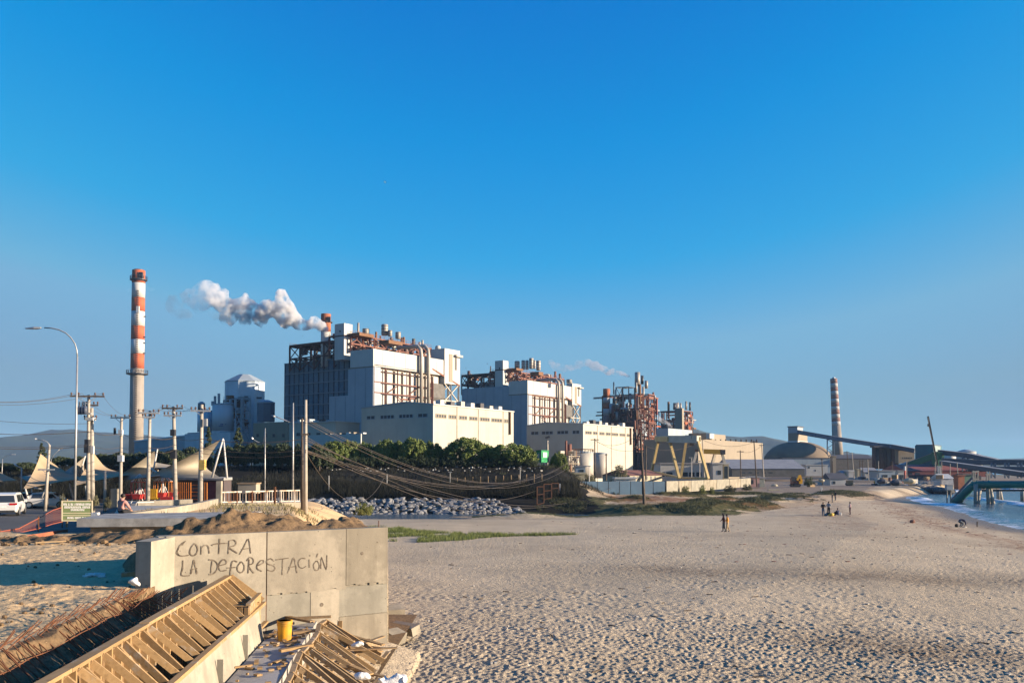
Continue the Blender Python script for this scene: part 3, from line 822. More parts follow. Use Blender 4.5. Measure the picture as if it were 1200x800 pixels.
# small box form against the wall
bx = thing("box_form", "small upright timber box form standing against the wall", "formwork", (-5.55, 18.3, SLZ))
q0, q1, q2 = Vector((-5.62, 17.3, 0)), Vector((-5.36, 17.45, 0)), Vector((-5.5, 19.2, 0))
def q3(p, z): return Vector((p.x, p.y, z))
a0 = at(291, 708, 17.35); a1 = at(304.5, 695, 18.9)
for i in range(7):
    t0, t1 = i / 7, (i + 0.92) / 7
    p, q = a0.lerp(a1, t0), a0.lerp(a1, t1)
    MB().hexa([q3(p, SLZ + .002), q3(q, SLZ + .002), q3(q, SLZ + .002) + Vector((.025, .01, 0)), q3(p, SLZ + .002) + Vector((.025, .01, 0)),
               q3(p, p.z - .03), q3(q, q.z - .03), q3(q, q.z - .03) + Vector((.025, .01, 0)), q3(p, p.z - .03) + Vector((.025, .01, 0))]).build("plank", M_PINE, bx)
MB().beam(a0, a1, 0.09, 0.045).build("top_rail", M_PINE, bx)
l0 = at(288, 710, 17.3)
for i in range(3):
    p = a0 + Vector((-0.03 - i * 0.10, -0.02 - i * .005, 0))
    MB().beam(q3(p, SLZ + .002), q3(p + Vector((-.02 * i, 0, 0)), a0.z - .06), 0.085, 0.028, up=(0, 1, 0)).build("plank", M_PINE, bx)
MB().beam(a0 + Vector((.02, .05, -.03)), a0 + Vector((-0.34, .02, -.03)), 0.08, 0.03).build("top_rail", M_PINE, bx)

# ------------------------------------------------------------------ rebar starter bars along the trench
M_REBAR = mat("rusty_rebar", (0.20, 0.085, 0.04), (0.12, 0.05, 0.026), 9, 0.85, metal=0.2)
mat_reb = thing("rebar_mat", "row of rusty hooked reinforcing bars sloping out of the trench", "reinforcement", (-6.8, 13, 3.0))
y = 8.3
k = 0
bar = None
while y < 18.6:
    xe = float(earth_edge(y))
    if y > 16.9: xe = xe + (y - 16.9) * 0.22
    s0 = (y - FA.y) / FD.y
    lo = FP(s0 - 0.35, -0.07, 3.34 + rnd.uniform(-.03, .03))
    j = lambda a: rnd.uniform(-a, a)
    hi = Vector((xe - 0.10 + j(.07), y + 0.10 + j(.04), 4.07 + j(.04)))
    hi.z -= 0.42 * max(0.0, min(1.0, (y - 15.6) / 2.4))
    tip = hi + Vector((0.13 + j(.04), 0.16 + j(.05), 0.17 + j(.05)))
    MB().path([lo, lo.lerp(hi, 0.5) + Vector((0, 0, -0.04 + j(.02))), hi + Vector((0.05, -0.01, -0.02)), hi, hi + Vector((0.03, 0.03, 0.04)), tip], 0.0085, 5).build("bar", M_REBAR, mat_reb)
    y += rnd.uniform(0.09, 0.16); k += 1
for off, zz in ((0.22, 3.90), (0.5, 3.74), (0.85, 3.52)):
    MB().path([(float(earth_edge(yy)) + off + rnd.uniform(-.02, .02), yy, zz + rnd.uniform(-.03, .03)) for yy in np.arange(8.0, 17.4, 0.6)], 0.008, 5).build("lacing_bar", M_REBAR, mat_reb)

# ------------------------------------------------------------------ loose timber, bucket, bags on the slab
def plank_at(p, q, w, h, m, label, name="timber_plank", group="loose planks by the stair"):
    return tag(MB().beam(p, q, w, h).build(name, m), label, "plank", group)
right = thing("collapsed_formwork", "heap of leaning timber braces fallen outward from the slab edge", "formwork", (-3.4, 16, 2.2))
prev = None
tops = [(381, 727), (374, 732), (372, 741), (366, 750), (360, 757), (352, 765), (346, 778), (342, 789), (336, 800), (330, 812)]
for i, (px, py) in enumerate(tops):
    Y = 19.4 - i * 0.62
    p = at(px, py, Y)
    for k in range(2):
        e = Vector((p.x + rnd.uniform(1.0, 1.55), p.y - rnd.uniform(-0.1, 0.55), 0)); e.z = tz(e.x, e.y) + rnd.uniform(0.05, 0.28)
        MB().beam(p + Vector((k * .09, -.1 * k, -.06 * k)), e + Vector((0, .2 * k, 0)), 0.045, 0.10 if k == 0 else 0.085).build("brace", (M_PINE, M_OLDWOOD)[k], right)
    MB().beam(Vector((p.x + .02, p.y, tz(p.x, p.y) + 0.02)), p, 0.045, 0.085, up=(0, 1, 0)).build("stud", M_PINE, right)
    if prev is not None: MB().beam(prev, p, 0.10, 0.045).build("top_rail", M_OLDWOOD, right)
    prev = p + Vector((0, -.02, .004))
for i in range(30):
    yy = rnd.uniform(13.2, 20.2); xx = edge(yy) + rnd.uniform(0.5, 1.6)
    an = rnd.uniform(0, 3.14); l = rnd.uniform(0.35, 0.75)
    zz = tz(xx, yy) + 0.06 + rnd.uniform(0, 0.4)
    MB().beam((xx - l * math.cos(an), yy - l * math.sin(an), zz), (xx + l * math.cos(an), yy + l * math.sin(an), zz + rnd.uniform(-.12, .12)), 0.10, 0.028).build("board", (M_PINE, M_OLDWOOD, M_PINE, M_PLY)[i % 4], right)
for i, (ax, ay, bx_, by_, Y, w_) in enumerate([(306, 724, 341, 720, 18.5, .11), (341, 724, 388, 722, 18.9, .09), (335, 722, 366, 728, 18.6, .12), (343, 741, 372, 738, 17.9, .13), (328, 762, 366, 755, 16.9, .12), (285, 748, 303, 740, 17.4, .12), (300, 740, 312, 728, 18.3, .10)]):
    p, q = gz(ax, ay, SLZ + .10), gz(bx_, by_, SLZ + .12)
    plank_at(p, q, w_, 0.05, (M_PINE, M_OLDWOOD)[i % 2],
             ["pale plank end lying nearest the wall beside the box form", "brown plank lying along the foot of the graffiti wall", "wide plank crossing behind the yellow bucket", "thick brown plank just right of the yellow bucket",
              "pale plank poking out over the slab edge toward the camera", "short plank by the foot of the box form", "tilted short plank behind the box form pile"][i])
pv = wall_pt(398.5, 736, 0.04); pt_ = wall_pt(399, 727, 0.03)
MB_ = MB().beam(Vector((pv.x, pv.y, tz(pv.x, pv.y) - .02)) , Vector((pt_.x, pt_.y, pt_.z)), 0.09, 0.03, up=(0, 1, 0))
tag(MB_.build("timber_plank", M_PINE), "short upright plank standing against the lower wall", "plank", "loose planks by the stair")
chips = MB()
for i in range(95):
    yy = rnd.uniform(13.5, 19.2); lo_ = FP((yy - 7.4) / FD.y, 1.06, 0).x; hi_ = edge(yy) - .05
    xx = lo_ + (hi_ - lo_) * (rnd.random() ** (0.6 if rnd.random() < .5 else 1.6))
    if yy < 17.2 and rnd.random() < 0.6: continue
    an = rnd.uniform(0, 3.14); l = rnd.choice((0.02, 0.03, 0.05, 0.05, 0.09, 0.16))
    chips.box((xx, yy, SLZ + .018 + rnd.uniform(0, .03)), (l * 2, rnd.uniform(.03, .09), .03), an)
tag(chips.build("wood_offcuts", M_PINE), "scattered pale timber offcuts on the slab", "offcuts", kind='stuff')
M_YEL = mat("yellow_plastic", (0.62, 0.30, 0.018), (0.36, 0.18, 0.03), 5, 0.55, bump=0.15, bscale=20, streak=0.7, lo=.45, hi=.62)
bp = gz(333.5, 750, SLZ)
buc = thing("bucket", "scuffed yellow plastic bucket standing on the concrete slab", "bucket", (bp.x, bp.y, SLZ))
h = 0.42
MB().lathe([(0.135, 0.003), (0.152, 0.36), (0.152, h), (0.140, h), (0.125, 0.03)], (bp.x, bp.y, SLZ), 24, False).add([(bp.x + .13 * math.cos(a), bp.y + .13 * math.sin(a), SLZ + .03) for a in np.linspace(0, 6.283, 24, endpoint=False)], [tuple(range(24))]).build("body", M_YEL, buc, True)
for z in (0.33, 0.37, 0.41):
    MB().lathe([(0.150, z - .008), (0.163, z - .005), (0.163, z + .005), (0.150, z + .008)], (bp.x, bp.y, SLZ), 24, False).build("rim_band", M_YEL, buc, True)
MB().path([(bp.x + 0.165 * math.cos(a), bp.y + 0.02 - 0.10 * math.sin(a), SLZ + 0.36 - 0.14 * math.sin(a)) for a in np.linspace(0, math.pi, 12)], 0.004, 5).build("handle", M_REBAR, buc)
M_SACK = mat("white_plastic_sack", (0.66, 0.64, 0.61), (0.52, 0.50, 0.47), 5, 0.5, bump=0.8, bscale=9, bdist=0.05)
def sack(px, py, Y, s, label):
    p = at(px, py, Y); m = MB(); m.ball((p.x, p.y, p.z), s, 26, 18, (1.25, 0.8, 0.62))
    m.v = [(v[0] + (vn(v[0] * 9, v[1] * 6 + v[2] * 9, 5) - .5) * s * .9, v[1] + (vn(v[0] * 9, v[2] * 11, 15) - .5) * s * .8, v[2] + (vn(v[0] * 11 + 3, v[2] * 9, 9) - .5) * s * .9) for v in m.v]
    tag(m.build("plastic_sack", M_SACK, smooth=True), label, "sack", "white sacks dropped in the timber")
sack(461, 797, 14.6, 0.21, "big white sack half buried at the beach end of the timber heap")
sack(424, 791, 15.2, 0.10, "crumpled white sack between planks of the fallen braces")
sack(419, 755, 17.6, 0.10, "white sack tucked under planks by the lower wall")
sack(158, 681, 17.4, 0.11, "white bag lying on the earth beside the wall pier")
r1 = gz(468, 733, 1.55)
for i, (px, py, sx, sy, sz, an) in enumerate([(461, 722, .30, .22, .22, .4), (474, 738, .48, .16, .12, -.7), (462, 748, .26, .2, .15, .9)]):
    p = gz(px, py, tz(-2.6, 20) - .03); m = MB().box((p.x, p.y, p.z + sz * .4), (sx * 2, sy * 2, sz * 2), rot=Matrix.Rotation(an, 3, 'Z') @ Matrix.Rotation(.25, 3, 'X'))
    tag(m.build("concrete_rubble", M_CONC), ["blocky concrete lump against the seaward end of the wall", "tilted slab of broken concrete lying on the sand by the wall", "small concrete lump low beside the wall corner"][i], "rubble", "rubble by the wall corner")

# ------------------------------------------------------------------ ledge, parapet and things on the left earth
led = thing("concrete_ledge", "low stepped concrete ledge edging the plaza above bare earth", "ledge", (-13.5, 31, 3.9))
La, Lb = gz(90, 607.5, 4.58), gz(215, 607, 4.58)
MB().prism([(La.x, La.y), (Lb.x + 1.5, Lb.y + .2), (Lb.x + 1.5, Lb.y + 4.6), (La.x - .5, La.y + 3.2)], 4.28, 4.58).build("upper_step", M_LEDGE, led)
MB().prism([(La.x + .35, La.y + .3), (Lb.x + 1.2, Lb.y + .5), (Lb.x + 1.2, Lb.y + 4), (La.x + .2, La.y + 3)], 3.7, 4.277).build("lower_step", M_CONC, led)
par = thing("parapet_wall", "curved pale concrete parapet along the plaza edge", "wall", (-18, 45, 3.5))
pp = [gz(150, 606, 4.40), gz(180, 602.5, 4.46), gz(205, 599, 4.48), gz(228, 595.5, 4.45), gz(245, 592, 4.35), gz(256, 588, 4.25)]
tops_ = [at(150, 601.5, pp[0].y), at(180, 597.5, pp[1].y), at(205, 594, pp[2].y), at(228, 590.2, pp[3].y), at(245, 586.5, pp[4].y), at(256, 584, pp[5].y)]
for i in range(len(pp) - 1):
    a, c = tops_[i], tops_[i + 1]; d = (c - a).normalized(); nrm = Vector((d.y, -d.x, 0)) * -0.3
    MB().hexa([Vector((a.x, a.y, a.z - 1.3)), Vector((c.x, c.y, c.z - 1.3)), Vector((c.x, c.y, c.z - 1.3)) + nrm, Vector((a.x, a.y, a.z - 1.3)) + nrm, a, c, c + nrm, a + nrm]).build("panel", (M_CONC_PALE, M_CONC)[i % 2], par)
p = at(257, 575, 60.5)
MB().box((p.x, p.y, p.z - .4), (0.35, 0.35, 2.2)).build("end_post", M_CONC_PALE, par)
def small_box(name, label, cat, px, py, Y, size, m, rz=0, grp=None):
    p = at(px, py, Y); return tag(MB().box((p.x, p.y, p.z), size, rz).build(name, m), label, cat, grp)
tag(MB().prism([(gz(45, 627, 4.06).x, gz(45, 629, 4.06).y), (gz(79, 621.5, 4.06).x, gz(79, 622, 4.06).y), (gz(79, 621.5, 4.06).x, gz(79, 622, 4.06).y + .25), (gz(45, 627, 4.06).x, gz(45, 629, 4.06).y + .25)], 3.95, 4.12).build("timber_plank", mat("red_brown_board", (0.30, 0.10, 0.05), (0.2, 0.07, .04), 3)), "reddish plank lying on the rubble before the ledge", "plank")
tag(MB().beam(gz(41, 635.5, 4.08), gz(77, 633.5, 4.08), 0.14, 0.05).build("timber_plank", M_OLDWOOD), "pale weathered plank lying on sunlit earth", "plank")
tag(MB().beam(gz(144, 673, 4.12), gz(164, 671.5, 4.16), 0.12, 0.10).build("timber_plank", M_PINE), "stubby pale beam end beside the wall pier", "plank")
gt = gz(75, 606, 3.75)
tag(MB().prism([(gt.x - .5, 30.6), (gt.x + .5, 30.6), (gt.x + .3, 31.2), (gt.x - .3, 31.2)], 3.9, [4.1, 4.1, 4.6, 4.6]).build("earth_clod", M_MOUND), "dark pointed clod of earth leaning under the sign", "clod")
litter = MB()
for i in range(14):
    p = gz(111 + rnd.uniform(-10, 11), 671.5 + rnd.uniform(-1.5, 1.5), 4.06); litter.box((p.x, p.y, tz(p.x, p.y) + .03), (rnd.uniform(.05, .25), rnd.uniform(.04, .12), .03), rnd.uniform(0, 3), )
tag(litter.build("paper_scrap", M_SACK), "torn white plastic sheet lying in the shaded earth", "litter")
# stones scattered on the earth
stones = MB()
for i in range(170):
    yy = rnd.uniform(12, 30); xx = rnd.uniform(-0.62 * yy, -7.9)
    r_ = rnd.choice((.015, .02, .02, .03, .05))
    stones.ball((xx, yy, tz(xx, yy) + r_ * .3), r_, 6, 4, (1, rnd.uniform(.6, 1), rnd.uniform(.5, .8)))
for i in range(240):
    yy = rnd.uniform(26.5, 30.8); xx = rnd.uniform(-0.63 * yy, -8)
    r_ = rnd.choice((.03, .05, .06, .09, .13))
    stones.ball((xx, yy, tz(xx, yy) + r_ * .3), r_, 6, 4, (1, rnd.uniform(.6, 1), rnd.uniform(.5, .8)))
tag(stones.build("loose_stones", M_MOUND), "loose stones and clods on the bare earth", "stones", kind='stuff')
# ------------------------------------------------------------------ poles, lamps and wires on the left
M_POLE = mat("concrete_pole", (0.36, 0.32, 0.27), (0.28, 0.25, 0.21), 2.0, 0.85, streak=0.3)
M_WOODPOLE = mat("dark_wood_pole", (0.09, 0.07, 0.055), (0.06, 0.045, 0.035), 3, 0.9)
M_STEELG = mat("galvanised_steel", (0.42, 0.41, 0.39), (0.33, 0.32, 0.31), 4, 0.45, metal=0.5)
M_DARK = mat("dark_metal", (0.035, 0.035, 0.04), (0.05, 0.05, 0.055), 5, 0.5, metal=0.3)
M_INSUL = mat("brown_porcelain", (0.12, 0.07, 0.05), (0.09, 0.05, 0.04), 5, 0.3)
M_GREYBOX = mat("grey_enamel", (0.42, 0.43, 0.44), (0.36, 0.37, 0.38), 4, 0.5)
M_WIRE = mat("cable", (0.09, 0.075, 0.06), (0.13, 0.10, 0.075), 2, 0.5, metal=0.4)
M_WHITE = mat("white_paint", (0.52, 0.51, 0.49), (0.46, 0.45, 0.43), 2, 0.6)
M_LAMP = mat("lamp_head_grey", (0.34, 0.34, 0.34), (0.28, 0.28, 0.28), 5, 0.4, metal=0.3)
def street_lamp(label, Y, base, top, arm, head, r=0.075, group="street lamps"):
    """base, top (where the curve starts), arm = list of pixels along the curved arm, head pixel pair"""
    b = at(*base, Y); t = thing("street_lamp", label, "street lamp", b, group)
    p = at(*top, Y)
    MB().tube(b - Vector((0, 0, .4)), p, r, r * 0.62, 10).build("pole", M_STEELG, t, True)
    pts = [p] + [at(x, y, Y) for x, y in arm]
    MB().path([Vector(q) for q in pts], r * 0.5, 8).build("arm", M_STEELG, t, True)
    h0, h1 = at(*head[0], Y), at(*head[1], Y)
    d = h1 - h0
    m = MB(); up = Vector((0, 0, 1)); s = Vector((0, 1, 0))
    w = 0.15
    m.loft([[h0 + s * w * k * .4 + up * z for k, z in ((-1, -.03), (1, -.03), (1, .05), (-1, .05))],
            [h0 + d * .4 + s * w * k + up * z for k, z in ((-1, -.05), (1, -.05), (.8, .07), (-.8, .07))],
            [h1 + s * w * k * .6 + up * z for k, z in ((-1, -.02), (1, -.02), (.7, .03), (-.7, .03))]])
    m.build("lamp_head", M_LAMP, t)
    return t
street_lamp("tall street lamp with long arched arm and flat head, by the green sign", 50, (87.6, 588), (90.6, 418), [(90.2, 411), (88, 403), (83, 395.5), (77, 390), (69, 386.3), (60, 384.3), (52, 384)], [(48, 384.3), (30, 385)])
street_lamp("short double street lamp before the leftmost shade sails", 78, (55.5, 588), (57.5, 523), [(57.3, 520), (55, 517.5), (50, 515.5), (44, 514.3)], [(43, 514.2), (40, 513.8)], 0.09)
street_lamp("bent lamp arm leaning out over the road behind the shade sail", 92, (59, 575), (60, 538), [(63, 533), (67, 529), (70, 526)], [(70, 526), (74, 524.5)], 0.06)
street_lamp("white double-armed lamp beside the white estate car", 85, (25, 580), (25.3, 548), [(23, 547.5), (20, 546)], [(20, 546), (16.5, 543.5)], 0.08)
street_lamp("low angled lamp at the left edge before the hills", 95, (2, 560), (3, 537.5), [(7, 534), (11, 532.7)], [(12, 532.6), (18, 532.2)], 0.05)
street_lamp("thin white lamp with arm slanting down behind the railing", 75, (310.4, 586), (310.8, 501.5), [(309, 519), (303, 518), (298, 515.5), (296, 513)], [(297, 514), (294.5, 512)], 0.06)
street_lamp("bare thin white lamp column with short arm beside the paired poles", 68, (343.2, 584), (343.6, 472), [(342.5, 494.5), (336, 493), (327, 489.5), (322, 487.3)], [(323, 488), (318.5, 486.5)], 0.085)

def util_pole(label, Y, base, top, arms, r=0.16, r2=None, mat_=None, boxes=(), group="utility poles", insul=True, cat="utility pole"):
    """arms: list of (py, half width px, yaw, droop)"""
    b = at(*base, Y); tp = at(*top, Y)
    t = thing("utility_pole", label, cat, b, group)
    MB().tube(b - Vector((0, 0, .6)), tp, r, r2 or r * 0.62, 10).build("pole", mat_ or M_POLE, t, True)
    for (py, hw, yaw, steel) in arms:
        f = (base[1] - py) / (base[1] - top[1])
        c = b.lerp(tp, f) + Vector((0, -r - .05, 0))
        L = hw * ppm(Y)
        dv = Vector((math.cos(yaw), math.sin(yaw), 0)) * L
        MB().beam(c - dv, c + dv, 0.10, 0.12).build("crossarm", M_STEELG if steel else M_WOODPOLE, t)
        MB().beam(c - dv * .55, c - Vector((0, 0, L * .45)), 0.04).build("arm_brace", M_STEELG, t)
        MB().beam(c + dv * .55, c - Vector((0, 0, L * .45)), 0.04).build("arm_brace", M_STEELG, t)
        if insul:
            for k in (-0.92, -0.5, 0.45, 0.92):
                q = c + dv * k + Vector((0, 0, .06))
                MB().lathe([(.03, 0), (.03, .06), (.075, .07), (.05, .13), (.085, .14), (.05, .22), (.02, .24)], q, 8).build("insulator", M_INSUL, t, True)
    for (dx, py, w, h, m) in boxes:
        f = (base[1] - py) / (base[1] - top[1]); c = b.lerp(tp, f) + Vector((dx * ppm(Y), -r - .02, 0))
        MB().box(c, (w, min(w, .5), h)).build("equipment_box", m, t)
    return t, tp
# paired poles with the transformer
tA, pA = util_pole("left concrete pole of the transformer pair behind the green sign", 66, (103.3, 592), (104, 462.5), [(464.5, 19, 0.15, False)], 0.17, boxes=[(0, 518, .3, .4, M_DARK), (0, 526, .35, .6, M_DARK)])
M_TRAFO = mat("transformer_blue_grey", (0.06, 0.075, 0.11), (0.05, 0.06, 0.09), 4, 0.5)
for dx in (-11, -7.5, -4.5):
    c = at(104 + dx, 479.5, 65.4); b_ = MB(); b_.lathe([(.05, -.35), (.17, -.33), (.17, .15), (.08, .2), (.05, .42), (.07, .44), (.04, .6)], c, 10); b_.build("transformer_can", M_TRAFO, tA, True)
MB().beam(at(91, 484.5, 65.6), at(107, 484.5, 65.6), .25, .12).build("transformer_shelf", M_STEELG, tA)
tB, pB = util_pole("right concrete pole of the transformer pair behind the green sign", 66.3, (108.6, 593), (107.6, 478), [(491, 7, 0.1, True), (475, 9, 0.1, False)], 0.19, boxes=[(0, 491, .6, .22, M_WHITE), (2, 527, .2, .6, M_WHITE)])
tC, pC = util_pole("concrete pole with grey meter box above the pink hooded person", 74, (141, 592), (142.5, 488), [(489.5, 12, -0.1, True)], 0.17, boxes=[(0.5, 507, .32, .5, M_GREYBOX), (1, 537, .42, .55, M_GREYBOX), (-6.5, 505, .16, .55, M_DARK)])
tD, pD = util_pole("slim concrete pole rising in front of the swing rides", 66, (173, 588), (175.8, 481), [(484, 12, 0.2, True), (489, 7, 0.2, True)], 0.17)
tE, pE = util_pole("dark double-armed pole left of the orange slat fence", 68, (206, 587), (203.4, 476), [(478.5, 12, 0.1, False), (487, 10, 0.1, True)], 0.19, boxes=[(0, 507, .35, .5, M_DARK), (0, 532, .4, .7, M_DARK)])
tF, pF = util_pole("concrete pole with yellow box in front of the orange slat fence", 64, (234.6, 588), (236.4, 474), [(481.5, 11, 0.15, True)], 0.20, boxes=[(3.4, 544.5, .4, .75, mat("ochre_box", (0.55, 0.36, 0.10), None, 3)), (6, 495, .25, .55, M_LAMP)])
tG, pG = util_pole("tall thick concrete pole at the right end of the railing", 62, (358, 592.5), (358.2, 468.5), [(509, 4, 0.1, False)], 0.165, 0.11, group="utility poles", insul=False)
tH, pH = util_pole("dark shorter pole just behind the tall pole by the railing", 65, (354.5, 588), (354, 490), [], 0.13, mat_=M_WOODPOLE)
util_pole("concrete stub post between the transformer pair and the meter pole", 70, (123, 594), (123, 551), [], 0.13, insul=False)
util_pole("striped concrete pole beside the parked white saloon", 72, (52.5, 594), (58, 521), [(550, 9, 0.2, True)], 0.15, insul=False)
# ride-side bollard monolith and little posts
small_box("concrete_pillar", "stubby concrete pillar behind the pink hooded person", "pillar", 134.5, 583, 70, (0.5, 0.4, 1.5), M_CONC)

def wire(p, q, sag, r=0.012, n=22, label="overhead cable", group="overhead cables", sub=None):
    p, q = Vector(p), Vector(q)
    pts = [p.lerp(q, i / n) - Vector((0, 0, 4 * sag * (i / n) * (1 - i / n))) for i in range(n + 1)]
    return tag(MB().path(pts, r, 4).build("overhead_cable", M_WIRE), label, "cable", group)
W = []
for dz, dx in ((0.1, -1.1), (0.12, -.5), (0.1, 1.0)):
    wire(pA + Vector((dx, 0, dz)), at(-60, 468 + dx * 3, 60), 0.5, .014, label="high cable from the transformer pair to the left edge, " + {-1.1: "outer left one", -.5: "middle one", 1.0: "right crossarm one"}[dx])
    wire(pA + Vector((dx, 0, dz)), pC + Vector((dx * .7, 0, .1)), 0.5, .012, label="cable dipping from the transformer pair to the meter box pole, " + {-1.1: "left insulator", -.5: "inner insulator", 1.0: "right insulator"}[dx])
    wire(pC + Vector((dx * .7, 0, .1)), pD + Vector((dx * .7, 0, .1)), .35, .012, label="short cable between the meter box pole and slim pole, " + {-1.1: "left insulator", -.5: "inner insulator", 1.0: "right insulator"}[dx])
    wire(pD + Vector((dx * .7, 0, .1)), pE + Vector((dx * .7, 0, .1)), .3, .012, label="short cable between the slim pole and double-armed pole, " + {-1.1: "left insulator", -.5: "inner insulator", 1.0: "right insulator"}[dx])
    wire(pE + Vector((dx * .7, 0, .1)), pF + Vector((dx * .6, 0, -.2)), .4, .012, label="short cable between double-armed pole and yellow box pole, " + {-1.1: "left insulator", -.5: "inner insulator", 1.0: "right insulator"}[dx])
lowL = [(504.5, 2), (521, 3), (519, 4), (491, 5)]
for py, k in ((504.5, 0), (519.5, 1), (521.5, 2), (492, 3)):
    wire(at(-60, py - (6 if k == 3 else 0), 62), at(104, py + (1 if k < 3 else 4), 65.7), 0.25, .022 if k in (0, 2) else .014, label=["thick cable crossing the hills at the left edge, upper of two thick ones", "thin low cable just above the lower thick one at the left edge", "thick cable crossing the hills at the left edge, lower of two thick ones", "thin cable against the sky at the left edge above the hills"][k])
a_ = [at(104, 505.5, 65.7), at(141, 508, 73.7), at(174, 511.5, 65.8), at(205, 512.5, 67.7), at(236, 514, 63.7), at(354, 514.5, 64.6)]
b_ = [at(104, 522, 65.7), at(141, 524, 73.7), at(174, 524, 65.8), at(205, 521, 67.7), at(236, 525, 63.7), at(354, 527, 64.6)]
c_ = [at(104, 527, 65.7), at(141, 529, 73.7), at(174, 529, 65.8), at(205, 527, 67.7), at(236, 531, 63.7), at(354, 532.5, 64.6)]
for L_, r_, nm in ((a_, .022, "upper"), (b_, .016, "middle"), (c_, .016, "lower")):
    for i in range(5): wire(L_[i], L_[i + 1], .18 if i < 4 else .28, r_, 10, label="%s bundle cable %s" % (nm, ["from transformer pair to meter pole", "from meter pole to slim pole", "from slim pole to double-armed pole", "from double-armed pole to yellow box pole", "from yellow box pole to the paired poles"][i]), group="bundle cables along the playground")
# cables swinging from the tall pole over the river to the dunes and the plant
leanTop = at(750.5, 505, 137)
for i, (sy, ex, ey, EY, sag, r_) in enumerate([(511, 700, 571, 150, 5.2, .020), (514, 720, 564, 150, 4.8, .020), (516, 734, 561, 150, 4.7, .020), (519, 715, 569, 150, 5.6, .021)]):
    wire(at(358, sy, 61.8), at(ex, ey, EY), sag, r_, 30, label="steep slack cable falling across the rock bank, " + ["topmost of four", "second of four", "third of four", "lowest of four"][i], group="slack cables over the river")
for i, (sy, ex, ey, EY, sag, r_) in enumerate([(527, 640, 551, 142, 2.6, .020), (528.5, 641, 552, 142, 2.6, .020), (530, 642, 553, 142, 2.7, .019), (527, 660, 556, 140, 4.0, .024)]):
    wire(at(358, sy, 61.8), at(ex, ey, EY), sag, r_, 30, label="slack cable dipping across the dark embankment, " + ["topmost of four", "second of four", "third of four", "lowest and longest of four"][i], group="slack cables over the river")
for i, (sy, ex, ey, EY, sag, r_) in enumerate([(490, 697, 516, 160, 6.2, .019), (492, 694, 516, 160, 6.2, .019), (495, 700, 517, 160, 6.6, .019)]):
    wire(at(358, sy, 61.8), at(ex, ey, EY), sag, r_, 30, label="slack cable drooping before the pine crowns, " + ["highest of three", "middle of three", "lowest of three"][i], group="slack cables over the river")
wire(at(358, 529, 61.8), at(450, 560, 100), 3.2, .02, 20, label="thin looping cable sagging beside the tall pole", group="slack cables over the river")

# ------------------------------------------------------------------ railing on the promenade
M_RAIL = mat("chalky_rail_paint", (0.50, 0.45, 0.39), (0.28, 0.17, 0.10), 2.2, 0.8, lo=0.45, hi=0.7)
rail = thing("promenade_railing", "pale rust-stained picket railing along the raised walk", "railing", at(305, 592, 65))
ra, rb = at(259, 576.5, 61), at(351, 574.2, 67)
gb0, gb1 = at(259, 590, 61), at(351, 588.5, 67)
MB().beam(ra, rb, .09, .09).build("top_rail", M_RAIL, rail)
MB().beam(gb0 + Vector((0, 0, .12)), gb1 + Vector((0, 0, .12)), .08, .08).build("bottom_rail", M_RAIL, rail)
MB().beam(gb0 - Vector((0, 0, .2)), gb1 - Vector((0, 0, .2)), .35, .45).build("plinth", M_CONC, rail)
n = 27
for i in range(n + 1):
    t_ = i / n
    a, c = gb0.lerp(gb1, t_), ra.lerp(rb, t_)
    if i % 5 == 0: MB().beam(a, c + Vector((0, 0, .03)), .14, .14).build("post", M_RUST if i in (5, 10) else M_RAIL, rail)
    else: MB().beam(a + Vector((0, 0, .12)), c, .07, .05).build("picket", M_RAIL if rnd.random() < .6 else M_RUST, rail)
tag(MB().box(at(322, 587.5, 55), (.12, .12, 1.9)).build("rusty_post", M_RUST), "leaning rusty stub post before the railing", "post")

# ------------------------------------------------------------------ shade sails
M_SAIL = mat("sail_cloth", (0.36, 0.27, 0.175), (0.30, 0.225, 0.145), 0.8, 0.95, spec=0.05)
M_SAIL2 = mat("sail_cloth_grey", (0.30, 0.26, 0.205), (0.25, 0.22, 0.175), 0.8, 0.95, spec=0.05)
M_MAST = mat("sail_mast_white", (0.45, 0.43, 0.41), (0.46, 0.44, 0.42), 3, 0.5)
def sail(label, corners, m, masts=(), concave=0.07):
    """corners: [(px,py,Y)]*4, hypar cloth with concave edges"""
    P = [at(*c) for c in corners]
    cen = sum(P, Vector()) / 4
    t = thing("shade_sail", label, "shade sail", Vector((cen.x, cen.y, 2.6)), "shade sails over the playground")
    n = 14; g = [[None] * (n + 1) for _ in range(n + 1)]
    for i in range(n + 1):
        for j in range(n + 1):
            u, v = i / n, j / n
            p = P[0] * (1 - u) * (1 - v) + P[1] * u * (1 - v) + P[2] * u * v + P[3] * (1 - u) * v
            k = concave * (4 * u * (1 - u) * (abs(2 * v - 1)) ** 2 + 4 * v * (1 - v) * (abs(2 * u - 1)) ** 2)
            g[i][j] = p.lerp(cen, min(k, .6))
    m_ = MB(); V = [g[i][j] for i in range(n + 1) for j in range(n + 1)]
    V2 = [p - Vector((0, 0, .02)) for p in V]
    q = lambda i, j: i * (n + 1) + j
    fs = [(q(i, j), q(i + 1, j), q(i + 1, j + 1), q(i, j + 1)) for i in range(n) for j in range(n)]
    m_.add(V, fs); m_.add(V2, [f[::-1] for f in fs])
    m_.build("cloth", m, t, True)
    for (bx_, by_, tx, ty, Y) in masts:
        MB().tube(at(bx_, by_, Y), at(tx, ty, Y), .10, .07, 8).build("mast", M_MAST, t, True)
sail("tan shade sail cut off by the left edge", [(-22, 534, 82), (-40, 568, 76), (20, 562.5, 80), (0, 553, 96)], M_SAIL, [(-10, 590, -8, 548, 76)])
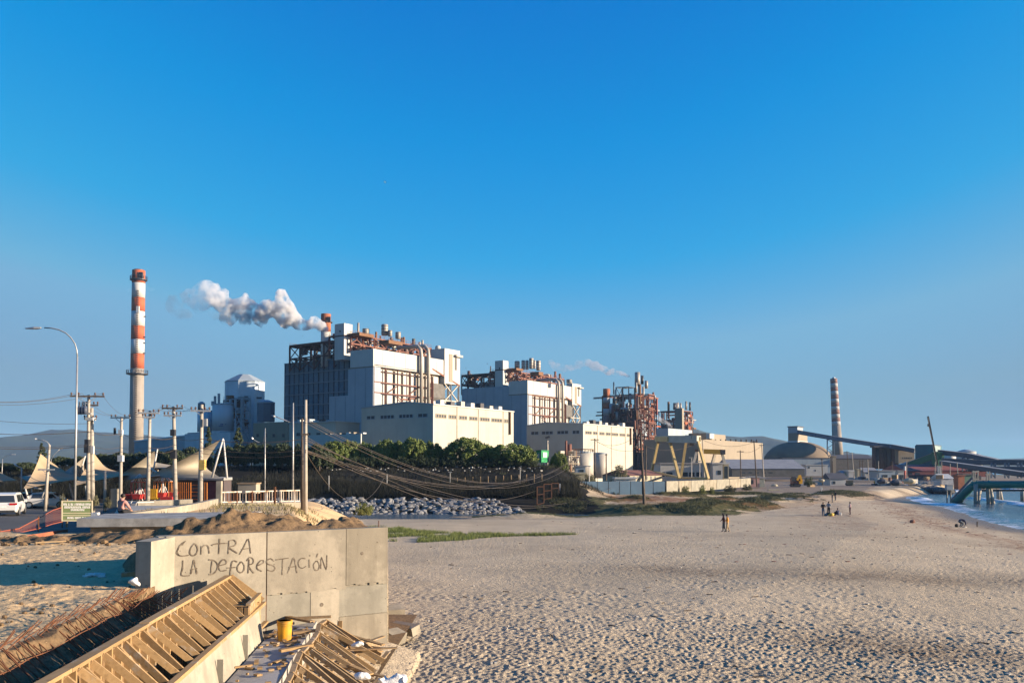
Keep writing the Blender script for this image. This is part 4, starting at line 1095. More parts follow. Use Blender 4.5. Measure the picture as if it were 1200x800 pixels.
sail("tan shade sail with tall peak beside the striped pole", [(47.5, 531.5, 84), (27, 573, 75), (98, 560, 80), (78, 553, 98)], M_SAIL, [(48.5, 584, 55, 569, 78), (40, 571, 50, 573, 78), (33, 584, 29, 570, 77)])
sail("grey shade sail dipping low behind the round dark disc", [(22, 558, 92), (38, 556, 100), (47, 559, 92), (38, 568, 84)], M_SAIL2)
sail("narrow pale shade sail between the peaked sail and transformer pair", [(99, 535, 92), (76, 552, 90), (82, 566, 84), (99, 552, 100)], M_SAIL2, [(86, 586, 81.5, 566, 84), (93, 556, 100, 534, 93)])
sail("tan shade sail rising steeply behind the transformer pair", [(110, 530.5, 86), (86, 569, 76), (152, 556, 80), (124, 548, 100)], M_SAIL, [(103, 584, 100, 569, 78), (112, 562, 126, 558, 80)])
sail("wide pale shade sail over the swing rides", [(181, 528, 80), (125, 566, 82), (188, 557, 76), (186, 551, 95)], M_SAIL2, [(178, 560, 184.5, 526, 80), (176, 548, 190, 558, 80)])
sail("low grey shade sail tucked between the two large sails", [(179, 541, 92), (176, 548, 84), (201, 549, 84), (203, 545, 100)], M_SAIL2)
sail("largest shade sail, grey and sharply peaked beside the railing", [(258.5, 514.5, 74), (168, 560, 79), (261, 561, 72), (238, 546, 94)], M_SAIL2, [(248.5, 559, 261.5, 513.5, 74), (266, 560, 262, 515, 76)], 0.06)
disc = at(38, 562, 86)
dd = thing("round_sign", "dark round sign disc on a thin white post among the sails", "sign", at(38, 590, 86))
MB().tube(at(37, 592, 86), at(37.5, 558, 86), .07, .06, 8).build("post", M_MAST, dd)
MB().tube(disc, disc + Vector((0, .05, 0)), .36, .36, 18).build("disc", M_DARK, dd)

# ------------------------------------------------------------------ playground: swing rides, slat fence, kiosk
M_ORANGE = mat("orange_paint", (0.48, 0.17, 0.03), (0.36, 0.12, 0.025), 3, 0.6)
M_RED = mat("red_paint", (0.42, 0.035, 0.03), (0.32, 0.03, 0.025), 3, 0.5)
M_YPAINT = mat("yellow_paint", (0.62, 0.34, 0.02), (0.5, 0.27, 0.02), 3, 0.5)
M_PINKRED = mat("faded_red_paint", (0.42, 0.10, 0.08), (0.34, 0.08, 0.06), 3, 0.6)
def ride(label, px, Y, apex, base, hw, c1, c2):
    b = at(px, base, Y); t = thing("swing_ride", label, "fairground ride", b, "playground swing rides")
    a = at(px, apex, Y); R_ = hw * ppm(Y)
    for k in range(8):
        an = k * math.pi / 4 + .2
        q = Vector((b.x + R_ * math.cos(an), b.y + R_ * math.sin(an), a.z - R_ * 0.95))
        MB().tube(a, q, .035, .035, 6).build("spoke", M_MAST, t)
        q2 = Vector((b.x + R_ * math.cos(an + .785), b.y + R_ * math.sin(an + .785), a.z - R_ * 0.95))
        MB().tube(q, q2, .04, .04, 6).build("rim_bar", c1, t)
        MB().tube(q, Vector((q.x, q.y, b.z + .5)), .03, .03, 6).build("hanger", c1, t)
        if k % 2 == 0:
            c = Vector((q.x, q.y, b.z + .55))
            MB().loft([[c + Vector((x * .30, y * .30, 0)) for x, y in ((-1, -1), (1, -1), (1, 1), (-1, 1))], [c + Vector((x * .42, y * .38, .45)) for x, y in ((-1, -1), (1, -1), (1, 1), (-1, 1))]]).build("seat_tub", c2, t)
    MB().tube(Vector((b.x, b.y, b.z)), a, .07, .06, 8).build("centre_pole", M_MAST, t)
    for sx in (-1, 1):
        for sy in (-.5, .5):
            MB().tube(Vector((b.x + sx * R_ * .8, b.y + sy * R_ * 1.6, b.z - .1)), Vector((b.x + sx * .1, b.y + sy * R_ * .3, b.z + (a.z - b.z) * .55)), .05, .05, 6).build("leg", M_MAST, t)
ride("left swing ride with red rim and white splayed legs", 163.5, 80, 555, 591, 10, M_PINKRED, M_RED)
ride("right swing ride with orange rim beside the yellow bench", 191, 82, 554, 589, 10.5, M_ORANGE, M_RED)
yb = thing("yellow_seat", "bright yellow playground seat between the swing rides", "play seat", at(180, 587, 79))
for k in range(4): MB().box(at(176.5 + k * 2.2, 579, 79), (.13, .1, 1.0)).build("slat", M_YPAINT, yb)
MB().box(at(180, 583.5, 78.8), (.9, .4, .12)).build("seat", M_YPAINT, yb)
red_m = thing("red_mat", "red padded platform at the foot of the right swing ride", "mat", at(196.5, 586, 79))
MB().box(at(196.5, 584, 79), (1.1, .7, .35)).build("pad", M_RED, red_m)
fen = thing("slat_fence", "orange timber slat fence beside the kiosk", "fence", at(228, 588, 84))
for k in range(7):
    x = 208.5 + k * 2.5
    MB().beam(at(x, 588, 84), at(x, 565, 84), .10, .05).build("slat", M_ORANGE, fen)
for k in range(5):
    MB().beam(at(223.5, 568 + k * 4.2, 84.2), at(236, 568 + k * 4.2, 84.2), .12, .05).build("slat", M_ORANGE, fen)
for k in range(3):
    x = 237.5 + k * 2.5
    MB().beam(at(x, 588, 84), at(x, 565, 84), .11, .05).build("slat", M_ORANGE, fen)
MB().beam(at(207, 576, 84.1), at(243, 576, 84.1), .08, .05).build("rail", M_ORANGE, fen)
M_KIOSK = mat("dark_kiosk_wall", (0.075, 0.055, 0.055), (0.06, 0.05, 0.05), 2, 0.7)
kio = thing("kiosk", "dark flat-roofed playground kiosk with a maroon door", "kiosk", at(250, 588, 86))
c0, c1 = at(209, 588, 86), at(272, 588, 92)
MB().prism([(at(209, 580, 88).x, 88), (at(262, 580, 86).x, 86), (at(271, 580, 88).x, 88), (at(271, 580, 92).x, 92), (at(209, 580, 92).x, 92)], 2.0, at(250, 562.5, 86).z).build("wall", M_KIOSK, kio)
MB().prism([(at(205, 580, 87.4).x, 87.4), (at(262, 580, 85.5).x, 85.5), (at(272, 580, 87.8).x, 87.8), (at(272, 580, 92.6).x, 92.6), (at(205, 580, 92.6).x, 92.6)], at(250, 562.4, 86).z, at(250, 559.5, 86).z).build("roof", M_LEDGE, kio)
MB().box(at(249.5, 576, 86.35), (.95, .12, 2.1)).build("door", mat("maroon_door", (0.10, 0.035, 0.045)), kio)
ledge2 = thing("bench_wall", "long low white bench wall in front of the swing rides", "bench", at(192, 592, 62))
MB().beam(at(161, 591, 62), at(225, 588.5, 64), .45, .5).build("seat_block", M_CONC_PALE, ledge2)
MB().beam(at(160, 588.3, 62), at(222.5, 586.3, 64), .55, .08).build("seat_top", M_WHITE, ledge2)
hut = thing("service_hut", "low beige service hut behind the railing", "hut", at(292, 575, 96))
MB().box(at(292, 572, 96), (2.0, 1.6, 1.1)).build("wall", M_SAIL2, hut); MB().box(at(292, 566, 96), (2.2, 1.8, .14)).build("roof", M_OLDWOOD, hut)

# ------------------------------------------------------------------ signboard and mesh fence
sg = thing("signboard", "green signboard with rows of white lettering on the plaza edge", "sign", at(90, 612, 40))
M_SIGN = mat("sign_green", (0.085, 0.13, 0.05), (0.12, 0.13, 0.06), 4, 0.7, lo=.4, hi=.6)
M_CREAM = mat("cream_paint", (0.36, 0.32, 0.225), (0.32, 0.28, 0.20), 3, 0.7)
SA, SB = at(73, 610, 40), at(108, 610, 40.6)
def SPt(u, py, off=0.0):
    q = at(73 + 35 * u, py, 40 + .6 * u); q.y -= off; return q
def srect(mb, u0, u1, y0, y1, o1, o0): return mb.hexa([SPt(u0, y1, o1), SPt(u1, y1, o1), SPt(u1, y1, o0), SPt(u0, y1, o0), SPt(u0, y0, o1), SPt(u1, y0, o1), SPt(u1, y0, o0), SPt(u0, y0, o0)])
srect(MB(), 0, 1, 587, 610, 0, -.05).build("board", M_SIGN, sg)
for u0, u1, y0, y1 in ((-.015, 1.015, 586.2, 587.4), (-.015, 1.015, 609.2, 610.4), (-.02, .015, 587, 610), (.985, 1.02, 587, 610)):
    srect(MB(), u0, u1, y0, y1, .03, -.02).build("frame", M_CREAM, sg)
for y0 in (600.4, 603.2): srect(MB(), .02, .98, y0, y0 + .9, .015, 0).build("stripe", M_CREAM, sg)
tx = MB()
def word_row(y0, y1, u, end):
    while u < end:
        w_ = rnd.uniform(.014, .026)
        k = rnd.randrange(4)
        srect(tx, u, u + w_ * .4, y0, y1, .02, 0)
        if k in (0, 2): srect(tx, u + w_ * .4, u + w_, y0, y0 + (y1 - y0) * .3, .02, 0)
        if k in (1, 2): srect(tx, u + w_ * .4, u + w_, y1 - (y1 - y0) * .3, y1, .02, 0)
        if k == 3: srect(tx, u + w_ * .7, u + w_, y0, y1, .02, 0)
        u += w_ + (.008 if rnd.random() < .84 else .04)
word_row(589.4, 591.8, .04, .97); word_row(592.8, 595.2, .07, .93); word_row(596.0, 598.2, .29, .74); word_row(605.4, 607.6, .17, .8)
tx.build("lettering", M_WHITE, sg)
for u in (.12, .88): MB().beam(SPt(u, 618, -.09), SPt(u, 584.5, -.09), .07).build("post", M_OLDWOOD, sg)
M_NET = mat("orange_net", (0.30, 0.08, 0.04), (0.25, 0.07, 0.04), 3, 0.7)
net = thing("barrier_netting", "sagging red-orange plastic barrier netting beside the road", "netting", at(45, 615, 38))
NA = [(-30, 630, 34), (0, 622.5, 36), (22, 619, 38), (45, 607, 40), (62, 597.5, 42), (73, 594, 42.5)]
NB = [(-30, 632, 34), (0, 625.5, 36), (22, 624, 38), (45, 619, 40), (62, 613.5, 42), (73, 611, 42.5)]
A_ = [at(*p) for p in NA]; B_ = [at(*p) for p in NB]
for L_, nm in ((A_, "top_cord"), (B_, "bottom_cord")): MB().path(L_, .022 if nm == "top_cord" else .02, 5).build(nm, M_NET, net)
mesh_ = MB()
for i in range(len(A_) - 1):
    for j in range(14):
        t_ = j / 14
        a, c = A_[i].lerp(A_[i + 1], t_), B_[i].lerp(B_[i + 1], t_)
        mesh_.beam(a, c, .005)
    for k in range(1, 7): mesh_.beam(A_[i].lerp(B_[i], k / 7), A_[i + 1].lerp(B_[i + 1], k / 7), .005)
tag(mesh_.build("mesh_strands", M_NET, net), kind='stuff')
for i in (1, 3, 5): MB().beam(B_[i] - Vector((0, 0, .3)), A_[i] + Vector((0, 0, .1)), .04).build("stake", M_RUST, net)
small_box("white_bag", "pale rounded bag resting on the plaza by the signboard", "bag", 112, 602.3, 39.5, (.30, .22, .17), M_SACK)

# ------------------------------------------------------------------ cars
M_TYRE = mat("tyre_rubber", (0.02, 0.02, 0.02), (0.03, 0.03, 0.03), 8, 0.85)
M_RIM = mat("alloy_rim", (0.45, 0.45, 0.46), None, 4, 0.35, metal=0.7)
M_GLASS = mat("car_glass", (0.02, 0.025, 0.03), (0.025, 0.03, 0.035), 2, 0.08, spec=0.7)
M_TAIL = mat("tail_lens", (0.35, 0.01, 0.012), None, 4, 0.25)
M_PLATE = mat("number_plate", (0.6, 0.6, 0.58), None, 4, 0.5)
def car(label, loc, heading, paint, L=4.6, Wd=1.85, H=1.65, saloon=False, group="cars on the road"):
    t = thing("parked_car" if saloon else "estate_car", label, "car", loc, group, heading)
    hw = Wd / 2
    # local: +x forward, body lofted across stations of (x, half width, z0, z1)
    def ring(x, w, z0, z1, tuck): return [(x, -w * tuck, z0), (x, w * tuck, z0), (x, w, z0 + (z1 - z0) * .35), (x, w, z0 + (z1 - z0) * .72), (x, w * .93, z1), (x, -w * .93, z1), (x, -w, z0 + (z1 - z0) * .72), (x, -w, z0 + (z1 - z0) * .35)]
    bl = .92 if not saloon else .88
    st = [(-L / 2, hw * .86, .42, bl - .12), (-L / 2 + .08, hw * .95, .30, bl), (-L / 2 + .6, hw, .24, bl + .02), (0, hw, .22, bl), (L / 2 - 1.1, hw, .23, bl - .06), (L / 2 - .3, hw * .93, .27, bl - .18), (L / 2, hw * .8, .36, bl - .32)]
    MB().loft([ring(*s, .9) for s in st]).build("body", paint, t, False)
    if saloon: cab = [(-L / 2 + .55, bl - .02), (-L / 2 + 1.05, H - .05), (-.1, H), (.55, H - .05), (1.35, bl - .04)]
    else: cab = [(-L / 2 + .12, bl - .02), (-L / 2 + .35, H - .10), (-L / 2 + .9, H), (.3, H - .02), (.75, H - .10), (1.55, bl - .06)]
    def gring(x, z, k): 
        w0, w1 = hw * .94, hw * (.94 - .2 * max(0, (z - bl)) / (H - bl))
        return [(x, -w0, bl - .05), (x, w0, bl - .05), (x, w1, z), (x, -w1, z)]
    MB().loft([gring(x, max(z, bl - .03), 0) for x, z in cab]).build("cabin", paint, t, False)
    # glazing laid just proud
    x0, x1 = cab[0][0], cab[1][0]
    wz = lambda z: hw * (.94 - .2 * max(0, (z - bl)) / (H - bl))
    z0, z1 = bl + .06, cab[1][1] - .08
    xx = lambda z: x0 + (x1 - x0) * (z - cab[0][1]) / (cab[1][1] - cab[0][1])
    MB().hexa([(xx(z0) - .012, -wz(z0) * .86, z0), (xx(z0) + .02, -wz(z0) * .86, z0), (xx(z0) + .02, wz(z0) * .86, z0), (xx(z0) - .012, wz(z0) * .86, z0),
               (xx(z1) - .012, -wz(z1) * .86, z1), (xx(z1) + .02, -wz(z1) * .86, z1), (xx(z1) + .02, wz(z1) * .86, z1), (xx(z1) - .012, wz(z1) * .86, z1)]).build("rear_window", M_GLASS, t)
    fx0, fx1 = cab[-1][0], cab[-2][0]; fz1 = cab[-2][1] - .06
    fxx = lambda z: fx0 + (fx1 - fx0) * (z - cab[-1][1]) / (cab[-2][1] - cab[-1][1])
    MB().hexa([(fxx(z0) - .02, -wz(z0) * .88, z0), (fxx(z0) + .012, -wz(z0) * .88, z0), (fxx(z0) + .012, wz(z0) * .88, z0), (fxx(z0) - .02, wz(z0) * .88, z0),
               (fxx(fz1) - .02, -wz(fz1) * .88, fz1), (fxx(fz1) + .012, -wz(fz1) * .88, fz1), (fxx(fz1) + .012, wz(fz1) * .88, fz1), (fxx(fz1) - .02, wz(fz1) * .88, fz1)]).build("windscreen", M_GLASS, t)
    ztop = H - .16
    for s in (-1, 1):
        sp = [(cab[1][0] + (.15 if not saloon else .0), -.05), (-.05, .86)] if not saloon else [(cab[1][0] + .02, .02), (.05, .78)]
        for a, b2 in ((cab[0][0] + .45, -.12), (-.05, fx0 - .38)):
            m = MB(); y0, y1 = s * (wz(z0) + .008), s * (wz(ztop) + .008)
            q = [(a, y0, z0), (b2, y0, z0), (min(b2, fxx(ztop) - .1), y1, ztop), (a + .12, y1, ztop)]
            i_ = [(p[0], p[1] - s * .03, p[2]) for p in q]
            m.loft([q, i_]).build("side_window", M_GLASS, t)
        for wx in (-L / 2 + .85, L / 2 - .9):
            wobj = MB().path([(wx, s * (hw - .20), .33), (wx, s * (hw + .015), .33)], .33, 18).build("wheel", M_TYRE, t)
            MB().path([(wx, s * (hw - .02), .33), (wx, s * (hw + .025), .33)], .22, 12).build("rim", M_RIM, wobj)
        MB().box((-L / 2 + .10, s * hw * .68, bl - .06), (.22, hw * .5, .15)).build("tail_light", M_TAIL, t)
        MB().box((L / 2 - .22, s * hw * .68, bl - .30), (.2, hw * .4, .13)).build("headlight", M_WHITE, t)
        MB().box((.75, s * (hw + .08), bl + .06), (.12, .18, .13)).build("mirror", paint, t)
    MB().box((-L / 2 - .005, 0, .66), (.03, .42, .14)).build("number_plate", M_PLATE, t)
    MB().box((-L / 2 + .02, 0, .36), (.12, Wd * .8, .14)).build("bumper", M_DARK, t)
    return t
M_CARW = mat("white_car_paint", (0.50, 0.49, 0.48), (0.46, 0.455, 0.45), 1, 0.25, spec=0.5)
M_CARS = mat("silver_car_paint", (0.45, 0.47, 0.50), (0.42, 0.44, 0.47), 1, 0.25, spec=0.5)
M_CARP = mat("plum_car_paint", (0.035, 0.012, 0.03), (0.03, 0.012, 0.025), 1, 0.2, spec=0.6)
cp = at(7, 603.6, 61); car("white estate car driving away at the left edge of the road", Vector((cp.x - .9, 62.8, tz(cp.x - .9, 62.8) + .02)), math.atan2(.927, -.375), M_CARW)
cp = at(56, 595.5, 80); car("white saloon parked side-on beneath the peaked shade sail", Vector((cp.x, 80, tz(cp.x, 80) + .02)), R(12), M_CARW, 4.4, 1.75, 1.48, True)
cp = at(38, 596, 82); car("dark plum saloon parked between the white cars", Vector((cp.x - .8, 83, tz(cp.x, 83) + .02)), R(75), M_CARP, 4.4, 1.75, 1.42, True)
# little scrub at the plaza edge behind the signboard
# ------------------------------------------------------------------ vegetation
def leaf_mat(name, c1, c2, c3):
    t = NT(name)
    g = t.n("ObjectInfo")
    f = t.noise(1.3, 4, 0.6)
    col = t.mix(t.ramp(f, [(0.35, 0), (0.65, 1)]), c1, c2)
    col = t.mix(t.ramp(t.noise(7.0, 2, 0.5), [(0.5, 0), (0.75, 0.8)]), col, c3)
    col = t.mix(t.ramp(g.outputs["Random"], [(0, 0), (1, 0.35)]), col, tuple(x * 0.6 for x in c1))
    t.bsdf(col, 0.7, 0, None, 0.2)
    return t.m
M_LEAF = leaf_mat("pine_foliage", (0.07, 0.105, 0.024), (0.125, 0.155, 0.036), (0.17, 0.18, 0.05))
M_CONIF = leaf_mat("dark_conifer_foliage", (0.028, 0.045, 0.022), (0.05, 0.065, 0.03), (0.07, 0.075, 0.035))
M_GREYLEAF = leaf_mat("grey_green_foliage", (0.10, 0.10, 0.055), (0.15, 0.135, 0.075), (0.19, 0.165, 0.09))
M_BUSH = leaf_mat("bush_foliage", (0.085, 0.11, 0.028), (0.14, 0.15, 0.045), (0.20, 0.18, 0.06))
M_BARK = mat("bark", (0.12, 0.085, 0.06), (0.08, 0.06, 0.045), 3, 0.9)
NPR = np.random.RandomState(11)
def leaf_quads(C, N, size, asp=1.6):
    n = len(C)
    r = NPR.normal(size=(n, 3)); nn = N + r * 0.6; nn /= np.linalg.norm(nn, axis=1)[:, None] + 1e-9
    a = np.cross(nn, NPR.normal(size=(n, 3))); a /= np.linalg.norm(a, axis=1)[:, None] + 1e-9
    b = np.cross(nn, a)
    s = (size * NPR.uniform(0.6, 1.4, n))[:, None]
    V = np.stack([C - a * s * asp * .5, C + b * s * .5, C + a * s * asp * .5, C - b * s * .5], 1).reshape(-1, 3)
    Q = np.arange(n * 4).reshape(n, 4)
    return V, Q
def mesh_np(name, V, Q, m):
    o = raw_mesh(name, V, Q, m, None, False); me = o.data; bpy.data.objects.remove(o); return me
def crown_mesh(kind, seed):
    global NPR
    NPR = np.random.RandomState(seed)
    C, N = [], []
    if kind == 'dome':
        for i in range(170):
            v = NPR.normal(size=3); v[2] = abs(v[2]) * 1.1 - 0.25; v /= np.linalg.norm(v)
            rr = NPR.uniform(0.82, 0.93) if i > 40 else NPR.uniform(0.1, 0.5)
            c = np.array([v[0] * rr, v[1] * rr, 0.36 + v[2] * rr * 0.66])
            lr = NPR.uniform(0.09, 0.19)
            d = NPR.normal(size=(90, 3)); d /= np.linalg.norm(d, axis=1)[:, None]; d[:, 2] *= .8
            C.append(c + d * lr * NPR.uniform(.5, 1.05, (90, 1))); N.append(d)
        size = 0.045
    elif kind == 'cone':
        for i in range(70):
            h = NPR.uniform(0, 1) ** 1.2; an = NPR.uniform(0, 6.28); rr = (1 - h) * .55 * NPR.uniform(.3, 1.05) + .03
            c = np.array([math.cos(an) * rr, math.sin(an) * rr, .12 + h * 1.75])
            d = NPR.normal(size=(50, 3)); d /= np.linalg.norm(d, axis=1)[:, None]
            C.append(c + d * NPR.uniform(.03, .16 * (1.25 - h), (50, 1)) * np.array([1.2, 1.2, .7])); N.append(d)
        size = 0.06
    else:
        for i in range(60):
            v = NPR.normal(size=3); v[2] = abs(v[2]); v /= np.linalg.norm(v)
            c = np.array([v[0], v[1], v[2] * .9 + .1]) * NPR.uniform(.3, .95)
            d = NPR.normal(size=(80, 3)); d /= np.linalg.norm(d, axis=1)[:, None]
            C.append(c + d * NPR.uniform(.04, .24, (80, 1))); N.append(d)
        size = 0.05
    C = np.concatenate(C); N = np.concatenate(N)
    C[:, 2] = np.maximum(C[:, 2], 0.0)
    return leaf_quads(C, N, size)
CROWNS = {}
for kind in ('dome', 'cone', 'bush'):
    for i in range(4 if kind == 'dome' else 2):
        CROWNS[kind, i] = crown_mesh(kind, 50 + i * 7 + len(kind))
MESHES = {}
def tree(name, label, cat, px, ptop, hw, Y, kind, m, group, pbase=None, var=0, trunk=True, rz=0.0, depth=1.0):
    x = at(px, 540, Y).x
    zb = tz(x, Y) if pbase is None else at(px, pbase, Y).z
    ztop = at(px, ptop, Y).z; H = ztop - zb
    t = thing(name, label, cat, Vector((x, Y, zb)), group, rz if rz else 0.001)
    key = (kind, var, m.name)
    if key not in MESHES: MESHES[key] = mesh_np("crown", *CROWNS[kind, var], m)
    c = bpy.data.objects.new("crown" if trunk else "foliage", MESHES[key]); COL.objects.link(c); c.parent = t
    w = hw * ppm(Y)
    if kind == 'dome': k = H / 1.05; c.location = (0, 0, -0.02 * H); c.scale = (w, w * depth, k)
    elif kind == 'cone': c.location = (0, 0, 0); c.scale = (w * 1.7, w * 1.7, H / 1.92)
    else: c.scale = (w, w * depth, H / 1.15)
    ORG[c] = Vector((0, 0, 0))
    if trunk:
        b = MB(); r0 = max(.10, H * .035)
        b.path([(0, 0, -.3), (.06 * H * .3, 0, H * .25), (-.02, .03, H * .55)], [r0, r0 * .75, r0 * .4], 7)
        for k in range(3):
            an = k * 2.1 + var; b.path([(0, 0, H * .22), (w * .35 * math.cos(an), w * .35 * math.sin(an), H * .5)], [r0 * .5, r0 * .2], 5)
        b.build("trunk", M_BARK, t)
    return t
row = [(392, 516, 17), (410, 515, 15), (428, 516.5, 13), (452, 513.5, 13), (468, 515.5, 12), (485, 511.5, 15.5), (505, 515.5, 14), (524, 523, 9), (548, 511.5, 25), (576, 521.5, 15), (599, 518, 26)]
desc = ["pine crown nearest the tall pole in the embankment row", "second pine crown along the embankment from the tall pole", "low pine crown before the blue-clad tower foot", "round pine crown before the white hall's left end",
        "small pine crown in a dip of the row before the white hall", "rounded bright pine crown just left of the hall corner", "dark pine crown under the hall corner", "smallest pine crown between two big domes",
        "broad highest domed pine crown before the sunlit hall side", "pine crown squeezed between the two broadest domes", "broad domed pine crown beside the green booth"]
for i, (px, pt, hw) in enumerate(row):
    tree("pine_tree", desc[i], "tree", px, pt, hw * 1.18, 146 + (i * 37 % 5), 'dome', M_LEAF, "pines along the embankment top", var=i % 4, rz=i * 1.3 + .3)
HT = ["touching the tall pole's left side", "in the gap left of the paired poles", "below the annexe's small windows", "behind the thin white lamp with slanting arm", "just right of the broad conifer's foot", "between the two conifers", "left of the pointed conifer above the orange slats", "behind the double-armed dark pole", "above the grey sails beside the slim pole", "behind the swing rides, left part", "under the striped chimney's left edge", "behind the steep tan sail", "left of the transformer poles", "right of the lone conifer", "behind the double street lamp", "at the far left edge"]
HS = ["nearest the tall pole", "second from the tall pole", "third from the tall pole", "below the low pine crown", "before the blue flank foot", "left of the white hall end", "under the hall's left end", "under the first hall window", "under the small dip crown", "under the second hall window", "left of the hall corner", "at the hall corner", "right under the hall corner", "under the first lit window", "left of the broadest dome", "under the broadest dome's left half", "under the broadest dome's middle", "under the broadest dome's right half", "in the squeezed gap between domes", "under the last dome's left half", "under the last dome's middle", "under the last dome's right half", "right beside the green booth"]
for i in range(23):
    px = 384 + i * 10.8
    tree("hedge_shrub", "dark hedge shrub beneath the pines " + HS[i], "shrub", px, 531 + (i * 7 % 5), 11, 143.5, 'bush', M_CONIF, "hedge shrubs under the pines", pbase=546, var=i % 2, trunk=False, rz=i * 1.7 + .2)
for i, (px, pt, hw) in enumerate([(374, 519, 15), (352, 519, 14), (331, 518, 15), (312, 519.5, 13), (295, 518, 13), (266, 521, 13), (226, 523, 15), (203, 525, 14), (182, 527, 14), (161, 529, 13), (140, 529, 13), (120, 531, 12), (96, 534, 12), (72, 534, 13), (30, 541, 14), (6, 542, 13)]):
    tree("hedge_tree", "dark low hedge tree " + HT[i], "tree", px, pt, hw * 1.15, 140 + (i * 29 % 7), 'dome', M_CONIF, "hedge trees behind the playground", var=(i + 1) % 4, rz=i * 2.1 + .5)
tree("conifer_tree", "dark pointed conifer left of the two before the pale silo", "tree", 244, 499, 10, 148, 'cone', M_CONIF, "conifers before the silos", var=0, rz=.4)
tree("conifer_tree", "dark broad conifer just right of the pale silo foot", "tree", 279, 500, 12, 149, 'cone', M_CONIF, "conifers before the silos", var=1, rz=1.4)
tree("conifer_tree", "dark conifer standing alone against the hills behind the peaked sail", "tree", 49, 518, 10, 135, 'cone', M_CONIF, None, var=0, rz=2.2)
tree("broadleaf_tree", "green domed tree sloping down right of the green booth", "tree", 655, 528, 11, 152, 'dome', M_LEAF, None, pbase=556, var=2, rz=.9)
tree("feathery_tree", "grey-green feathery tree rising behind the blue sheet fence", "tree", 726, 541, 11, 175, 'bush', M_GREYLEAF, None, pbase=566, var=0, rz=.2)
tree("feathery_tree", "small bushy grey tree beside the pale shed behind the blue fence", "tree", 690, 552, 9, 172, 'bush', M_GREYLEAF, None, pbase=566, var=1, rz=.8)
for i, (px, pt, hw, Y, pb, lab) in enumerate([(427, 586, 13, 57, 603, "rounded green bush at the drop beside the river rocks"), (651, 549, 9, 150, 566, "dry tawny bush on the slope under the green booth"), (640, 545, 6, 147, 556, "pale dry bush right under the green booth"),
    (803, 566, 6, 148, 580, "bright green bush at the corner of the blue fence"), (823, 566, 5, 150, 578, "green bush before the white wall, left of two"), (834, 568, 5, 152, 578, "green bush before the white wall, right of two"),
    (855, 567, 9, 158, 576, "low grey scrub along the white wall"), (875, 565, 7, 165, 574, "grey scrub by the end of the white wall"), (690, 573, 10, 140, 583, "low scrub below the blue fence, leftmost"), (720, 574, 9, 141, 584, "low dark scrub below the blue fence, middle"),
    (748, 573, 8, 143, 582, "low scrub below the blue fence by the leaning pole"), (948, 556, 8, 215, 568, "dark shrub beside the yellow excavator"), (113, 578, 5, 60, 592, "grey spiky shrub behind the signboard"), (74, 575, 6, 62, 594, "dry reddish weeds behind the signboard"), (127, 580, 5, 66, 594, "dry brown weeds by the stub post"), (975, 571, 7, 170, 578, "dry bush on the sand before the brown silos")]):
    m_ = (M_BUSH, M_GREYLEAF, M_GREYLEAF, M_BUSH, M_BUSH, M_BUSH, M_GREYLEAF, M_GREYLEAF, M_GREYLEAF, M_CONIF, M_BUSH, M_CONIF, M_GREYLEAF, M_GREYLEAF, M_GREYLEAF, M_GREYLEAF)[i]
    tree("bush", lab, "bush", px, pt, hw, Y, 'bush', m_, "scattered bushes", pbase=pb, var=i % 2, trunk=False, rz=i * .9 + .1, depth=.7)

# grasses
def blade_field(name, pts, h, w, m, label, lean=0.35):
    """pts (n,3); one crossed blade pair per point"""
    n = len(pts)
    an = NPR.uniform(0, 6.28, n); hh = h * NPR.uniform(.5, 1.3, n)
    d = np.stack([np.cos(an), np.sin(an), np.zeros(n)], 1)
    l = NPR.normal(size=(n, 3)) * lean; l[:, 2] = 1
    tip = pts + l * hh[:, None]
    V = np.stack([pts - d * w, pts + d * w, tip + d * w * .15, tip - d * w * .15], 1).reshape(-1, 3)
    o = raw_mesh(name, V, np.arange(n * 4).reshape(n, 4), m, 'stuff', False)
    tag(o, label, "grass")
    return o
def scatter(n, x0, x1, y0, y1, keep):
    x = NPR.uniform(x0, x1, n); y = NPR.uniform(y0, y1, n)
    k = keep(x, y); x, y = x[k], y[k]
    return np.stack([x, y, terrain(x, y) - .02], 1)
M_GRASS = leaf_mat("beach_grass", (0.085, 0.12, 0.03), (0.13, 0.155, 0.045), (0.20, 0.18, 0.07))
M_DUNEV = leaf_mat('dune_plants', (0.055, 0.07, 0.035), (0.105, 0.105, 0.05), (0.16, 0.13, 0.06))
M_DRYG = leaf_mat("dry_bank_grass", (0.014, 0.015, 0.010), (0.010, 0.012, 0.008), (0.032, 0.028, 0.018))
M_STRAW = leaf_mat("straw_grass", (0.17, 0.135, 0.065), (0.11, 0.105, 0.045), (0.22, 0.175, 0.09))
def patch(x, y):
    px = x / y * F + 600; py = HORIZON + (6.5 - 0.45) / y * F
    yc = np.interp(px, [430, 455, 500, 540, 580, 650], [626, 627, 630, 631, 628.5, 627]); hw = np.interp(px, [430, 455, 480, 520, 560, 600, 650, 680], [8, 9, 9, 6, 3.4, 1.8, 1.2, 0])
    return (np.abs(py - yc) < hw * (0.55 + 0.9 * fbm(x * .25, y * .12, 501))) & (fbm(x * 0.5, y * 0.35, 505) > 0.40)
blade_field("beach_grass", scatter(110000, -14, 7, 56, 90, patch), .26, .018, M_GRASS, "low green grass patch growing on the sand beyond the wall")
blade_field("bank_grass", scatter(46000, -75, 10, 120.8, 129, lambda x, y: fbm(x * .3, y * .5, 511) > .36), 1.0, .022, M_DRYG, "dark dry reeds covering the foot of the embankment")
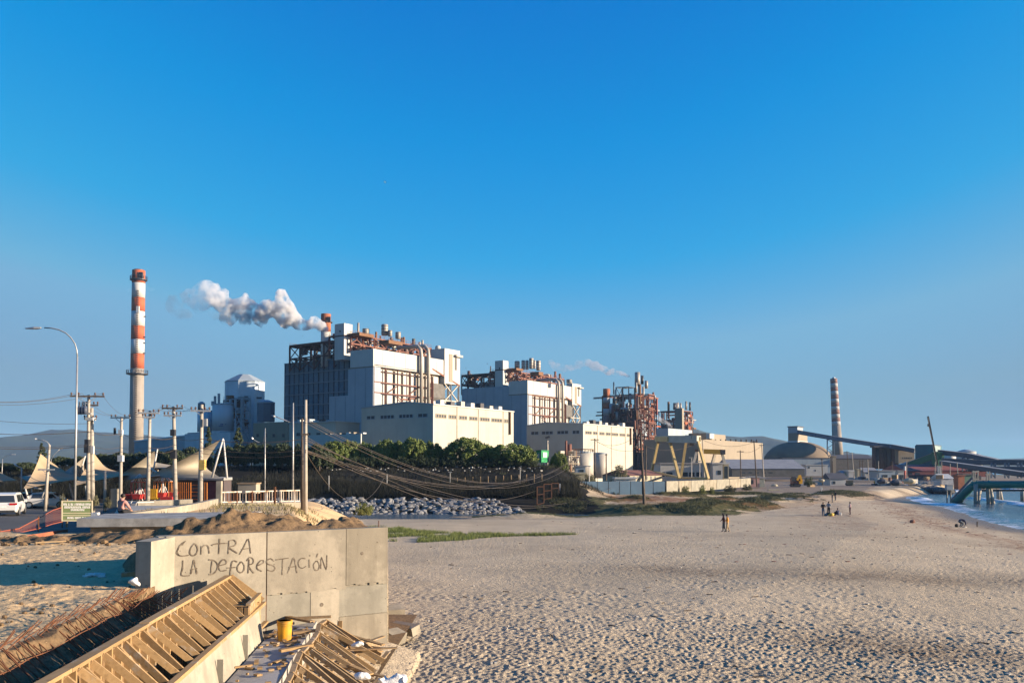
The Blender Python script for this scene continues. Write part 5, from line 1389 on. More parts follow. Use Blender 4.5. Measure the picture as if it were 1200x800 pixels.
blade_field("slope_grass", scatter(30000, -90, 14, 129, 146, lambda x, y: fbm(x * .25, y * .3, 515) > .45), .5, .026, M_DRYG, "sparse dark grass on the embankment slope")
blade_field("straw_grass", scatter(12000, -23, -4.5, 26, 76, lambda x, y: (x < land_edge(y) - .2) & (y > 24 + (x < -8) * 12) & (x > -16.6 - (y - 35) * 0.14) & (fbm(x * .5, y * .35, 521) > .47)), .20, .022, M_STRAW, "dry straw grass on the bare ground behind the wall")
def dunek(x, y): return (.42 * sst(105, 107, y) * sst(119, 112, y) * sst(34, 24, x) - .05 * np.exp(-((y - 129) / 10) ** 2) + sst(106, 112, y + (fbm(x * .3, y * .3, 85) - .5) * 6) * np.clip(fbm(x * 0.11, y * 0.16, 21, 4) - 0.47, 0, 1) * 4.5 + 0.4 * np.exp(-((y - 166) / 7) ** 2) + (fbm(x * .8, y * .8, 531) - .5) * 1.6 > .74) & (x < 24 + (y - 104) * .72)
blade_field("dune_vegetation", scatter(420000, -2, 75, 105, 172, dunek), .26, .024, M_DUNEV, "grey-green ground cover matted over the dune hummocks", 0.8)
M_LITTER = mat("pale_litter", (0.36, 0.35, 0.33), (0.28, 0.27, 0.25), 3)
lt = MB()
for i in range(80):
    px = rnd.uniform(372, 640); Y = rnd.uniform(139, 143); p = at(px, 540, Y); z = tz(p.x, Y)
    lt.box((p.x, Y, z + .12), (rnd.uniform(.1, .4), rnd.uniform(.1, .3), rnd.uniform(.08, .22)), rnd.uniform(0, 3))
tag(lt.build("pale_rubble", M_LITTER), "line of pale rubble below the pine trunks", "rubble", kind='stuff')

# ------------------------------------------------------------------ riprap along the river
M_ROCK = mat("riprap_rock", (0.17, 0.17, 0.172), (0.115, 0.115, 0.12), 1.1, 0.9, bump=0.5, bscale=4, bdist=.08)
M_ROCK2 = mat("riprap_rock_pale", (0.21, 0.21, 0.21), (0.15, 0.15, 0.155), 1.1, 0.9, bump=0.5, bscale=4, bdist=.08)
rvar = []
for k in range(6):
    bm = bmesh.new(); bmesh.ops.create_icosphere(bm, subdivisions=1, radius=1.0)
    for v in bm.verts: v.co *= rnd.uniform(.68, 1.2)
    for v in bm.verts: v.co.z *= .72
    me = bpy.data.meshes.new("rock"); bm.to_mesh(me); bm.free(); me.materials.append((M_ROCK, M_ROCK2)[k % 2]); rvar.append(me)
bank = thing("riprap_bank", "bank of heaped grey boulders along the far river edge", "rock bank", (-13, 117.5, 0))
cand = []
for i in range(1050):
    x = rnd.uniform(-34, 2.2); y = rnd.uniform(113.8, 120.0)
    if x > -2 and y > 119 - (x + 2) * .8: continue
    cand.append((x, y, .20 + .40 * rnd.random() ** 1.8))
cand.sort(key=lambda c: -c[2])
extra = MB()
for i, (x, y, s) in enumerate(cand):
    z = tz(x, y) + s * .15
    if i < 300:
        o = bpy.data.objects.new("rock", rvar[i % 6]); COL.objects.link(o); o.parent = bank
        o.location = Vector((x, y, z)) - ORG[bank]; o.rotation_euler = (rnd.uniform(-.4, .4), rnd.uniform(-.4, .4), rnd.uniform(0, 6)); o.scale = (s * rnd.uniform(.9, 1.3), s, s * rnd.uniform(.7, 1.0))
    else:
        extra.ball((x, y, z), s, 6, 4, (rnd.uniform(.8, 1.5), rnd.uniform(.7, 1.2), rnd.uniform(.5, .95)))
tag(extra.build("small_rocks", M_ROCK2, bank), kind='stuff')

# ------------------------------------------------------------------ bits along the bank: posts, lamps, frame fence, booth, sheet fence
for i, (px, pt, pb, lab) in enumerate([(527.5, 553, 576, "bank lamp post with small flat head above the boulders"), (609.5, 549, 570, "bank lamp post with small flat head near the frame fence")]):
    Y = 127; b = at(px, pb, Y); t = thing("bank_lamp", lab, "lamp", b, "bank lamps")
    MB().tube(b - Vector((0, 0, .5)), at(px, pt, Y), .07, .05, 8).build("post", M_STEELG, t); MB().box(at(px, pt, Y), (.5, .3, .1)).build("head", M_LAMP, t)
tag(MB().tube(at(385.4, 577, 124), at(385.4, 557, 124), .07).build("bank_post", M_STEELG), "thin pale post on the dark bank left of the boulders", "post")
tag(MB().tube(at(453.5, 566, 124), at(453.5, 555, 124), .07).build("bank_post", M_STEELG), "short pale post on the dark bank above the boulders", "post")
for i in range(12):
    px = 536 + i * 9; Y = 130
    tag(MB().tube(at(px, 568 - i * .25, Y), at(px, 559.5 - i * .45, Y), .07).build("fence_stake", M_OLDWOOD), "weathered wooden stake on the bank, " + ["leftmost of the row", "second from the left in the row", "third from the left in the row", "fourth from the left in the row", "fifth from the left in the row", "sixth from the left in the row", "sixth from the right in the row", "fifth from the right in the row", "fourth from the right beside the bank lamp", "third from the right in the row", "second from the right in the row", "rightmost of the row by the frame fence"][i], "stake", "stakes along the bank")
M_FRAME = mat("rusty_frame", (0.22, 0.105, 0.055), (0.15, 0.07, 0.04), 3, 0.85)
ff = thing("frame_fence", "rust-brown framed mesh fence panels stepping up the bank", "fence", at(640, 592, 118))
M_MESHP = mat("dark_mesh", (0.05, 0.04, 0.035), (0.07, 0.055, 0.05), 6)
for k, (x0, x1, yt, yb, Y) in enumerate([(629.5, 637.5, 570, 591, 117), (637.5, 646.5, 567, 585, 120), (646.5, 655, 566, 580, 123)]):
    a0, a1, b0, b1 = at(x0, yb, Y), at(x1, yb - 2, Y), at(x0, yt, Y), at(x1, yt, Y)
    for p, q in ((a0, b0), (a1, b1), (b0, b1), (a0, a1), (a0.lerp(b0, .55), a1.lerp(b1, .55))): MB().beam(p, q, .13).build("bar", M_FRAME, ff)
    m = MB()
    for j in range(1, 12): m.beam(a0.lerp(a1, j / 12), b0.lerp(b1, j / 12), .02)
    for j in range(1, 12): m.beam(a0.lerp(b0, j / 12), a1.lerp(b1, j / 12), .02)
    tag(m.build("mesh_infill", M_MESHP, ff), kind='stuff')
tag(MB().beam(at(656, 578, 124), at(656, 566.5, 124), .35, .2).build("white_post", M_WHITE), "white post at the left end of the blue sheet fence", "post")
M_GREEN = mat("green_booth_paint", (0.02, 0.24, 0.085), (0.02, 0.20, 0.075), 2, 0.6)
bo = thing("guard_booth", "small bright green guard booth on the embankment end", "booth", at(636, 542, 150))
q = [at(628, 540, 151), at(634.5, 541, 148.5), at(643, 540, 151.5)]
pf = [(q[0].x, q[0].y), (q[1].x, q[1].y), (q[2].x, q[2].y), (q[0].x + q[2].x - q[1].x, q[0].y + q[2].y - q[1].y)]
zt_, zb_ = at(634, 528, 149).z, at(634, 541.5, 149).z
MB().prism(pf, zb_, zt_).build("wall", M_GREEN, bo)
big = [(x + (x - sum(p[0] for p in pf) / 4) * .1, y + (y - sum(p[1] for p in pf) / 4) * .1) for x, y in pf]
MB().prism(big, zt_ + .002, zt_ + .15).build("roof", mat("dark_green", (0.015, 0.12, 0.05)), bo)
m = MB(); a, c = at(630, 538, 150.1), at(633, 531, 149.2); m.prism([(a.x, a.y - .05), (c.x, c.y - .05), (c.x, c.y + .1), (a.x, a.y + .1)], a.z, c.z); m.build("window", M_GLASS, bo)
m = MB(); a, c = at(636.5, 535.5, 149.0), at(641, 530, 150.8); m.prism([(a.x, a.y - .08), (c.x, c.y - .08), (c.x, c.y + .1), (a.x, a.y + .1)], a.z, c.z); m.build("white_panel", M_WHITE, bo)
for k in range(4): MB().beam((pf[k][0], pf[k][1], zb_ - 1.3), (pf[k][0], pf[k][1], zb_), .15).build("leg", M_GREEN, bo)
fl = thing("floodlight_mast", "short mast with dark floodlights above the green booth", "floodlight", at(641.5, 530, 156))
MB().tube(at(641.5, 545, 156), at(641.5, 516, 156), .22, .18).build("mast", M_POLE, fl)
MB().beam(at(639, 513, 156), at(644, 511.5, 156), .35, .35).build("floodlight", M_DARK, fl); MB().beam(at(641, 517, 156), at(643.5, 519.5, 156), .25).build("bracket", M_LAMP, fl)
M_BLUE = mat("blue_sheet", (0.06, 0.115, 0.175), (0.05, 0.095, 0.15), .8, 0.55, streak=.2)
bf = thing("sheet_fence", "blue-grey sheet metal site fence across the dune edge", "fence", at(715, 577, 140))
xs_ = [657, 662, 674.5, 687.5, 700, 713, 726, 739, 752.5, 765.5, 779.5]
for i in range(len(xs_) - 1):
    Y0, Y1 = 138 + i * .5, 138 + (i + 1) * .5
    a, c = at(xs_[i] + .35, 577 + .2 * i * (i > 6), Y0), at(xs_[i + 1] - .35, 577, Y1)
    za, zc = at(xs_[i], 563.8, Y0).z, at(xs_[i + 1], 563.8, Y1).z
    MB().hexa([Vector((a.x, a.y, .4)), Vector((c.x, c.y, .4)), Vector((c.x, c.y + .06, .4)), Vector((a.x, a.y + .06, .4)), Vector((a.x, a.y, za)), Vector((c.x, c.y, zc)), Vector((c.x, c.y + .06, zc)), Vector((a.x, a.y + .06, za))]).build("panel", M_BLUE, bf)
    MB().beam(Vector((c.x + .04, c.y + .12, .3)), Vector((c.x + .04, c.y + .12, zc + .02)), .10).build("post", M_DARK, bf)
wf = thing("panel_wall", "white concrete panel wall running back from the blue fence", "wall", at(830, 570, 165))
ws = [(781, 574.5, 563.5, 143), (795, 573.5, 563.2, 148), (810, 572.5, 562.8, 154), (825, 571.5, 562.3, 161), (840, 570.3, 561.8, 168), (855, 569, 561.2, 176), (868, 568, 560.6, 185), (880, 567, 560, 195)]
for i in range(len(ws) - 1):
    (x0, b0, t0, Y0), (x1, b1, t1, Y1) = ws[i], ws[i + 1]
    a, c, at0, ct0 = at(x0 + .2, b0, Y0), at(x1 - .2, b1, Y1), at(x0 + .2, t0, Y0), at(x1 - .2, t1, Y1)
    o_ = Vector((-.15, .25, 0)); dz = Vector((0, 0, -.5))
    MB().hexa([a + dz, c + dz, c + dz + o_, a + dz + o_, at0, ct0, ct0 + o_, at0 + o_]).build("panel", (M_CONC_GREY, M_CONC_STAIN)[i % 2], wf)
lp_b, lp_t = at(755.2, 587.5, 116), at(750.5, 505.5, 117)
lp = thing("leaning_pole", "dark weathered wooden pole leaning on the dune by the blue fence", "utility pole", lp_b)
MB().tube(lp_b - Vector((0, 0, .6)), lp_t, .22, .12, 8).build("pole", M_WOODPOLE, lp)
for f in (.72, .88, .96): c = lp_b.lerp(lp_t, f); MB().beam(c - Vector((.3, 0, 0)), c + Vector((.35, 0, .05)), .12).build("bracket", M_DARK, lp)
# ------------------------------------------------------------------ the power station
def clad(name, c, period=2.0, c2=None, rough=0.6, streak=0.28, hz=0.0):
    """profiled sheet cladding: fine upright ribs as relief, panel-to-panel tint"""
    t = NT(name)
    g = t.n("SeparateXYZ"); t.l(t.pos(), g.inputs[0])
    a = t.n("Math", operation='MULTIPLY'); t.l(g.outputs[0], a.inputs[0]); a.inputs[1].default_value = 1.0
    b = t.n("Math", operation='MULTIPLY_ADD'); t.l(g.outputs[1], b.inputs[0]); b.inputs[1].default_value = 0.62; t.l(a.outputs[0], b.inputs[2])
    sn = t.n("Math", operation='SINE'); m_ = t.n("Math", operation='MULTIPLY'); t.l(b.outputs[0], m_.inputs[0]); m_.inputs[1].default_value = 6.283 / period; t.l(m_.outputs[0], sn.inputs[0])
    c2 = c2 or tuple(x * 0.9 for x in c)
    col = t.mix(t.ramp(t.noise(0.25, 4, 0.6), [(0.35, 0), (0.65, 1)]), c, c2)
    st = t.ramp(t.noise(0.5, 4, 0.65, stretch=(1, 1, 0.07)), [(0.5, 0), (0.8, streak)])
    col = t.mix(st, col, tuple(x * 0.45 for x in c))
    rib = t.ramp(sn.outputs[0], [(0.0, 0.0), (0.5, 1.0)])
    t.bsdf(col, rough, 0, t.bump(rib, 0.12, 0.05), 0.3)
    return t.m
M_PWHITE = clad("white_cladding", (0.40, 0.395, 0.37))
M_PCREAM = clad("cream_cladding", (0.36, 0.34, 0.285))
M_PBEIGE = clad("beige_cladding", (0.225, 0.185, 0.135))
M_PGREY = clad("grey_and_shade_cladding", (0.25, 0.295, 0.33))  # plain grey sheet; on the white front walls this tone holds their shade
M_GLASSW = clad("blue_dark_cladding", (0.075, 0.125, 0.165), 3.0, (0.055, 0.095, 0.135), 0.45)
M_GLASSF = mat("cladding_grid_frame", (0.018, 0.035, 0.055), None, 1, 0.6)
M_GLASSF2 = mat("cladding_grid_rail", (0.12, 0.175, 0.22), None, 1, 0.6)
M_STEEL = mat("red_oxide_steel", (0.185, 0.075, 0.05), (0.12, 0.05, 0.038), .5, 0.75, lo=.35, hi=.65)
M_STEEL2 = mat("dark_oxide_steel", (0.085, 0.045, 0.04), (0.06, 0.035, 0.032), .5, 0.8)
M_PIPEW = mat("pale_lagged_pipe", (0.34, 0.31, 0.265), (0.27, 0.245, 0.21), .6, 0.5, metal=.1)
M_CYL = mat("ribbed_silencer_metal", (0.33, 0.30, 0.265), (0.24, 0.215, 0.185), 1.2, 0.5, metal=.2)
M_OCHRE = mat("ochre_machinery", (0.17, 0.085, 0.042), (0.12, 0.06, 0.032), 1, 0.8)
M_HOPPER = mat("dark_hopper", (0.11, 0.105, 0.10), (0.08, 0.075, 0.07), .8, 0.7)
M_WIN = mat("dark_glazing", (0.02, 0.03, 0.04), (0.03, 0.04, 0.05), .5, 0.4, spec=.25)
M_SEAM = mat("seam_strip", (0.20, 0.175, 0.14), None, 1, 0.8)
M_SEAMG = mat('grey_seam', (0.19, 0.22, 0.25), None, 1, 0.7)
M_BROWNP = mat("brown_downpipe", (0.16, 0.09, 0.045), None, 1, 0.7)
UX, VX = Vector((.56, .83, 0)).normalized(), Vector((-.83, .56, 0)).normalized()
class Fr:
    """plan frame at a building corner: u runs away to the right along the sunny face, v to the left along the shaded face"""
    def __init__(s, px, Y): s.c = at(px, 500, Y); s.c.z = 0
    def P(s, u, v, z): return Vector((s.c.x + UX.x * u + VX.x * v, s.c.y + UX.y * u + VX.y * v, z))
    def U(s, px, v=0, py=480):
        d = ray(px, py); t = d.x / d.y; o = s.c + VX * v
        return (t * o.y - o.x) / (UX.x - t * UX.y)
    def V(s, px, u=0, py=480):
        d = ray(px, py); t = d.x / d.y; o = s.c + UX * u
        return (t * o.y - o.x) / (VX.x - t * VX.y)
    def Z(s, py, u=0, v=0): return at(600, py, (s.P(u, v, 0)).y).z
    def block(s, mb, u0, u1, v0, v1, z0, z1):
        z1 = list(z1) if isinstance(z1, (list, tuple)) else [z1] * 4
        return mb.hexa([s.P(u0, v0, z0), s.P(u1, v0, z0), s.P(u1, v1, z0), s.P(u0, v1, z0), s.P(u0, v0, z1[0]), s.P(u1, v0, z1[1]), s.P(u1, v1, z1[2]), s.P(u0, v1, z1[3])])
def bar(P, p, q, w, m=None, name="beam", h=None): return MB().beam(p, q, w, h).build(name, m or M_STEEL, P)
def lattice(t, fr, us, vs, z0, z1, levels, w=.45, m=None, braces=True, seed=1, clutter=0, deck=True):
    """open steel frame: columns at the grid points, beams per level, X braces on the visible faces"""
    r = random.Random(seed); m = m or M_STEEL
    for i, u in enumerate(us):
        for j, v in enumerate(vs):
            bar(t, fr.P(u, v, z0), fr.P(u, v, z1), w, m, "column")
    zs = [z0 + (z1 - z0) * k / levels for k in range(1, levels + 1)]
    for z in zs:
        for v in vs: bar(t, fr.P(us[0], v, z), fr.P(us[-1], v, z), w * .8, m, "beam")
        for u in us: bar(t, fr.P(u, vs[0], z), fr.P(u, vs[-1], z), w * .8, m, "beam")
    if braces:
        for k in range(levels):
            za, zb = z0 + (z1 - z0) * k / levels, zs[k]
            for i in range(len(us) - 1):
                if r.random() < .75:
                    bar(t, fr.P(us[i], vs[0], za), fr.P(us[i + 1], vs[0], zb), w * .45, m, "brace")
                    bar(t, fr.P(us[i + 1], vs[0], za), fr.P(us[i], vs[0], zb), w * .45, m, "brace")
            for j in range(len(vs) - 1):
                if r.random() < .6:
                    bar(t, fr.P(us[0], vs[j], za), fr.P(us[0], vs[j + 1], zb), w * .45, m, "brace")
                    bar(t, fr.P(us[0], vs[j + 1], za), fr.P(us[0], vs[j], zb), w * .45, m, "brace")
    if clutter:
        kinds = [M_STEEL, M_STEEL2, M_PIPEW, M_OCHRE, M_CYL, M_HOPPER]
        for k in range(clutter):
            u, v = r.uniform(us[0], us[-1]), r.uniform(vs[0], vs[-1]); z = r.uniform(z0, z1 * 1.0)
            mm = r.choice(kinds); c = r.random()
            if c < .4:
                L = r.uniform(2, 7); d = r.choice((UX, VX))
                p = fr.P(u, v, z); bar(t, p, p + d * L, r.uniform(.3, .8), mm, "pipe")
            elif c < .7:
                p = fr.P(u, v, z); MB().tube(p, p + Vector((0, 0, r.uniform(1.5, 5))), r.uniform(.2, .6), n=8).build("pipe", mm, t, True)
            else:
                b = MB(); su, sv, sz = r.uniform(1, 3), r.uniform(1, 3), r.uniform(.8, 2.4); fr.block(b, u, u + su, v, v + sv, z, z + sz); b.build("plant_box", mm, t)
        # handrails round the top deck
        for v in (vs[0], vs[-1]):
            b = MB()
            for zz in (.6, 1.15): b.beam(fr.P(us[0], v, z1 + zz), fr.P(us[-1], v, z1 + zz), .08)
            n = max(3, int(abs(us[-1] - us[0]) / 2))
            for k in range(n + 1): u = us[0] + (us[-1] - us[0]) * k / n; b.beam(fr.P(u, v, z1), fr.P(u, v, z1 + 1.15), .08)
            b.build("handrail", m, t)
def silencer(t, c, r, h, m=None):
    m = m or M_CYL
    MB().lathe([(r * .8, 0), (r, .15), (r, h - .1), (r * .9, h)], c, 18).build("silencer", m, t, True)
    for k in range(3): MB().lathe([(r * 1.0, h * (.25 + .28 * k)), (r * 1.05, h * (.25 + .28 * k) + .08), (r * 1.0, h * (.25 + .28 * k) + .2)], c, 18, False).build("hoop", M_HOPPER, t, True)

def boiler_house(label, corner, Y, k):
    """k holds photo pixels of this block's corners, read off the picture"""
    fr = Fr(corner, Y)
    t = thing("boiler_house", label, "power station block", fr.P(8, 8, 5), "boiler houses of the power station")
    zg = 5.0
    uB = fr.U(k['band_end']); vB = fr.V(k['box_left']); vA = fr.V(k['mid_left']); vL = fr.V(k['low_left'])
    zt, zb = fr.Z(k['band_top']), fr.Z(k['band_bot'])
    D = uB
    # upper sunlit band with its shaded return
    b = MB(); fr.block(b, 0, uB, 0, vB, zb, zt); b.build("upper_wall", M_PWHITE, t)
    # lower front blocks, shade put into their grey (set 6 cm behind the band)
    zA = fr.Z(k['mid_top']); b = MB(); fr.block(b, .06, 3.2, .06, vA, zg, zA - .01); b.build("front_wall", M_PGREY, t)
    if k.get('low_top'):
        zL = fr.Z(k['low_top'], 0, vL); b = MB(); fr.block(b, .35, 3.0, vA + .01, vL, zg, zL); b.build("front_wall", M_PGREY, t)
    vv = 3.0
    while vv < vL - 1:
        ztop_ = zA if vv < vA else (fr.Z(k['low_top'], 0, vL) if k.get('low_top') else zA)
        b = MB(); x_ = .06 if vv < vA else .35; fr.block(b, x_ - .05, x_ + .05, vv - .07, vv + .07, zg + 3, ztop_ - .3); b.build('seam', M_SEAMG, t); vv += 4.2
    uu = 4.0
    while uu < uB - 2: b = MB(); fr.block(b, uu - .06, uu + .06, -.045, .05, zb + .1, zt - .1); b.build('seam', M_PIPEW, t); uu += 5.0
    b = MB(); fr.block(b, .0, .5, -.02, vA, zb - .35, zb - .003); b.build("flashing", M_SEAM, t)
    # recessed sunny side with pale pilaster panels
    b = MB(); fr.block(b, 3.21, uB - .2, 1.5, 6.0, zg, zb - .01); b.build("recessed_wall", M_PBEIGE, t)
    n = k['bays'] * 2
    for i in range(n):
        u0 = 3.3 + (uB - 3.8) * i / n; u1 = u0 + (uB - 3.8) / n * .66
        b = MB(); fr.block(b, u0, u1, .9, 1.49, zg, zb - .6); b.build("pale_panel", M_PWHITE, t)
    cols = [fr.U(x, -.1) for x in k['cols']]
    for u in cols: bar(t, fr.P(u, .15, zg), fr.P(u, .15, zb + (0.1 if k.get('proud') else -.02)), .36, M_STEEL, "column")
    for py in k['beams']:
        z = fr.Z(py, (cols[0] + cols[-1]) / 2, 0)
        bar(t, fr.P(cols[0], .15, z), fr.P(cols[-1], .15, z), .3, M_STEEL, "beam")
    for i, u in enumerate(cols[:-1]):
        zlo, zhi = fr.Z(k['beams'][-1], u, 0), fr.Z(k['beams'][1], u, 0)
        bar(t, fr.P(u, .4, zlo), fr.P(cols[i + 1], .4, zhi) if i % 2 else fr.P(cols[i + 1], .4, zlo - 4), .2, M_STEEL, "brace")
        bar(t, fr.P(u, .6, zb - 1.3), fr.P(cols[i + 1], .6, zb - 1.3), .3, M_STEEL2, "walkway")
        b = MB(); fr.block(b, u + .4, u + 1.2, .3, .85, zlo - 6, zlo - 6 + rnd.uniform(1, 3)); b.build("plant_box", (M_PWHITE, M_OCHRE, M_STEEL)[i % 3], t)
    for i in range(5):
        u = rnd.uniform(cols[0], cols[-1] - 1); z = fr.Z(k['beams'][-1], u, 0) - rnd.uniform(0, 9)
        bar(t, fr.P(u, .6, z), fr.P(u + rnd.uniform(1, 5), .6, z), .35, (M_STEEL, M_PIPEW, M_OCHRE)[i % 3], "pipe")
    # goose-neck pipes over the roof edge
    for px in k['pipes']:
        u = fr.U(px, -.9); r_ = .55
        z1 = fr.Z(k['pipe_top'], u, 0)
        MB().path([fr.P(u, -.9, fr.Z(k['pipe_bot'], u, 0)), fr.P(u, -.9, z1 - 3), fr.P(u, -.6, z1 - 1.2), fr.P(u, .6, z1 - .1), fr.P(u, 2.4, z1), fr.P(u, 9, z1)], r_, 10).build("gooseneck_pipe", M_PIPEW, t, True)
    # tall end block on open legs
    u0, u1 = fr.U(k['t_left'], 0), fr.U(k['t_right'], 0)
    vt = fr.V(k['t_back'], u0)
    z0, z1 = fr.Z(k['t_bot'], u0, 0), fr.Z(k['t_top'], u0, 0)
    b = MB(); fr.block(b, u0, u1, -.3, vt, z0, z1); b.build("end_block", M_PWHITE, t)
    b = MB(); fr.block(b, u0 + (u1 - u0) * .28, u0 + (u1 - u0) * .5, -.42, -.31, z0 + (z1 - z0) * .06, z0 + (z1 - z0) * .86); b.build("louvre_strip", M_PBEIGE, t)
    b = MB(); fr.block(b, u0 + (u1 - u0) * .62, u1 + .4, -1.3, -.31, z0 + (z1 - z0) * .80, z0 + (z1 - z0) * .86); b.build("canopy", M_PIPEW, t)
    b = MB(); fr.block(b, u0 + (u1 - u0) * .66, u0 + (u1 - u0) * .78, -.40, -.31, z0 + (z1 - z0) * .42, z0 + (z1 - z0) * .80); b.build("louvre_strip", M_HOPPER, t)
    MB().lathe([(.9, 0), (.9, 1.0), (.6, 1.3)], fr.P(u0 + 1.5, vt * .7, z1), 12).build("roof_vent", M_PWHITE, t, True)
    zc = fr.Z(k['hall_top'], u0, 0) - 4
    for u in (fr.U(k['leg_left']), (u0 + u1) / 2 - .6, u1 - .5):
        for v in (-.1, max(vt, 4) * .8): bar(t, fr.P(u, v, zc), fr.P(u, v, z0 - .01), .6, M_PIPEW if u > u0 else M_STEEL, "column")
    for kk in range(2):
        za, zb2 = zc + (z0 - zc) * kk / 2, zc + (z0 - zc) * (kk + 1) / 2
        ul, ur = u0 + .1, u1 - .5
        for v in (-.1, max(vt, 4) * .8):
            bar(t, fr.P(ul, v, za), fr.P(ur, v, zb2), .32, M_PIPEW, "brace"); bar(t, fr.P(ur, v, za), fr.P(ul, v, zb2), .32, M_PIPEW, "brace")
            bar(t, fr.P(ul - 1.5, v, za + .2), fr.P(ur, v, za + .2), .4, M_PIPEW, "beam")
    h0, h1 = fr.U(k['leg_left']), u0 + 1.0
    hz = z0 - .3
    MB().loft([[fr.P(a, v, hz) for a, v in ((h0, .3), (h1, .3), (h1, 7), (h0, 7))], [fr.P(a, v, hz - 4.5) for a, v in ((h0, .3), (h1, .3), (h1, 7), (h0, 7))], [fr.P(a, v, hz - 7.5) for a, v in ((h0 + 1.2, 2), (h1 - 1.2, 2), (h1 - 1.2, 5), (h0 + 1.2, 5))]]).build("ash_hopper", M_HOPPER, t)
    bar(t, fr.P(h0, .2, fr.Z(k['beams'][0], h0, 0)), fr.P(u1, -.2, z0 - .25), .5, M_STEEL, "beam")
    # white lift tower
    vw0, vw1 = None, None
    frw = Fr(k['w_corner'], Y + k.get('w_back', 13))
    a = frw.U(k['w_right']); c = frw.V(k['w_left'])
    b = MB(); frw.block(b, 0, a, 0, c, frw.Z(k['w_bot']), frw.Z(k['w_top'])); b.build("lift_tower", M_PWHITE, t)
    b = MB(); frw.block(b, -.03, a + .03, -.03, c + .03, frw.Z(k['w_mid']) - .2, frw.Z(k['w_mid']) + .2); b.build("tower_band", M_STEEL2, t)
    b = MB(); frw.block(b, -.04, .02, c * .35, c * .5, frw.Z(k['w_top'] + 10), frw.Z(k['w_top'] + 8)); b.build("tower_vent", M_DARK, t)
    # rust-red steelwork over the roof
    ftop = Fr(k['f_corner'], Y + 9)
    us = [ftop.U(x) for x in k['f_cols']]
    lattice(t, ftop, us, [0, 4.5, 9], zt + .02, ftop.Z(k['f_top'], us[0]), 2, .5, M_STEEL, seed=k['seed'], clutter=k['clutter'])
    ul = Fr(k['g_corner'], Y + 13)
    vs_ = [0] + [ul.V(x) for x in k['g_cols']]
    lattice(t, ul, [0, 4.5, 9], vs_, ul.Z(k['g_bot'], 0, vs_[-1]) - 3, ul.Z(k['g_top'], 0, 0), 2, .5, M_STEEL2, seed=k['seed'] + 4, clutter=k['clutter'] // 3)
    b = MB(); ul.block(b, -.3, 6, -.3, vs_[-1], ul.Z(k['g_top']) - .05, ul.Z(k['g_top']) + .5); b.build("roof_deck", M_STEEL2, t)
    b = MB(); ul.block(b, 3, 6, 0, vs_[-1] * .6, ul.Z(k['g_bot']) - 2, ul.Z(k['g_bot']) + 2.8); b.build("plant_box", M_PGREY, t)
    for (px, py0, py1, hw, dy) in k['sil']:
        Ys = Y + dy; c_ = at(px, py1, Ys); silencer(t, Vector((c_.x, Ys, c_.z)), hw * ppm(Ys), (py1 - py0) * ppm(Ys))
    for (px0, px1, py0, py1) in k['ochre']:
        Ys = Y + 11; a_, c_ = at(px0, py1, Ys), at(px1, py0, Ys)
        MB().box(((a_.x + c_.x) / 2, Ys, (a_.z + c_.z) / 2), (c_.x - a_.x, 4, c_.z - a_.z), R(56)).build("plant_box", M_OCHRE, t)
    return t, fr
K1 = dict(band_end=520, box_left=410, mid_left=407.5, low_left=384.5, band_top=408.3, band_bot=428.5, mid_top=429, low_top=464.5, bays=4, cols=[438.5, 452, 466.5, 480.5, 493, 506], beams=[432, 451, 463], pipes=[493.5, 502], pipe_top=405, pipe_bot=473,
          t_left=520, t_right=538, t_back=505, t_bot=449, t_top=408, hall_top=476, leg_left=506.5, w_corner=402.5, w_right=412.3, w_left=391.5, w_top=378.5, w_mid=393, w_back=8, w_bot=421, f_corner=410.5, f_cols=[410.5, 424.5, 438, 452, 466, 480, 494, 505], f_top=391.5, g_corner=391, g_cols=[379, 368, 351, 339],
          g_bot=424, g_top=400.5, seed=3, clutter=80, sil=[(428.7, 385, 393, 4, 14), (450.8, 380, 393, 4, 14), (457, 387, 394, 2.6, 13), (466.5, 389, 397, 3.2, 14)], ochre=[(412, 436, 391.5, 395), (446, 470, 400, 404)])
bh1, F1 = boiler_house("tallest power station block with blue-clad flank, white band and rusty roof frame", 437, 245, K1)
# dark blue clad flank with its grid
M_CLADA, M_CLADB = mat('blue_clad_light', (0.105, 0.165, 0.215)), mat('blue_clad_mid', (0.08, 0.14, 0.19))
v0, v1 = F1.V(409.5, 4), F1.V(333.6, 4)
zt0 = F1.Z(418.3, 4, v0)
b = MB(); F1.block(b, 4, 46, v0, v1, 5, zt0); b.build("blue_clad_wall", M_GLASSW, bh1)
n = 13
for i in range(n + 1):
    v = v0 + (v1 - v0) * i / n
    bar(bh1, F1.P(3.9, v, 5), F1.P(3.9, v, zt0 + .01), .2 if i % 3 else .32, M_GLASSF, "mullion")
for j in range(10):
    z = zt0 - .25 - j * 3.35
    bar(bh1, F1.P(3.85, v0, z), F1.P(3.85, v1, z), .34, M_GLASSF2, "rail")
r_ = random.Random(5)
for i in range(n):
    for j in range(9):
        if r_.random() < .8:
            va, vb = v0 + (v1 - v0) * (i + .12) / n, v0 + (v1 - v0) * (i + .9) / n
            z = zt0 - .6 - j * 3.35; b = MB(); F1.block(b, 3.93, 4.0, va, vb, z - 2.6, z); b.build("clad_panel", (M_CLADA, M_CLADB, M_GLASSW)[r_.randrange(3)], bh1)
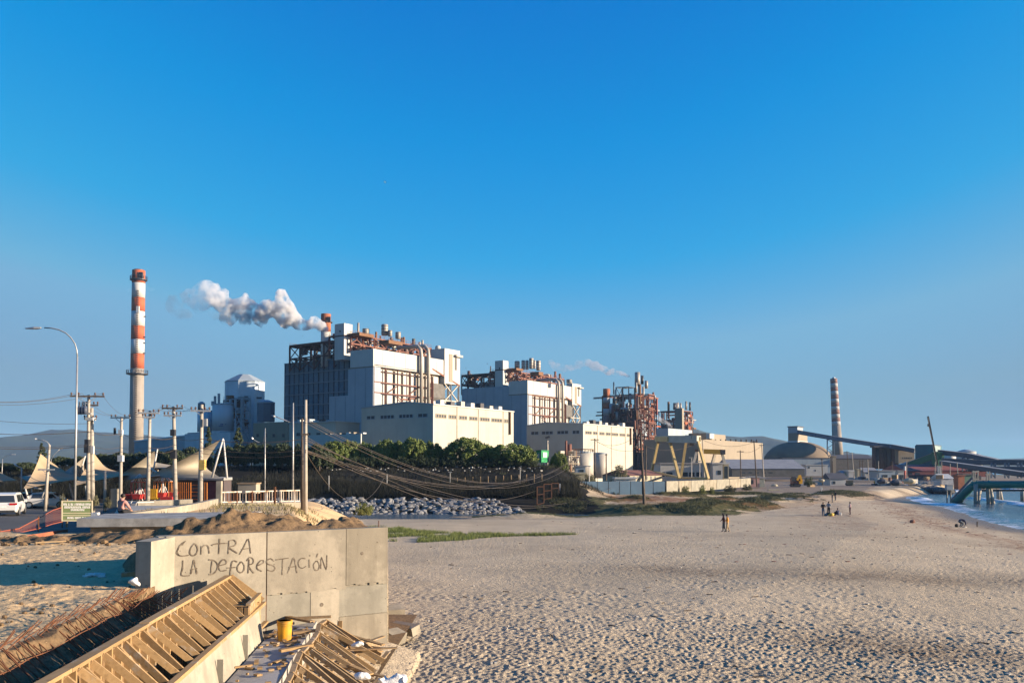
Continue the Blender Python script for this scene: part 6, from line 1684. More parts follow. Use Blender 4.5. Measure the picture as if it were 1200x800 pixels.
# orange-brown vent stack behind the tower
vs1 = thing("vent_stack", "short orange-brown vent stack smoking behind the white lift tower", "stack", at(381.5, 430, 262))
c_ = at(381.5, 430, 262)
MB().lathe([(1.55, 0), (1.5, at(381.5, 389, 262).z - c_.z)], c_, 20).build("lower_shaft", M_PWHITE, vs1, True)
M_OSTACK = mat("scorched_orange", (0.36, 0.12, 0.05), (0.20, 0.075, 0.045), .6, .8)
MB().lathe([(1.55, at(381.5, 389, 262).z - c_.z), (1.5, at(381.5, 368, 262).z - c_.z), (1.2, at(381.5, 368, 262).z - c_.z)], c_, 20).build("upper_shaft", M_OSTACK, vs1, True)
MB().lathe([(2.0, at(381.5, 378, 262).z - c_.z), (2.0, at(381.5, 377, 262).z - c_.z)], c_, 20).build("platform", M_DARK, vs1)
MB().box(at(385.3, 374, 260.6), (1.0, .6, 1.5)).build("plant_box", M_DARK, vs1)
K2 = dict(band_end=670, box_left=596.5, mid_left=596, low_left=540.5, band_top=445.3, band_bot=461, mid_top=461.3, low_top=455.5, bays=4, cols=[619.5, 627.5, 636, 644.5, 653, 662], beams=[465, 477.5, 487], pipes=[655, 659.5], pipe_top=444, pipe_bot=495,
          t_left=670, t_right=680.3, t_back=664, t_bot=474, t_top=449, hall_top=494, leg_left=662.5, w_corner=589.5, w_right=595.7, w_left=580, w_top=422, w_mid=433, w_back=8, w_bot=455, f_corner=596.5, f_cols=[596.5, 605, 613, 625, 636, 645, 653, 661], f_top=434, g_corner=579.5, g_cols=[567, 557, 548, 541],
          g_bot=454, g_top=438, seed=13, clutter=70, sil=[(606, 423, 432, 3.0, 14), (613.2, 422, 433, 2.1, 14), (617.6, 422, 433, 1.9, 14), (622.6, 419.5, 432, 2.6, 13), (626.4, 422, 432, 1.5, 13), (631, 422.5, 434, 2.6, 14), (667, 444.5, 449, 3.2, 12)], ochre=[(597, 611, 432, 434.5), (624, 634, 436, 440)])
bh2, F2 = boiler_house("smaller middle power station block with plain shaded flank and rusty roof frame", 618.3, 318, K2)

def turbine_hall(label, corner, Y, right, left, ytop_c, ytop_l, peak, wl, wr, wy_l, wy_r, seams, pipe_px, pipe_y, zg):
    fr = Fr(corner, Y); t = thing("turbine_hall", label, "power station hall", fr.P(5, 5, zg), "turbine halls of the power station")
    u1 = fr.U(right); v1 = fr.V(left); z = fr.Z(ytop_c); vp = fr.V(peak[0]); zp = fr.Z(peak[1], 0, vp); zl = fr.Z(ytop_l, 0, v1)
    b = MB(); b.loft([[fr.P(u, v, zz) for v, zz in ((0, zg), (v1, zg), (v1, zl), (vp, zp), (0, z))] for u in (0, u1)]); b.build("wall", M_PCREAM, t)
    b = MB()
    b.hexa([fr.P(-.15, -.25, z), fr.P(u1 + .1, -.25, z), fr.P(u1 + .1, vp, zp), fr.P(-.15, vp, zp), fr.P(-.15, -.25, z + .3), fr.P(u1 + .1, -.25, z + .3), fr.P(u1 + .1, vp, zp + .3), fr.P(-.15, vp, zp + .3)])
    b.build("roof", M_PWHITE, t)
    b = MB(); b.hexa([fr.P(-.15, vp + .01, zp), fr.P(u1 + .1, vp + .01, zp), fr.P(u1 + .1, v1 + .25, zl), fr.P(-.15, v1 + .25, zl), fr.P(-.15, vp + .01, zp + .3), fr.P(u1 + .1, vp + .01, zp + .3), fr.P(u1 + .1, v1 + .25, zl + .3), fr.P(-.15, v1 + .25, zl + .3)]); b.build("roof", M_PGREY, t)
    za, zb = fr.Z(wy_r[1], 0, 0), fr.Z(wy_r[0], 0, 0)
    for a, c in wr:
        ua, uc = fr.U(a), fr.U(c); b = MB(); fr.block(b, ua, uc, -.04, .1, za, zb); w = b.build("window", M_WIN, t)
        n = max(2, int((uc - ua) / 1.0)); b = MB()
        for i in range(n + 1): fr.block(b, ua + (uc - ua) * i / n - .14, ua + (uc - ua) * i / n + .14, -.09, -.045, za, zb)
        fr.block(b, ua, uc, -.10, -.045, za - .12, za + .1); fr.block(b, ua, uc, -.10, -.045, zb - .1, zb + .12); b.build("frame", M_PBEIGE, w)
    za, zb = fr.Z(wy_l[1], 0, v1 / 2), fr.Z(wy_l[0], 0, v1 / 2)
    for a, c in wl:
        va, vc = fr.V(c), fr.V(a); b = MB(); fr.block(b, -.04, .1, va, vc, za, zb); w = b.build("window", M_WIN, t)
        n = max(2, int((vc - va) / 1.1)); b = MB()
        for i in range(n + 1): v = va + (vc - va) * i / n; fr.block(b, -.09, -.045, v - .1, v + .1, za, zb)
        fr.block(b, -.10, -.045, va, vc, za - .1, za + .08); b.build("frame", M_PGREY, w)
    for s in seams: u = fr.U(s); b = MB(); fr.block(b, u - .14, u + .14, -.07, .05, zg, z - .05); b.build("seam", M_SEAM, t)
    u = fr.U(pipe_px); MB().tube(fr.P(u, -.3, fr.Z(pipe_y[1], u)), fr.P(u, -.3, z), .28, n=8).build("downpipe", M_BROWNP, t, True)
    b = MB(); fr.block(b, -.03, .25, -.03, .3, zg, z - .02); b.build("corner_trim", M_PWHITE, t)
    for i in range(7):
        uu = u1 * (.1 + .12 * i); b = MB(); fr.block(b, uu, uu + 1.6, .6, 2.2, z + .3, z + .3 + rnd.uniform(.5, 1.4)); b.build("roof_unit", (M_PWHITE, M_DARK, M_PIPEW)[i % 3], t)
    return t, fr
th1, H1 = turbine_hall("large white gabled hall with a strip of high windows before the tallest block", 507.6, 212, 601.8, 423.6, 474.2, 478.3, (477, 471.6), [(430, 439.5), (446, 462), (468, 484), (490, 501)], [(510.8, 522.8), (526, 534.6), (538, 547), (550, 559), (562.6, 573.4), (576, 588), (591, 595)],
             (486, 490), (484.6, 488.8), [535.5, 560.5, 589.5], 596.7, (483, 509), 4.5)
th2, H2 = turbine_hall("smaller white gabled hall with high windows before the middle block", 683.4, 262, 741.3, 617.2, 496.8, 499.3, (640, 495.5), [(622.5, 631), (635, 648), (653, 666), (671, 679)], [(686, 693), (695, 700), (702.5, 708), (710, 715), (717, 724), (726, 732.5), (734.5, 738.5)],
             (505, 508.6), (504.8, 508), [699.9, 716.2, 732.6], 738.2, (502, 521), 1.0)
# low annexes in front of the blue-clad flank
an = thing("office_annexe", "low beige annexe with small square windows below the blue-clad flank", "annexe", at(340, 525, 225))
FA_ = Fr(393, 225)
v1 = FA_.V(297.5); v2 = FA_.V(338.5)
b = MB(); FA_.block(b, 0, 9, 0, v2, 4.5, FA_.Z(494)); b.build("wall", M_PCREAM, an)
b = MB(); FA_.block(b, -.2, 9, v2 + .01, v1, 4.5, FA_.Z(495.5, 0, v1)); b.build("wall", M_PBEIGE, an)
b = MB(); FA_.block(b, -.3, 9.3, -.2, v2, FA_.Z(494) + .002, FA_.Z(493)); b.build("parapet", M_PWHITE, an)
for px in (303, 312.5, 322, 333):
    v = FA_.V(px); b = MB(); FA_.block(b, -.28, -.1, v - .5, v + .5, FA_.Z(511.8, 0, v), FA_.Z(508.2, 0, v)); b.build("window", M_WIN, an)
for px in (350, 362, 373.5):
    v = FA_.V(px); b = MB(); FA_.block(b, -.1, .1, v - .7, v + .7, FA_.Z(510.5, 0, v), FA_.Z(507, 0, v)); b.build("window", M_WIN, an)
for i, px in enumerate((341, 347, 352, 358, 365, 372, 380)):
    v = FA_.V(px); b = MB(); FA_.block(b, 1, 3, v - .5, v + .5, FA_.Z(493) + .003, FA_.Z(493 - (2, 3.5, 1.5, 4, 2, 3, 2)[i])); b.build("roof_unit", (M_PGREY, M_PWHITE, M_DARK)[i % 3], an)
lowb = thing("low_wall_building", "long low pale wall strip between hedge and the grey block foot", "annexe", at(400, 520, 205))
FB_ = Fr(423, 207); b = MB(); FB_.block(b, 0, .3, 0, FB_.V(362), 4, FB_.Z(508)); b.build("wall", M_PWHITE, lowb)
for i in range(9): v = FB_.V(422 - i * 5.5); b = MB(); FB_.block(b, .5, 1.6, v - .6, v + .4, FB_.Z(508), FB_.Z(508 - rnd.uniform(.8, 2.4))); b.build("roof_unit", (M_WHITE, M_DARK, M_PBEIGE)[i % 3], lowb)

# storage silos left of the blue flank
M_SILO = clad("silo_sheet", (0.46, 0.53, 0.58), 1.6, (0.40, 0.46, 0.51))
M_SILO2 = clad("pale_silo_sheet", (0.44, 0.46, 0.49), 2.0)
def silo(label, px, Y, ptop, pbot, hw, m, n=24, cone=0.0, group="storage silos"):
    b0 = at(px, pbot, Y); t = thing("silo", label, "silo", b0, group); r = hw * ppm(Y); h = (pbot - ptop) * ppm(Y)
    MB().lathe([(r, 0), (r, h)], b0, n).build("shell", m, t, n > 12)
    MB().lathe([(r * 1.015, h + .005), (r * 1.015, h + .35), (r * .3, h + .35 + cone), (.1, h + .36 + cone)], b0, n).build("roof", M_PGREY, t)
    return t, b0, r, h
s1, b1, r1_, h1_ = silo("biggest silo, octagonal, with a dark ball on its roof", 286, 300, 448.5, 524, 23.5, M_SILO, 8, 2.6)
c = at(286.3, 442, 300); MB().ball(c, .75, 14, 10).build("roof_ball", mat("navy_ball", (0.02, 0.035, 0.11), None, 2, .35), s1, True); MB().tube(at(286.3, 446.5, 300), c, .2).build("ball_post", M_DARK, s1)
for px, py0, py1, w in ((288.5, 464, 468, 1.0), (303.8, 465, 467, 1.5), (270.5, 464, 467, 1.4)): q = at(px, (py0 + py1) / 2, 300 - 6.5); MB().box(q, (w * 1.2, .5, (py1 - py0) * .29)).build("window", M_WIN, s1)
s2, b2, r2_, h2_ = silo("smooth pale round silo with small blue lettering", 261, 285, 474.5, 505, 12, M_SILO2, 32, .3)
b = MB(); M_BLUEINK = mat("blue_ink", (0.05, 0.09, 0.24), None, 3)
for k, (x0, x1, y0, y1) in enumerate([(256, 258, 496.3, 497.6), (258.4, 259.4, 496.3, 497.6), (259.8, 261.6, 496.3, 497.6), (264, 264.9, 496.5, 497.3), (256.2, 261.2, 498.6, 499.2)]):
    Yq = 285 - math.sqrt(max(.1, r2_ ** 2 - ((x0 + x1) / 2 * .285 - 261 * .285) ** 2)) - .05
    p, q = at(x0, y1, Yq), at(x1, y0, Yq); b.box(((p.x + q.x) / 2, Yq, (p.z + q.z) / 2), (q.x - p.x, .1, q.z - p.z))
b.build("lettering", M_BLUEINK, s2)
MB().lathe([(r2_ * 1.03, 0), (r2_ * 1.03, -1.0), (r2_ * .98, -1), (r2_ * .98, -6)], b2, 24, False).build("skirt", M_SILO2, s2)
silo("slim grey-blue silo left of the lettered silo", 240, 290, 482, 506, 8.5, M_SILO, 24, .4)
silo("narrow dark-topped vessel above the slim silo", 236, 292, 473.5, 482, 4, M_HOPPER, 16, .6)
silo("faceted dark silo right of the biggest silo", 311.5, 280, 472.5, 494, 10.5, M_GLASSW, 8, .8)
pt = thing("pipe_tower", "open lattice pipe tower between the lettered and biggest silos", "tower", at(284, 520, 280))
ft = Fr(283.5, 280); lattice(pt, ft, [0, 3.2], [0, 3.2], 4.5, ft.Z(466), 5, .3, M_PGREY, seed=9, clutter=0)
ft2 = Fr(282, 283); lattice(pt, ft2, [0, 4], [0, ft2.V(262)], ft2.Z(520), ft2.Z(467), 4, .28, M_PGREY, seed=10, clutter=26)
for px, p0, p1 in ((252, 464, 475), (256.5, 461, 475), (249, 470, 475), (270, 468, 476), (276, 468, 478)): MB().tube(at(px, p1, 284), at(px, p0, 284), .45, n=8).build("pipe", M_PGREY, pt)
bs = thing("silo_base_house", "pale blue-white block under the lettered silo", "annexe", at(250, 520, 283))
ff_ = Fr(270, 278); b = MB(); ff_.block(b, 0, 8, 0, ff_.V(217), 3, ff_.Z(506.5)); b.build("wall", M_SILO2, bs)
b = MB(); ff_.block(b, .3, 7, 1, ff_.V(219), ff_.Z(506.4), ff_.Z(505)); b.build("roof", M_PGREY, bs)
sh = thing("coal_shed", "long low grey-green shed roof by the foot of the striped chimney", "shed", at(190, 520, 330))
fs_ = Fr(217, 330); b = MB(); v1 = fs_.V(158); fs_.block(b, 0, 20, 0, v1, 3, [fs_.Z(511), fs_.Z(509), fs_.Z(511) - 1, fs_.Z(516)]); b.build("wall", M_PGREY, sh)
b = MB(); b.hexa([fs_.P(-.3, -.3, fs_.Z(511)), fs_.P(20, -.3, fs_.Z(511) + 2), fs_.P(20, v1, fs_.Z(511) + 1), fs_.P(-.3, v1, fs_.Z(516)), fs_.P(-.3, -.3, fs_.Z(511) + .5), fs_.P(20, -.3, fs_.Z(511) + 2.5), fs_.P(20, v1, fs_.Z(511) + 1.5), fs_.P(-.3, v1, fs_.Z(516) + .5)]); b.build("roof", M_SILO, sh)

# ------------------------------------------------------------------ chimneys
M_CHR = mat("chimney_red", (0.40, 0.10, 0.04), (0.31, 0.08, 0.035), .15, .8, streak=.2)
M_CHW = mat("chimney_white", (0.48, 0.465, 0.45), (0.42, 0.405, 0.39), .15, .8, streak=.2)
M_CHC = mat("chimney_concrete", (0.27, 0.235, 0.20), (0.22, 0.19, 0.165), .2, .85, streak=.35)
M_CHR2 = mat("faded_chimney_red", (0.21, 0.115, 0.095), (0.18, 0.10, 0.085), .15, .85)
M_CHW2 = mat("faded_chimney_white", (0.36, 0.35, 0.34), (0.31, 0.30, 0.29), .15, .85)
CY = 480
ch = thing("striped_chimney", "tall red and white striped chimney with two gallery platforms at the left", "chimney", at(159.3, 532, CY))
cb_ = at(159.3, 532, CY)
def chz(py): return at(160, py, CY).z - cb_.z
bands = [(317, 332, M_CHR), (332, 349, M_CHW), (349, 365, M_CHR), (365, 382, M_CHW), (382, 398, M_CHR), (398, 414.5, M_CHW), (414.5, 432, M_CHR), (432, 534, M_CHC)]
radp = lambda py: np.interp(py, [317, 440, 532], [7.3, 7.5, 8.0]) * ppm(CY)
for y0, y1, m in bands:
    MB().lathe([(radp(y1), chz(y1) + .01), (radp(y0), chz(y0) - .01)], cb_, 32).build("band", m, ch, True)
MB().lathe([(radp(317) * .8, chz(317)), (radp(317) * .8, chz(316.2))], cb_, 24).build("cap_rim", M_DARK, ch)
for py, w in ((328.5, 1.32), (438.5, 1.62)):
    MB().lathe([(radp(py) * 1.0, chz(py + 1.4)), (radp(py) * w, chz(py)), (radp(py) * w, chz(py - .9)), (radp(py), chz(py - .9))], cb_, 24, False).build("gallery", M_DARK, ch)
    b = MB()
    for k in range(24):
        a_ = k * math.pi / 12; p = cb_ + Vector((math.cos(a_), math.sin(a_), 0)) * radp(py) * w * .97 + Vector((0, 0, chz(py)))
        b.beam(p, p + Vector((0, 0, 2.2)), .16); a2 = a_ + math.pi / 12; p2 = cb_ + Vector((math.cos(a2), math.sin(a2), 0)) * radp(py) * w * .97 + Vector((0, 0, chz(py)))
        b.beam(p + Vector((0, 0, 2.2)), p2 + Vector((0, 0, 2.2)), .16)
    b.build("handrail", M_DARK, ch)
la = cb_ + Vector((1.2, -radp(480) * .98 - .1, 0))
b = MB()
for k in range(90):
    z = chz(532) + (chz(340) - chz(532)) * k / 90; yy = cb_.y - np.interp(z, [0, 90], [radp(532), radp(330)]) - .12
    b.box((cb_.x + 1.2, yy, cb_.z + z), (1.1, .3, .5))
b.build("ladder_rungs", M_DARK, ch)['kind'] = 'stuff'
for py in (371, 395, 414, 402): MB().box(cb_ + Vector((radp(py) + .3, -.5, chz(py))), (1.2, 1, .5)).build("bracket", M_DARK, ch)
MB().box(cb_ + Vector((1.6, -radp(364) - .5, chz(364))), (1.6, 1, 3.6)).build("instrument_box", M_WHITE, ch)
MB().box(cb_ + Vector((2.6, -radp(325) * .8, chz(324))), (2, 1.6, 3.6)).build("opening", M_DARK, ch)
c2 = thing("banded_chimney", "slim tapered red and white banded chimney at the right", "chimney", at(981.8, 534, 560))
CB2 = at(981.8, 534, 560)
def ch2(py): return at(980, py, 560).z - CB2.z
rad2 = lambda py: np.interp(py, [443, 500, 534], [3.9, 5.0, 6.2]) * .56
cx2 = lambda py: (np.interp(py, [443, 534], [978.1, 981.8]) - 981.8) * .56
ys2 = [443.5, 449, 453.5, 458, 462.5, 467, 471.5, 476, 480, 485, 489.5, 493.5, 498.5]
for i in range(len(ys2) - 1):
    y0, y1 = ys2[i], ys2[i + 1]
    b = MB(); b.path([CB2 + Vector((cx2(y1), 0, ch2(y1) + .02)), CB2 + Vector((cx2(y0), 0, ch2(y0) - .02))], [rad2(y1), rad2(y0)], 28); b.build("band", (M_CHR2, M_CHW2)[i % 2], c2, True)
b = MB(); b.path([CB2, CB2 + Vector((cx2(498.5), 0, ch2(498.5)))], [rad2(534), rad2(498.5)], 28); b.build("shaft", M_CHC, c2, True)
b = MB(); b.path([CB2 + Vector((cx2(443), 0, ch2(443.5))), CB2 + Vector((cx2(443), 0, ch2(442)))], [rad2(443) * .55, rad2(443) * .4], 12); b.build("cap", M_WHITE, c2)

# ------------------------------------------------------------------ the two older boiler towers, all steelwork
def steel_tower(label, corner, Y, right, left, pbase, ptop, stacks, seed, clutter, cat="power station block", zg=1):
    fr = Fr(corner, Y); t = thing("boiler_tower", label, cat, fr.P(4, 4, zg), "old steel boiler towers")
    u1, v1 = fr.U(right), fr.V(left); zt = fr.Z(ptop)
    nu, nv = 4, 4
    us = [u1 * i / nu for i in range(nu + 1)]; vs = [v1 * j / nv for j in range(nv + 1)]
    lattice(t, fr, us, [vs[0], vs[-1]], zg, zt, 6, .5, M_STEEL, seed=seed, clutter=0)
    lattice(t, fr, [us[0], us[-1]], vs, zg, zt - 8, 5, .5, M_STEEL2, seed=seed + 1, clutter=0)
    b = MB(); fr.block(b, u1 * .08, u1 * .9, v1 * .08, v1 * .95, zg, zt - 7); b.build("boiler_casing", M_HOPPER, t)
    r = random.Random(seed)
    kinds = [M_STEEL, M_STEEL, M_STEEL2, M_PIPEW, M_OCHRE, M_CYL, M_PGREY, M_CHR]
    for k in range(clutter):
        face = r.random(); z = r.uniform(zg + 12, zt)
        if face < .5: u, v = r.uniform(0, u1), r.uniform(-.6, v1 * .12)
        else: u, v = r.uniform(-.6, u1 * .15), r.uniform(0, v1)
        c = r.random(); mm = r.choice(kinds)
        if c < .45: p = fr.P(u, v, z); bar(t, p, p + (UX if face < .5 else VX) * r.uniform(2, 6), r.uniform(.3, .9), mm, "walkway")
        elif c < .8: p = fr.P(u, v, z - 4); MB().tube(p, p + Vector((0, 0, r.uniform(3, 10))), r.uniform(.25, .7), n=8).build("pipe", mm, t, True)
        else: b = MB(); fr.block(b, u, u + r.uniform(1, 3), v, v + r.uniform(1, 3), z, z + r.uniform(1, 3)); b.build("plant_box", mm, t)
    for (px, p0, p1, hw, dy, m) in stacks:
        c_ = at(px, p1, Y + dy); MB().lathe([(hw * ppm(Y), 0), (hw * ppm(Y) * .97, (p1 - p0) * ppm(Y + dy))], c_, 16).build("stack", m, t, True)
    return t, fr
t3, F3 = steel_tower("dark red steel boiler tower with steaming stacks behind the smaller hall", 745, 380, 769, 706, 502, 462, [(747, 436, 452, 3.3, 8, M_CYL), (752.6, 440, 450, 1.7, 9, M_DARK), (757.5, 446, 455, 2.0, 8, M_CYL), (745.5, 448, 460, 1.4, 4, M_PIPEW), (719.3, 447.5, 462, .8, 12, M_DARK)], 31, 300)
c_ = at(711, 500, 388)
rs = thing("ringed_stack", "fat orange-brown ringed stack at the left of the steel boiler tower", "stack", c_)
for i, (y0, y1, m) in enumerate([(455.5, 466, M_OSTACK), (466, 472, M_CHW2), (472, 479, M_OSTACK), (479, 487, M_CHW2), (487, 505, M_CHR2)]):
    MB().lathe([(4.2 * .388, at(711, y1, 388).z - c_.z + .01), (4.2 * .388, at(711, y0, 388).z - c_.z)], c_, 20).build("band", m, rs, True)
b = MB(); fr = Fr(737, 392); fr.block(b, 0, 6, 0, fr.V(722), fr.Z(458), fr.Z(452)); lattice(t3, fr, [0, 6], [0, fr.V(730), fr.V(722)], fr.Z(470), fr.Z(453), 1, .4, M_DARK, seed=2)
fq = Fr(767, 372)
lattice(t3, fq, [-6, 0], [0, 5], 1, fq.Z(463), 6, .5, M_STEEL, seed=41)
t4, F4 = steel_tower("smaller far steel boiler tower with grey shaft and paired stacks", 800, 470, 811.5, 772, 506, 481, [(790.4, 472, 480, 1.6, 6, M_DARK), (794.2, 471.5, 480, 1.5, 7, M_CYL), (797.6, 472, 481, 1.2, 8, M_CYL), (804.2, 470, 480, 1.2, 8, M_CYL), (808.6, 471, 481, 1.1, 8, M_DARK)], 51, 130)
f4 = Fr(799.5, 464); b = MB(); f4.block(b, 0, f4.U(801.5), 0, f4.V(791), 1, f4.Z(478)); b.build("grey_shaft", M_PBEIGE, t4)
# beige block behind the gantry crane, part shaded, part sunlit
ob = thing("boiler_hall", "long beige hall, shaded left end and sunlit right side, behind the gantry crane", "power station hall", at(800, 560, 330))
fo = Fr(818, 330)
b = MB(); fo.block(b, 0, fo.U(893.5), 0, fo.V(754), .8, fo.Z(514)); b.build("wall", M_PBEIGE, ob)
fo2 = Fr(783, 336); b = MB(); fo2.block(b, 0, fo2.U(811), 0, fo2.V(769), fo2.Z(513), fo2.Z(501.5)); b.build("upper_wall", M_PGREY, ob)
u_a, u_b = fo.U(834, 3), fo.U(850, 3)
b = MB(); fo.block(b, u_a, u_b, 3, 12, fo.Z(516, u_a), fo.Z(508, u_a)); b.build("roof_house", M_PBEIGE, ob)
b = MB(); fo.block(b, u_a - 5, u_a - .1, 2, 10, fo.Z(514, u_a), fo.Z(508, u_a)); b.build("roof_house", M_PWHITE, ob)
for i in range(9): u = fo.U(840 + i * 6); b = MB(); fo.block(b, u, u + .5, 0.5, 1, fo.Z(518.5, u), fo.Z(514.5, u)); b.build("roof_vent", M_DARK, ob)
M_TANKW = mat("white_tank_paint", (0.40, 0.37, 0.32), (0.34, 0.31, 0.27), .6, .6, streak=.2)
tk1, tb1, tr1, tth1 = silo("large squat white tank beside the hall's sunlit wall", 682.5, 232, 531, 560, 13, M_TANKW, 36, .2, group="white storage tanks")
tk2, *_ = silo("second white tank half hidden behind the first", 703, 245, 532, 560, 9, M_TANKW, 32, .2, group="white storage tanks")
for t_, bb, r, h in ((tk1, tb1, tr1, tth1),):
    b = MB()
    for k in range(22): a_ = k * 2 * math.pi / 22; p = bb + Vector((math.cos(a_) * r, math.sin(a_) * r, h)); b.beam(p, p + Vector((0, 0, 1.1)), .12); a2 = a_ + .2856; p2 = bb + Vector((math.cos(a2) * r, math.sin(a2) * r, h + 1.1)); b.beam(p + Vector((0, 0, 1.1)), p2, .12)
    b.build("handrail", M_OCHRE, t_)
pr = thing("pipe_rack", "busy cream pipe rack left of the white tanks", "pipe rack", at(664, 558, 225))
fp = Fr(666, 222); lattice(pr, fp, [0, 3, 6], [0, 3], 1, fp.Z(534), 4, .25, M_PBEIGE, seed=77, clutter=40)
# ------------------------------------------------------------------ yard, cranes, sheds and poles at the right
M_CRANEY = mat("crane_yellow", (0.46, 0.34, 0.15), (0.36, 0.26, 0.11), 1, .55, streak=.2)
M_CRANEW = mat("crane_cream", (0.46, 0.42, 0.34), (0.38, 0.34, 0.28), .8, .6, streak=.2)
g1 = thing("gantry_crane", "big gantry crane with cream girders on splayed yellow legs", "gantry crane", at(797, 560, 195.8), "gantry cranes")
for p, q in (((763.5, 553, 208.8), (771, 518, 205.3)), ((796, 560.5, 189.7), (785, 518, 194.9)), ((797.6, 560.5, 196.6), (804, 517, 196.6)), ((830, 561, 182.7), (818, 517, 186.2))):
    MB().beam(at(*p), at(*q), .55, .55).build("leg", M_CRANEY, g1)
MB().beam(at(763.5, 552, 208.8), at(796, 559.5, 189.7), .45).build("bogie_beam", M_CRANEY, g1); MB().beam(at(797.6, 559.8, 196.6), at(830, 560.3, 182.7), .45).build("bogie_beam", M_CRANEY, g1)
MB().beam(at(769.5, 514, 207.1), at(805, 514.2, 198.4), 1.2, 1.5).build("girder", M_CRANEW, g1)
MB().beam(at(783.5, 514.3, 194.9), at(819, 514.6, 186.2), 1.2, 1.6).build("girder", M_CRANEW, g1)
MB().beam(at(769.5, 514, 206.2), at(784.5, 514.5, 194.0), 1.0, 1.1).build("end_beam", M_CRANEY, g1); MB().beam(at(803, 514.3, 198.4), at(818.5, 514.6, 186.2), 1.0, 1.1).build("end_beam", M_CRANEY, g1)
MB().box(at(817, 511, 188.8), (3.2, 3, 1.3)).build("trolley", M_HOPPER, g1); MB().box(at(810, 520, 190.5), (1, 1, .9)).build("hook_block", M_DARK, g1)
g2 = thing("gantry_crane", "smaller bright yellow gantry crane beyond the white workshop", "gantry crane", at(835, 545, 290), "gantry cranes")
M_BRY = mat("bright_yellow", (0.58, 0.30, 0.015), (0.5, 0.25, 0.015), 1, .5)
MB().beam(at(822, 528.5, 292), at(847, 529.5, 284), 1.6, 1.6).build("girder", M_BRY, g2)
MB().beam(at(815, 527.5, 296), at(846, 527.8, 288), .8, .8).build("girder", M_OCHRE, g2)
for p, q in (((812, 545, 296), (816.5, 529, 296)), ((834, 545, 292), (838, 531, 290)), ((850, 545, 284), (846, 531, 284))): MB().beam(at(*p), at(*q), .8).build("leg", M_CRANEW, g2)
MB().box(at(847, 529.5, 283), (1.4, 1.4, 1.6)).build("motor", M_DARK, g2)
def hall(name, label, cat, px0, px1, ptop, pbot, Y, m, roof=None, dep=10, wins=(), rise=0.0, grp=None, over=.25, ang=0.0):
    """simple shed: front wall between two pixels, a roof slab or ridge, windows (px0,px1,py0,py1)"""
    a, c = at(px0, pbot, Y), at(px1, pbot, Y + ang); zt = at(px0, ptop, Y).z
    t = thing(name, label, cat, Vector(((a.x + c.x) / 2, Y + dep / 2, a.z)), grp)
    d = (c - a); d.z = 0; L = d.length; d.normalize(); nrm = Vector((-d.y, d.x, 0))
    A, C_ = a.copy(), c.copy()
    zb = a.z - .5
    f = lambda p, z: Vector((p.x, p.y, z))
    MB().hexa([f(A, zb), f(C_, zb), f(C_ + nrm * dep, zb), f(A + nrm * dep, zb), f(A, zt), f(C_, zt), f(C_ + nrm * dep, zt), f(A + nrm * dep, zt)]).build("wall", m, t)
    o = over
    P_ = [A - d * o - nrm * o, C_ + d * o - nrm * o, C_ + d * o + nrm * (dep + o), A - d * o + nrm * (dep + o)]
    if rise > 0:
        M0, M1 = (P_[0] + P_[3]) / 2, (P_[1] + P_[2]) / 2
        MB().add([f(P_[0], zt + .003), f(P_[1], zt + .003), f(P_[2], zt + .003), f(P_[3], zt + .003), f(M0, zt + rise), f(M1, zt + rise)], [(0, 1, 5, 4), (2, 3, 4, 5), (0, 4, 3), (1, 2, 5), (3, 2, 1, 0)]).build("roof", roof or m, t)
    else:
        MB().hexa([f(p, zt + .003) for p in P_] + [f(p, zt + .35) for p in P_]).build("roof", roof or m, t)
    for (x0, x1, y0, y1) in wins:
        s0, s1 = (x0 - px0) / (px1 - px0), (x1 - px0) / (px1 - px0)
        p, q = A + d * L * s0 - nrm * .05, A + d * L * s1 - nrm * .05
        z0, z1 = at(px0, y1, Y).z, at(px0, y0, Y).z
        MB().hexa([f(p, z0), f(q, z0), f(q + nrm * .1, z0), f(p + nrm * .1, z0), f(p, z1), f(q, z1), f(q + nrm * .1, z1), f(p + nrm * .1, z1)]).build("window" if y1 - y0 < 6 else "door", M_WIN, t)
    return t
M_BLOCKW = mat("white_render", (0.42, 0.41, 0.39), (0.36, 0.35, 0.33), .6, .8, streak=.15)
M_RROOF = mat("rusty_roof", (0.22, 0.10, 0.07), (0.16, 0.075, 0.055), .6, .8)
M_GROOF = mat("grey_roof", (0.24, 0.24, 0.245), (0.19, 0.19, 0.20), .4, .7)
M_DROOF = mat("dark_roof", (0.075, 0.075, 0.085), (0.06, 0.06, 0.07), .4, .8)
hall("workshop", "white flat-roofed workshop with a dark window band under the gantry crane", "workshop", 774, 834, 543.5, 562, 205, M_BLOCKW, M_GROOF, 12, [(776, 779, 553, 558), (780.5, 788, 553, 558), (800, 806, 553, 558), (807.5, 814, 553, 558), (816, 822, 553, 558)])
hall("workshop", "bright white end block of the workshop beside the pole", "workshop", 835.5, 847, 543.5, 563, 202, M_BLOCKW, M_BLOCKW, 6, [(841, 845, 551, 556)])
hall("open_store", "roofed open bay at the right end of the workshop", "store", 848, 854, 543.8, 563, 203, M_CREAM, M_BLOCKW, 6, [(848.6, 853, 546, 560)])
hall("shed", "long shed with rusty red roof and cream wall behind the blue fence", "shed", 738, 776, 557, 565, 190, M_CREAM, M_RROOF, 9, [(x, x + 1.6, 558, 562) for x in (742, 747, 752, 757, 762, 767)], 1.2, ang=6)
hall("shed", "small cream cabin behind the frame fence end", "shed", 664, 685, 555.5, 567, 165, M_CREAM, M_CREAM, 4)
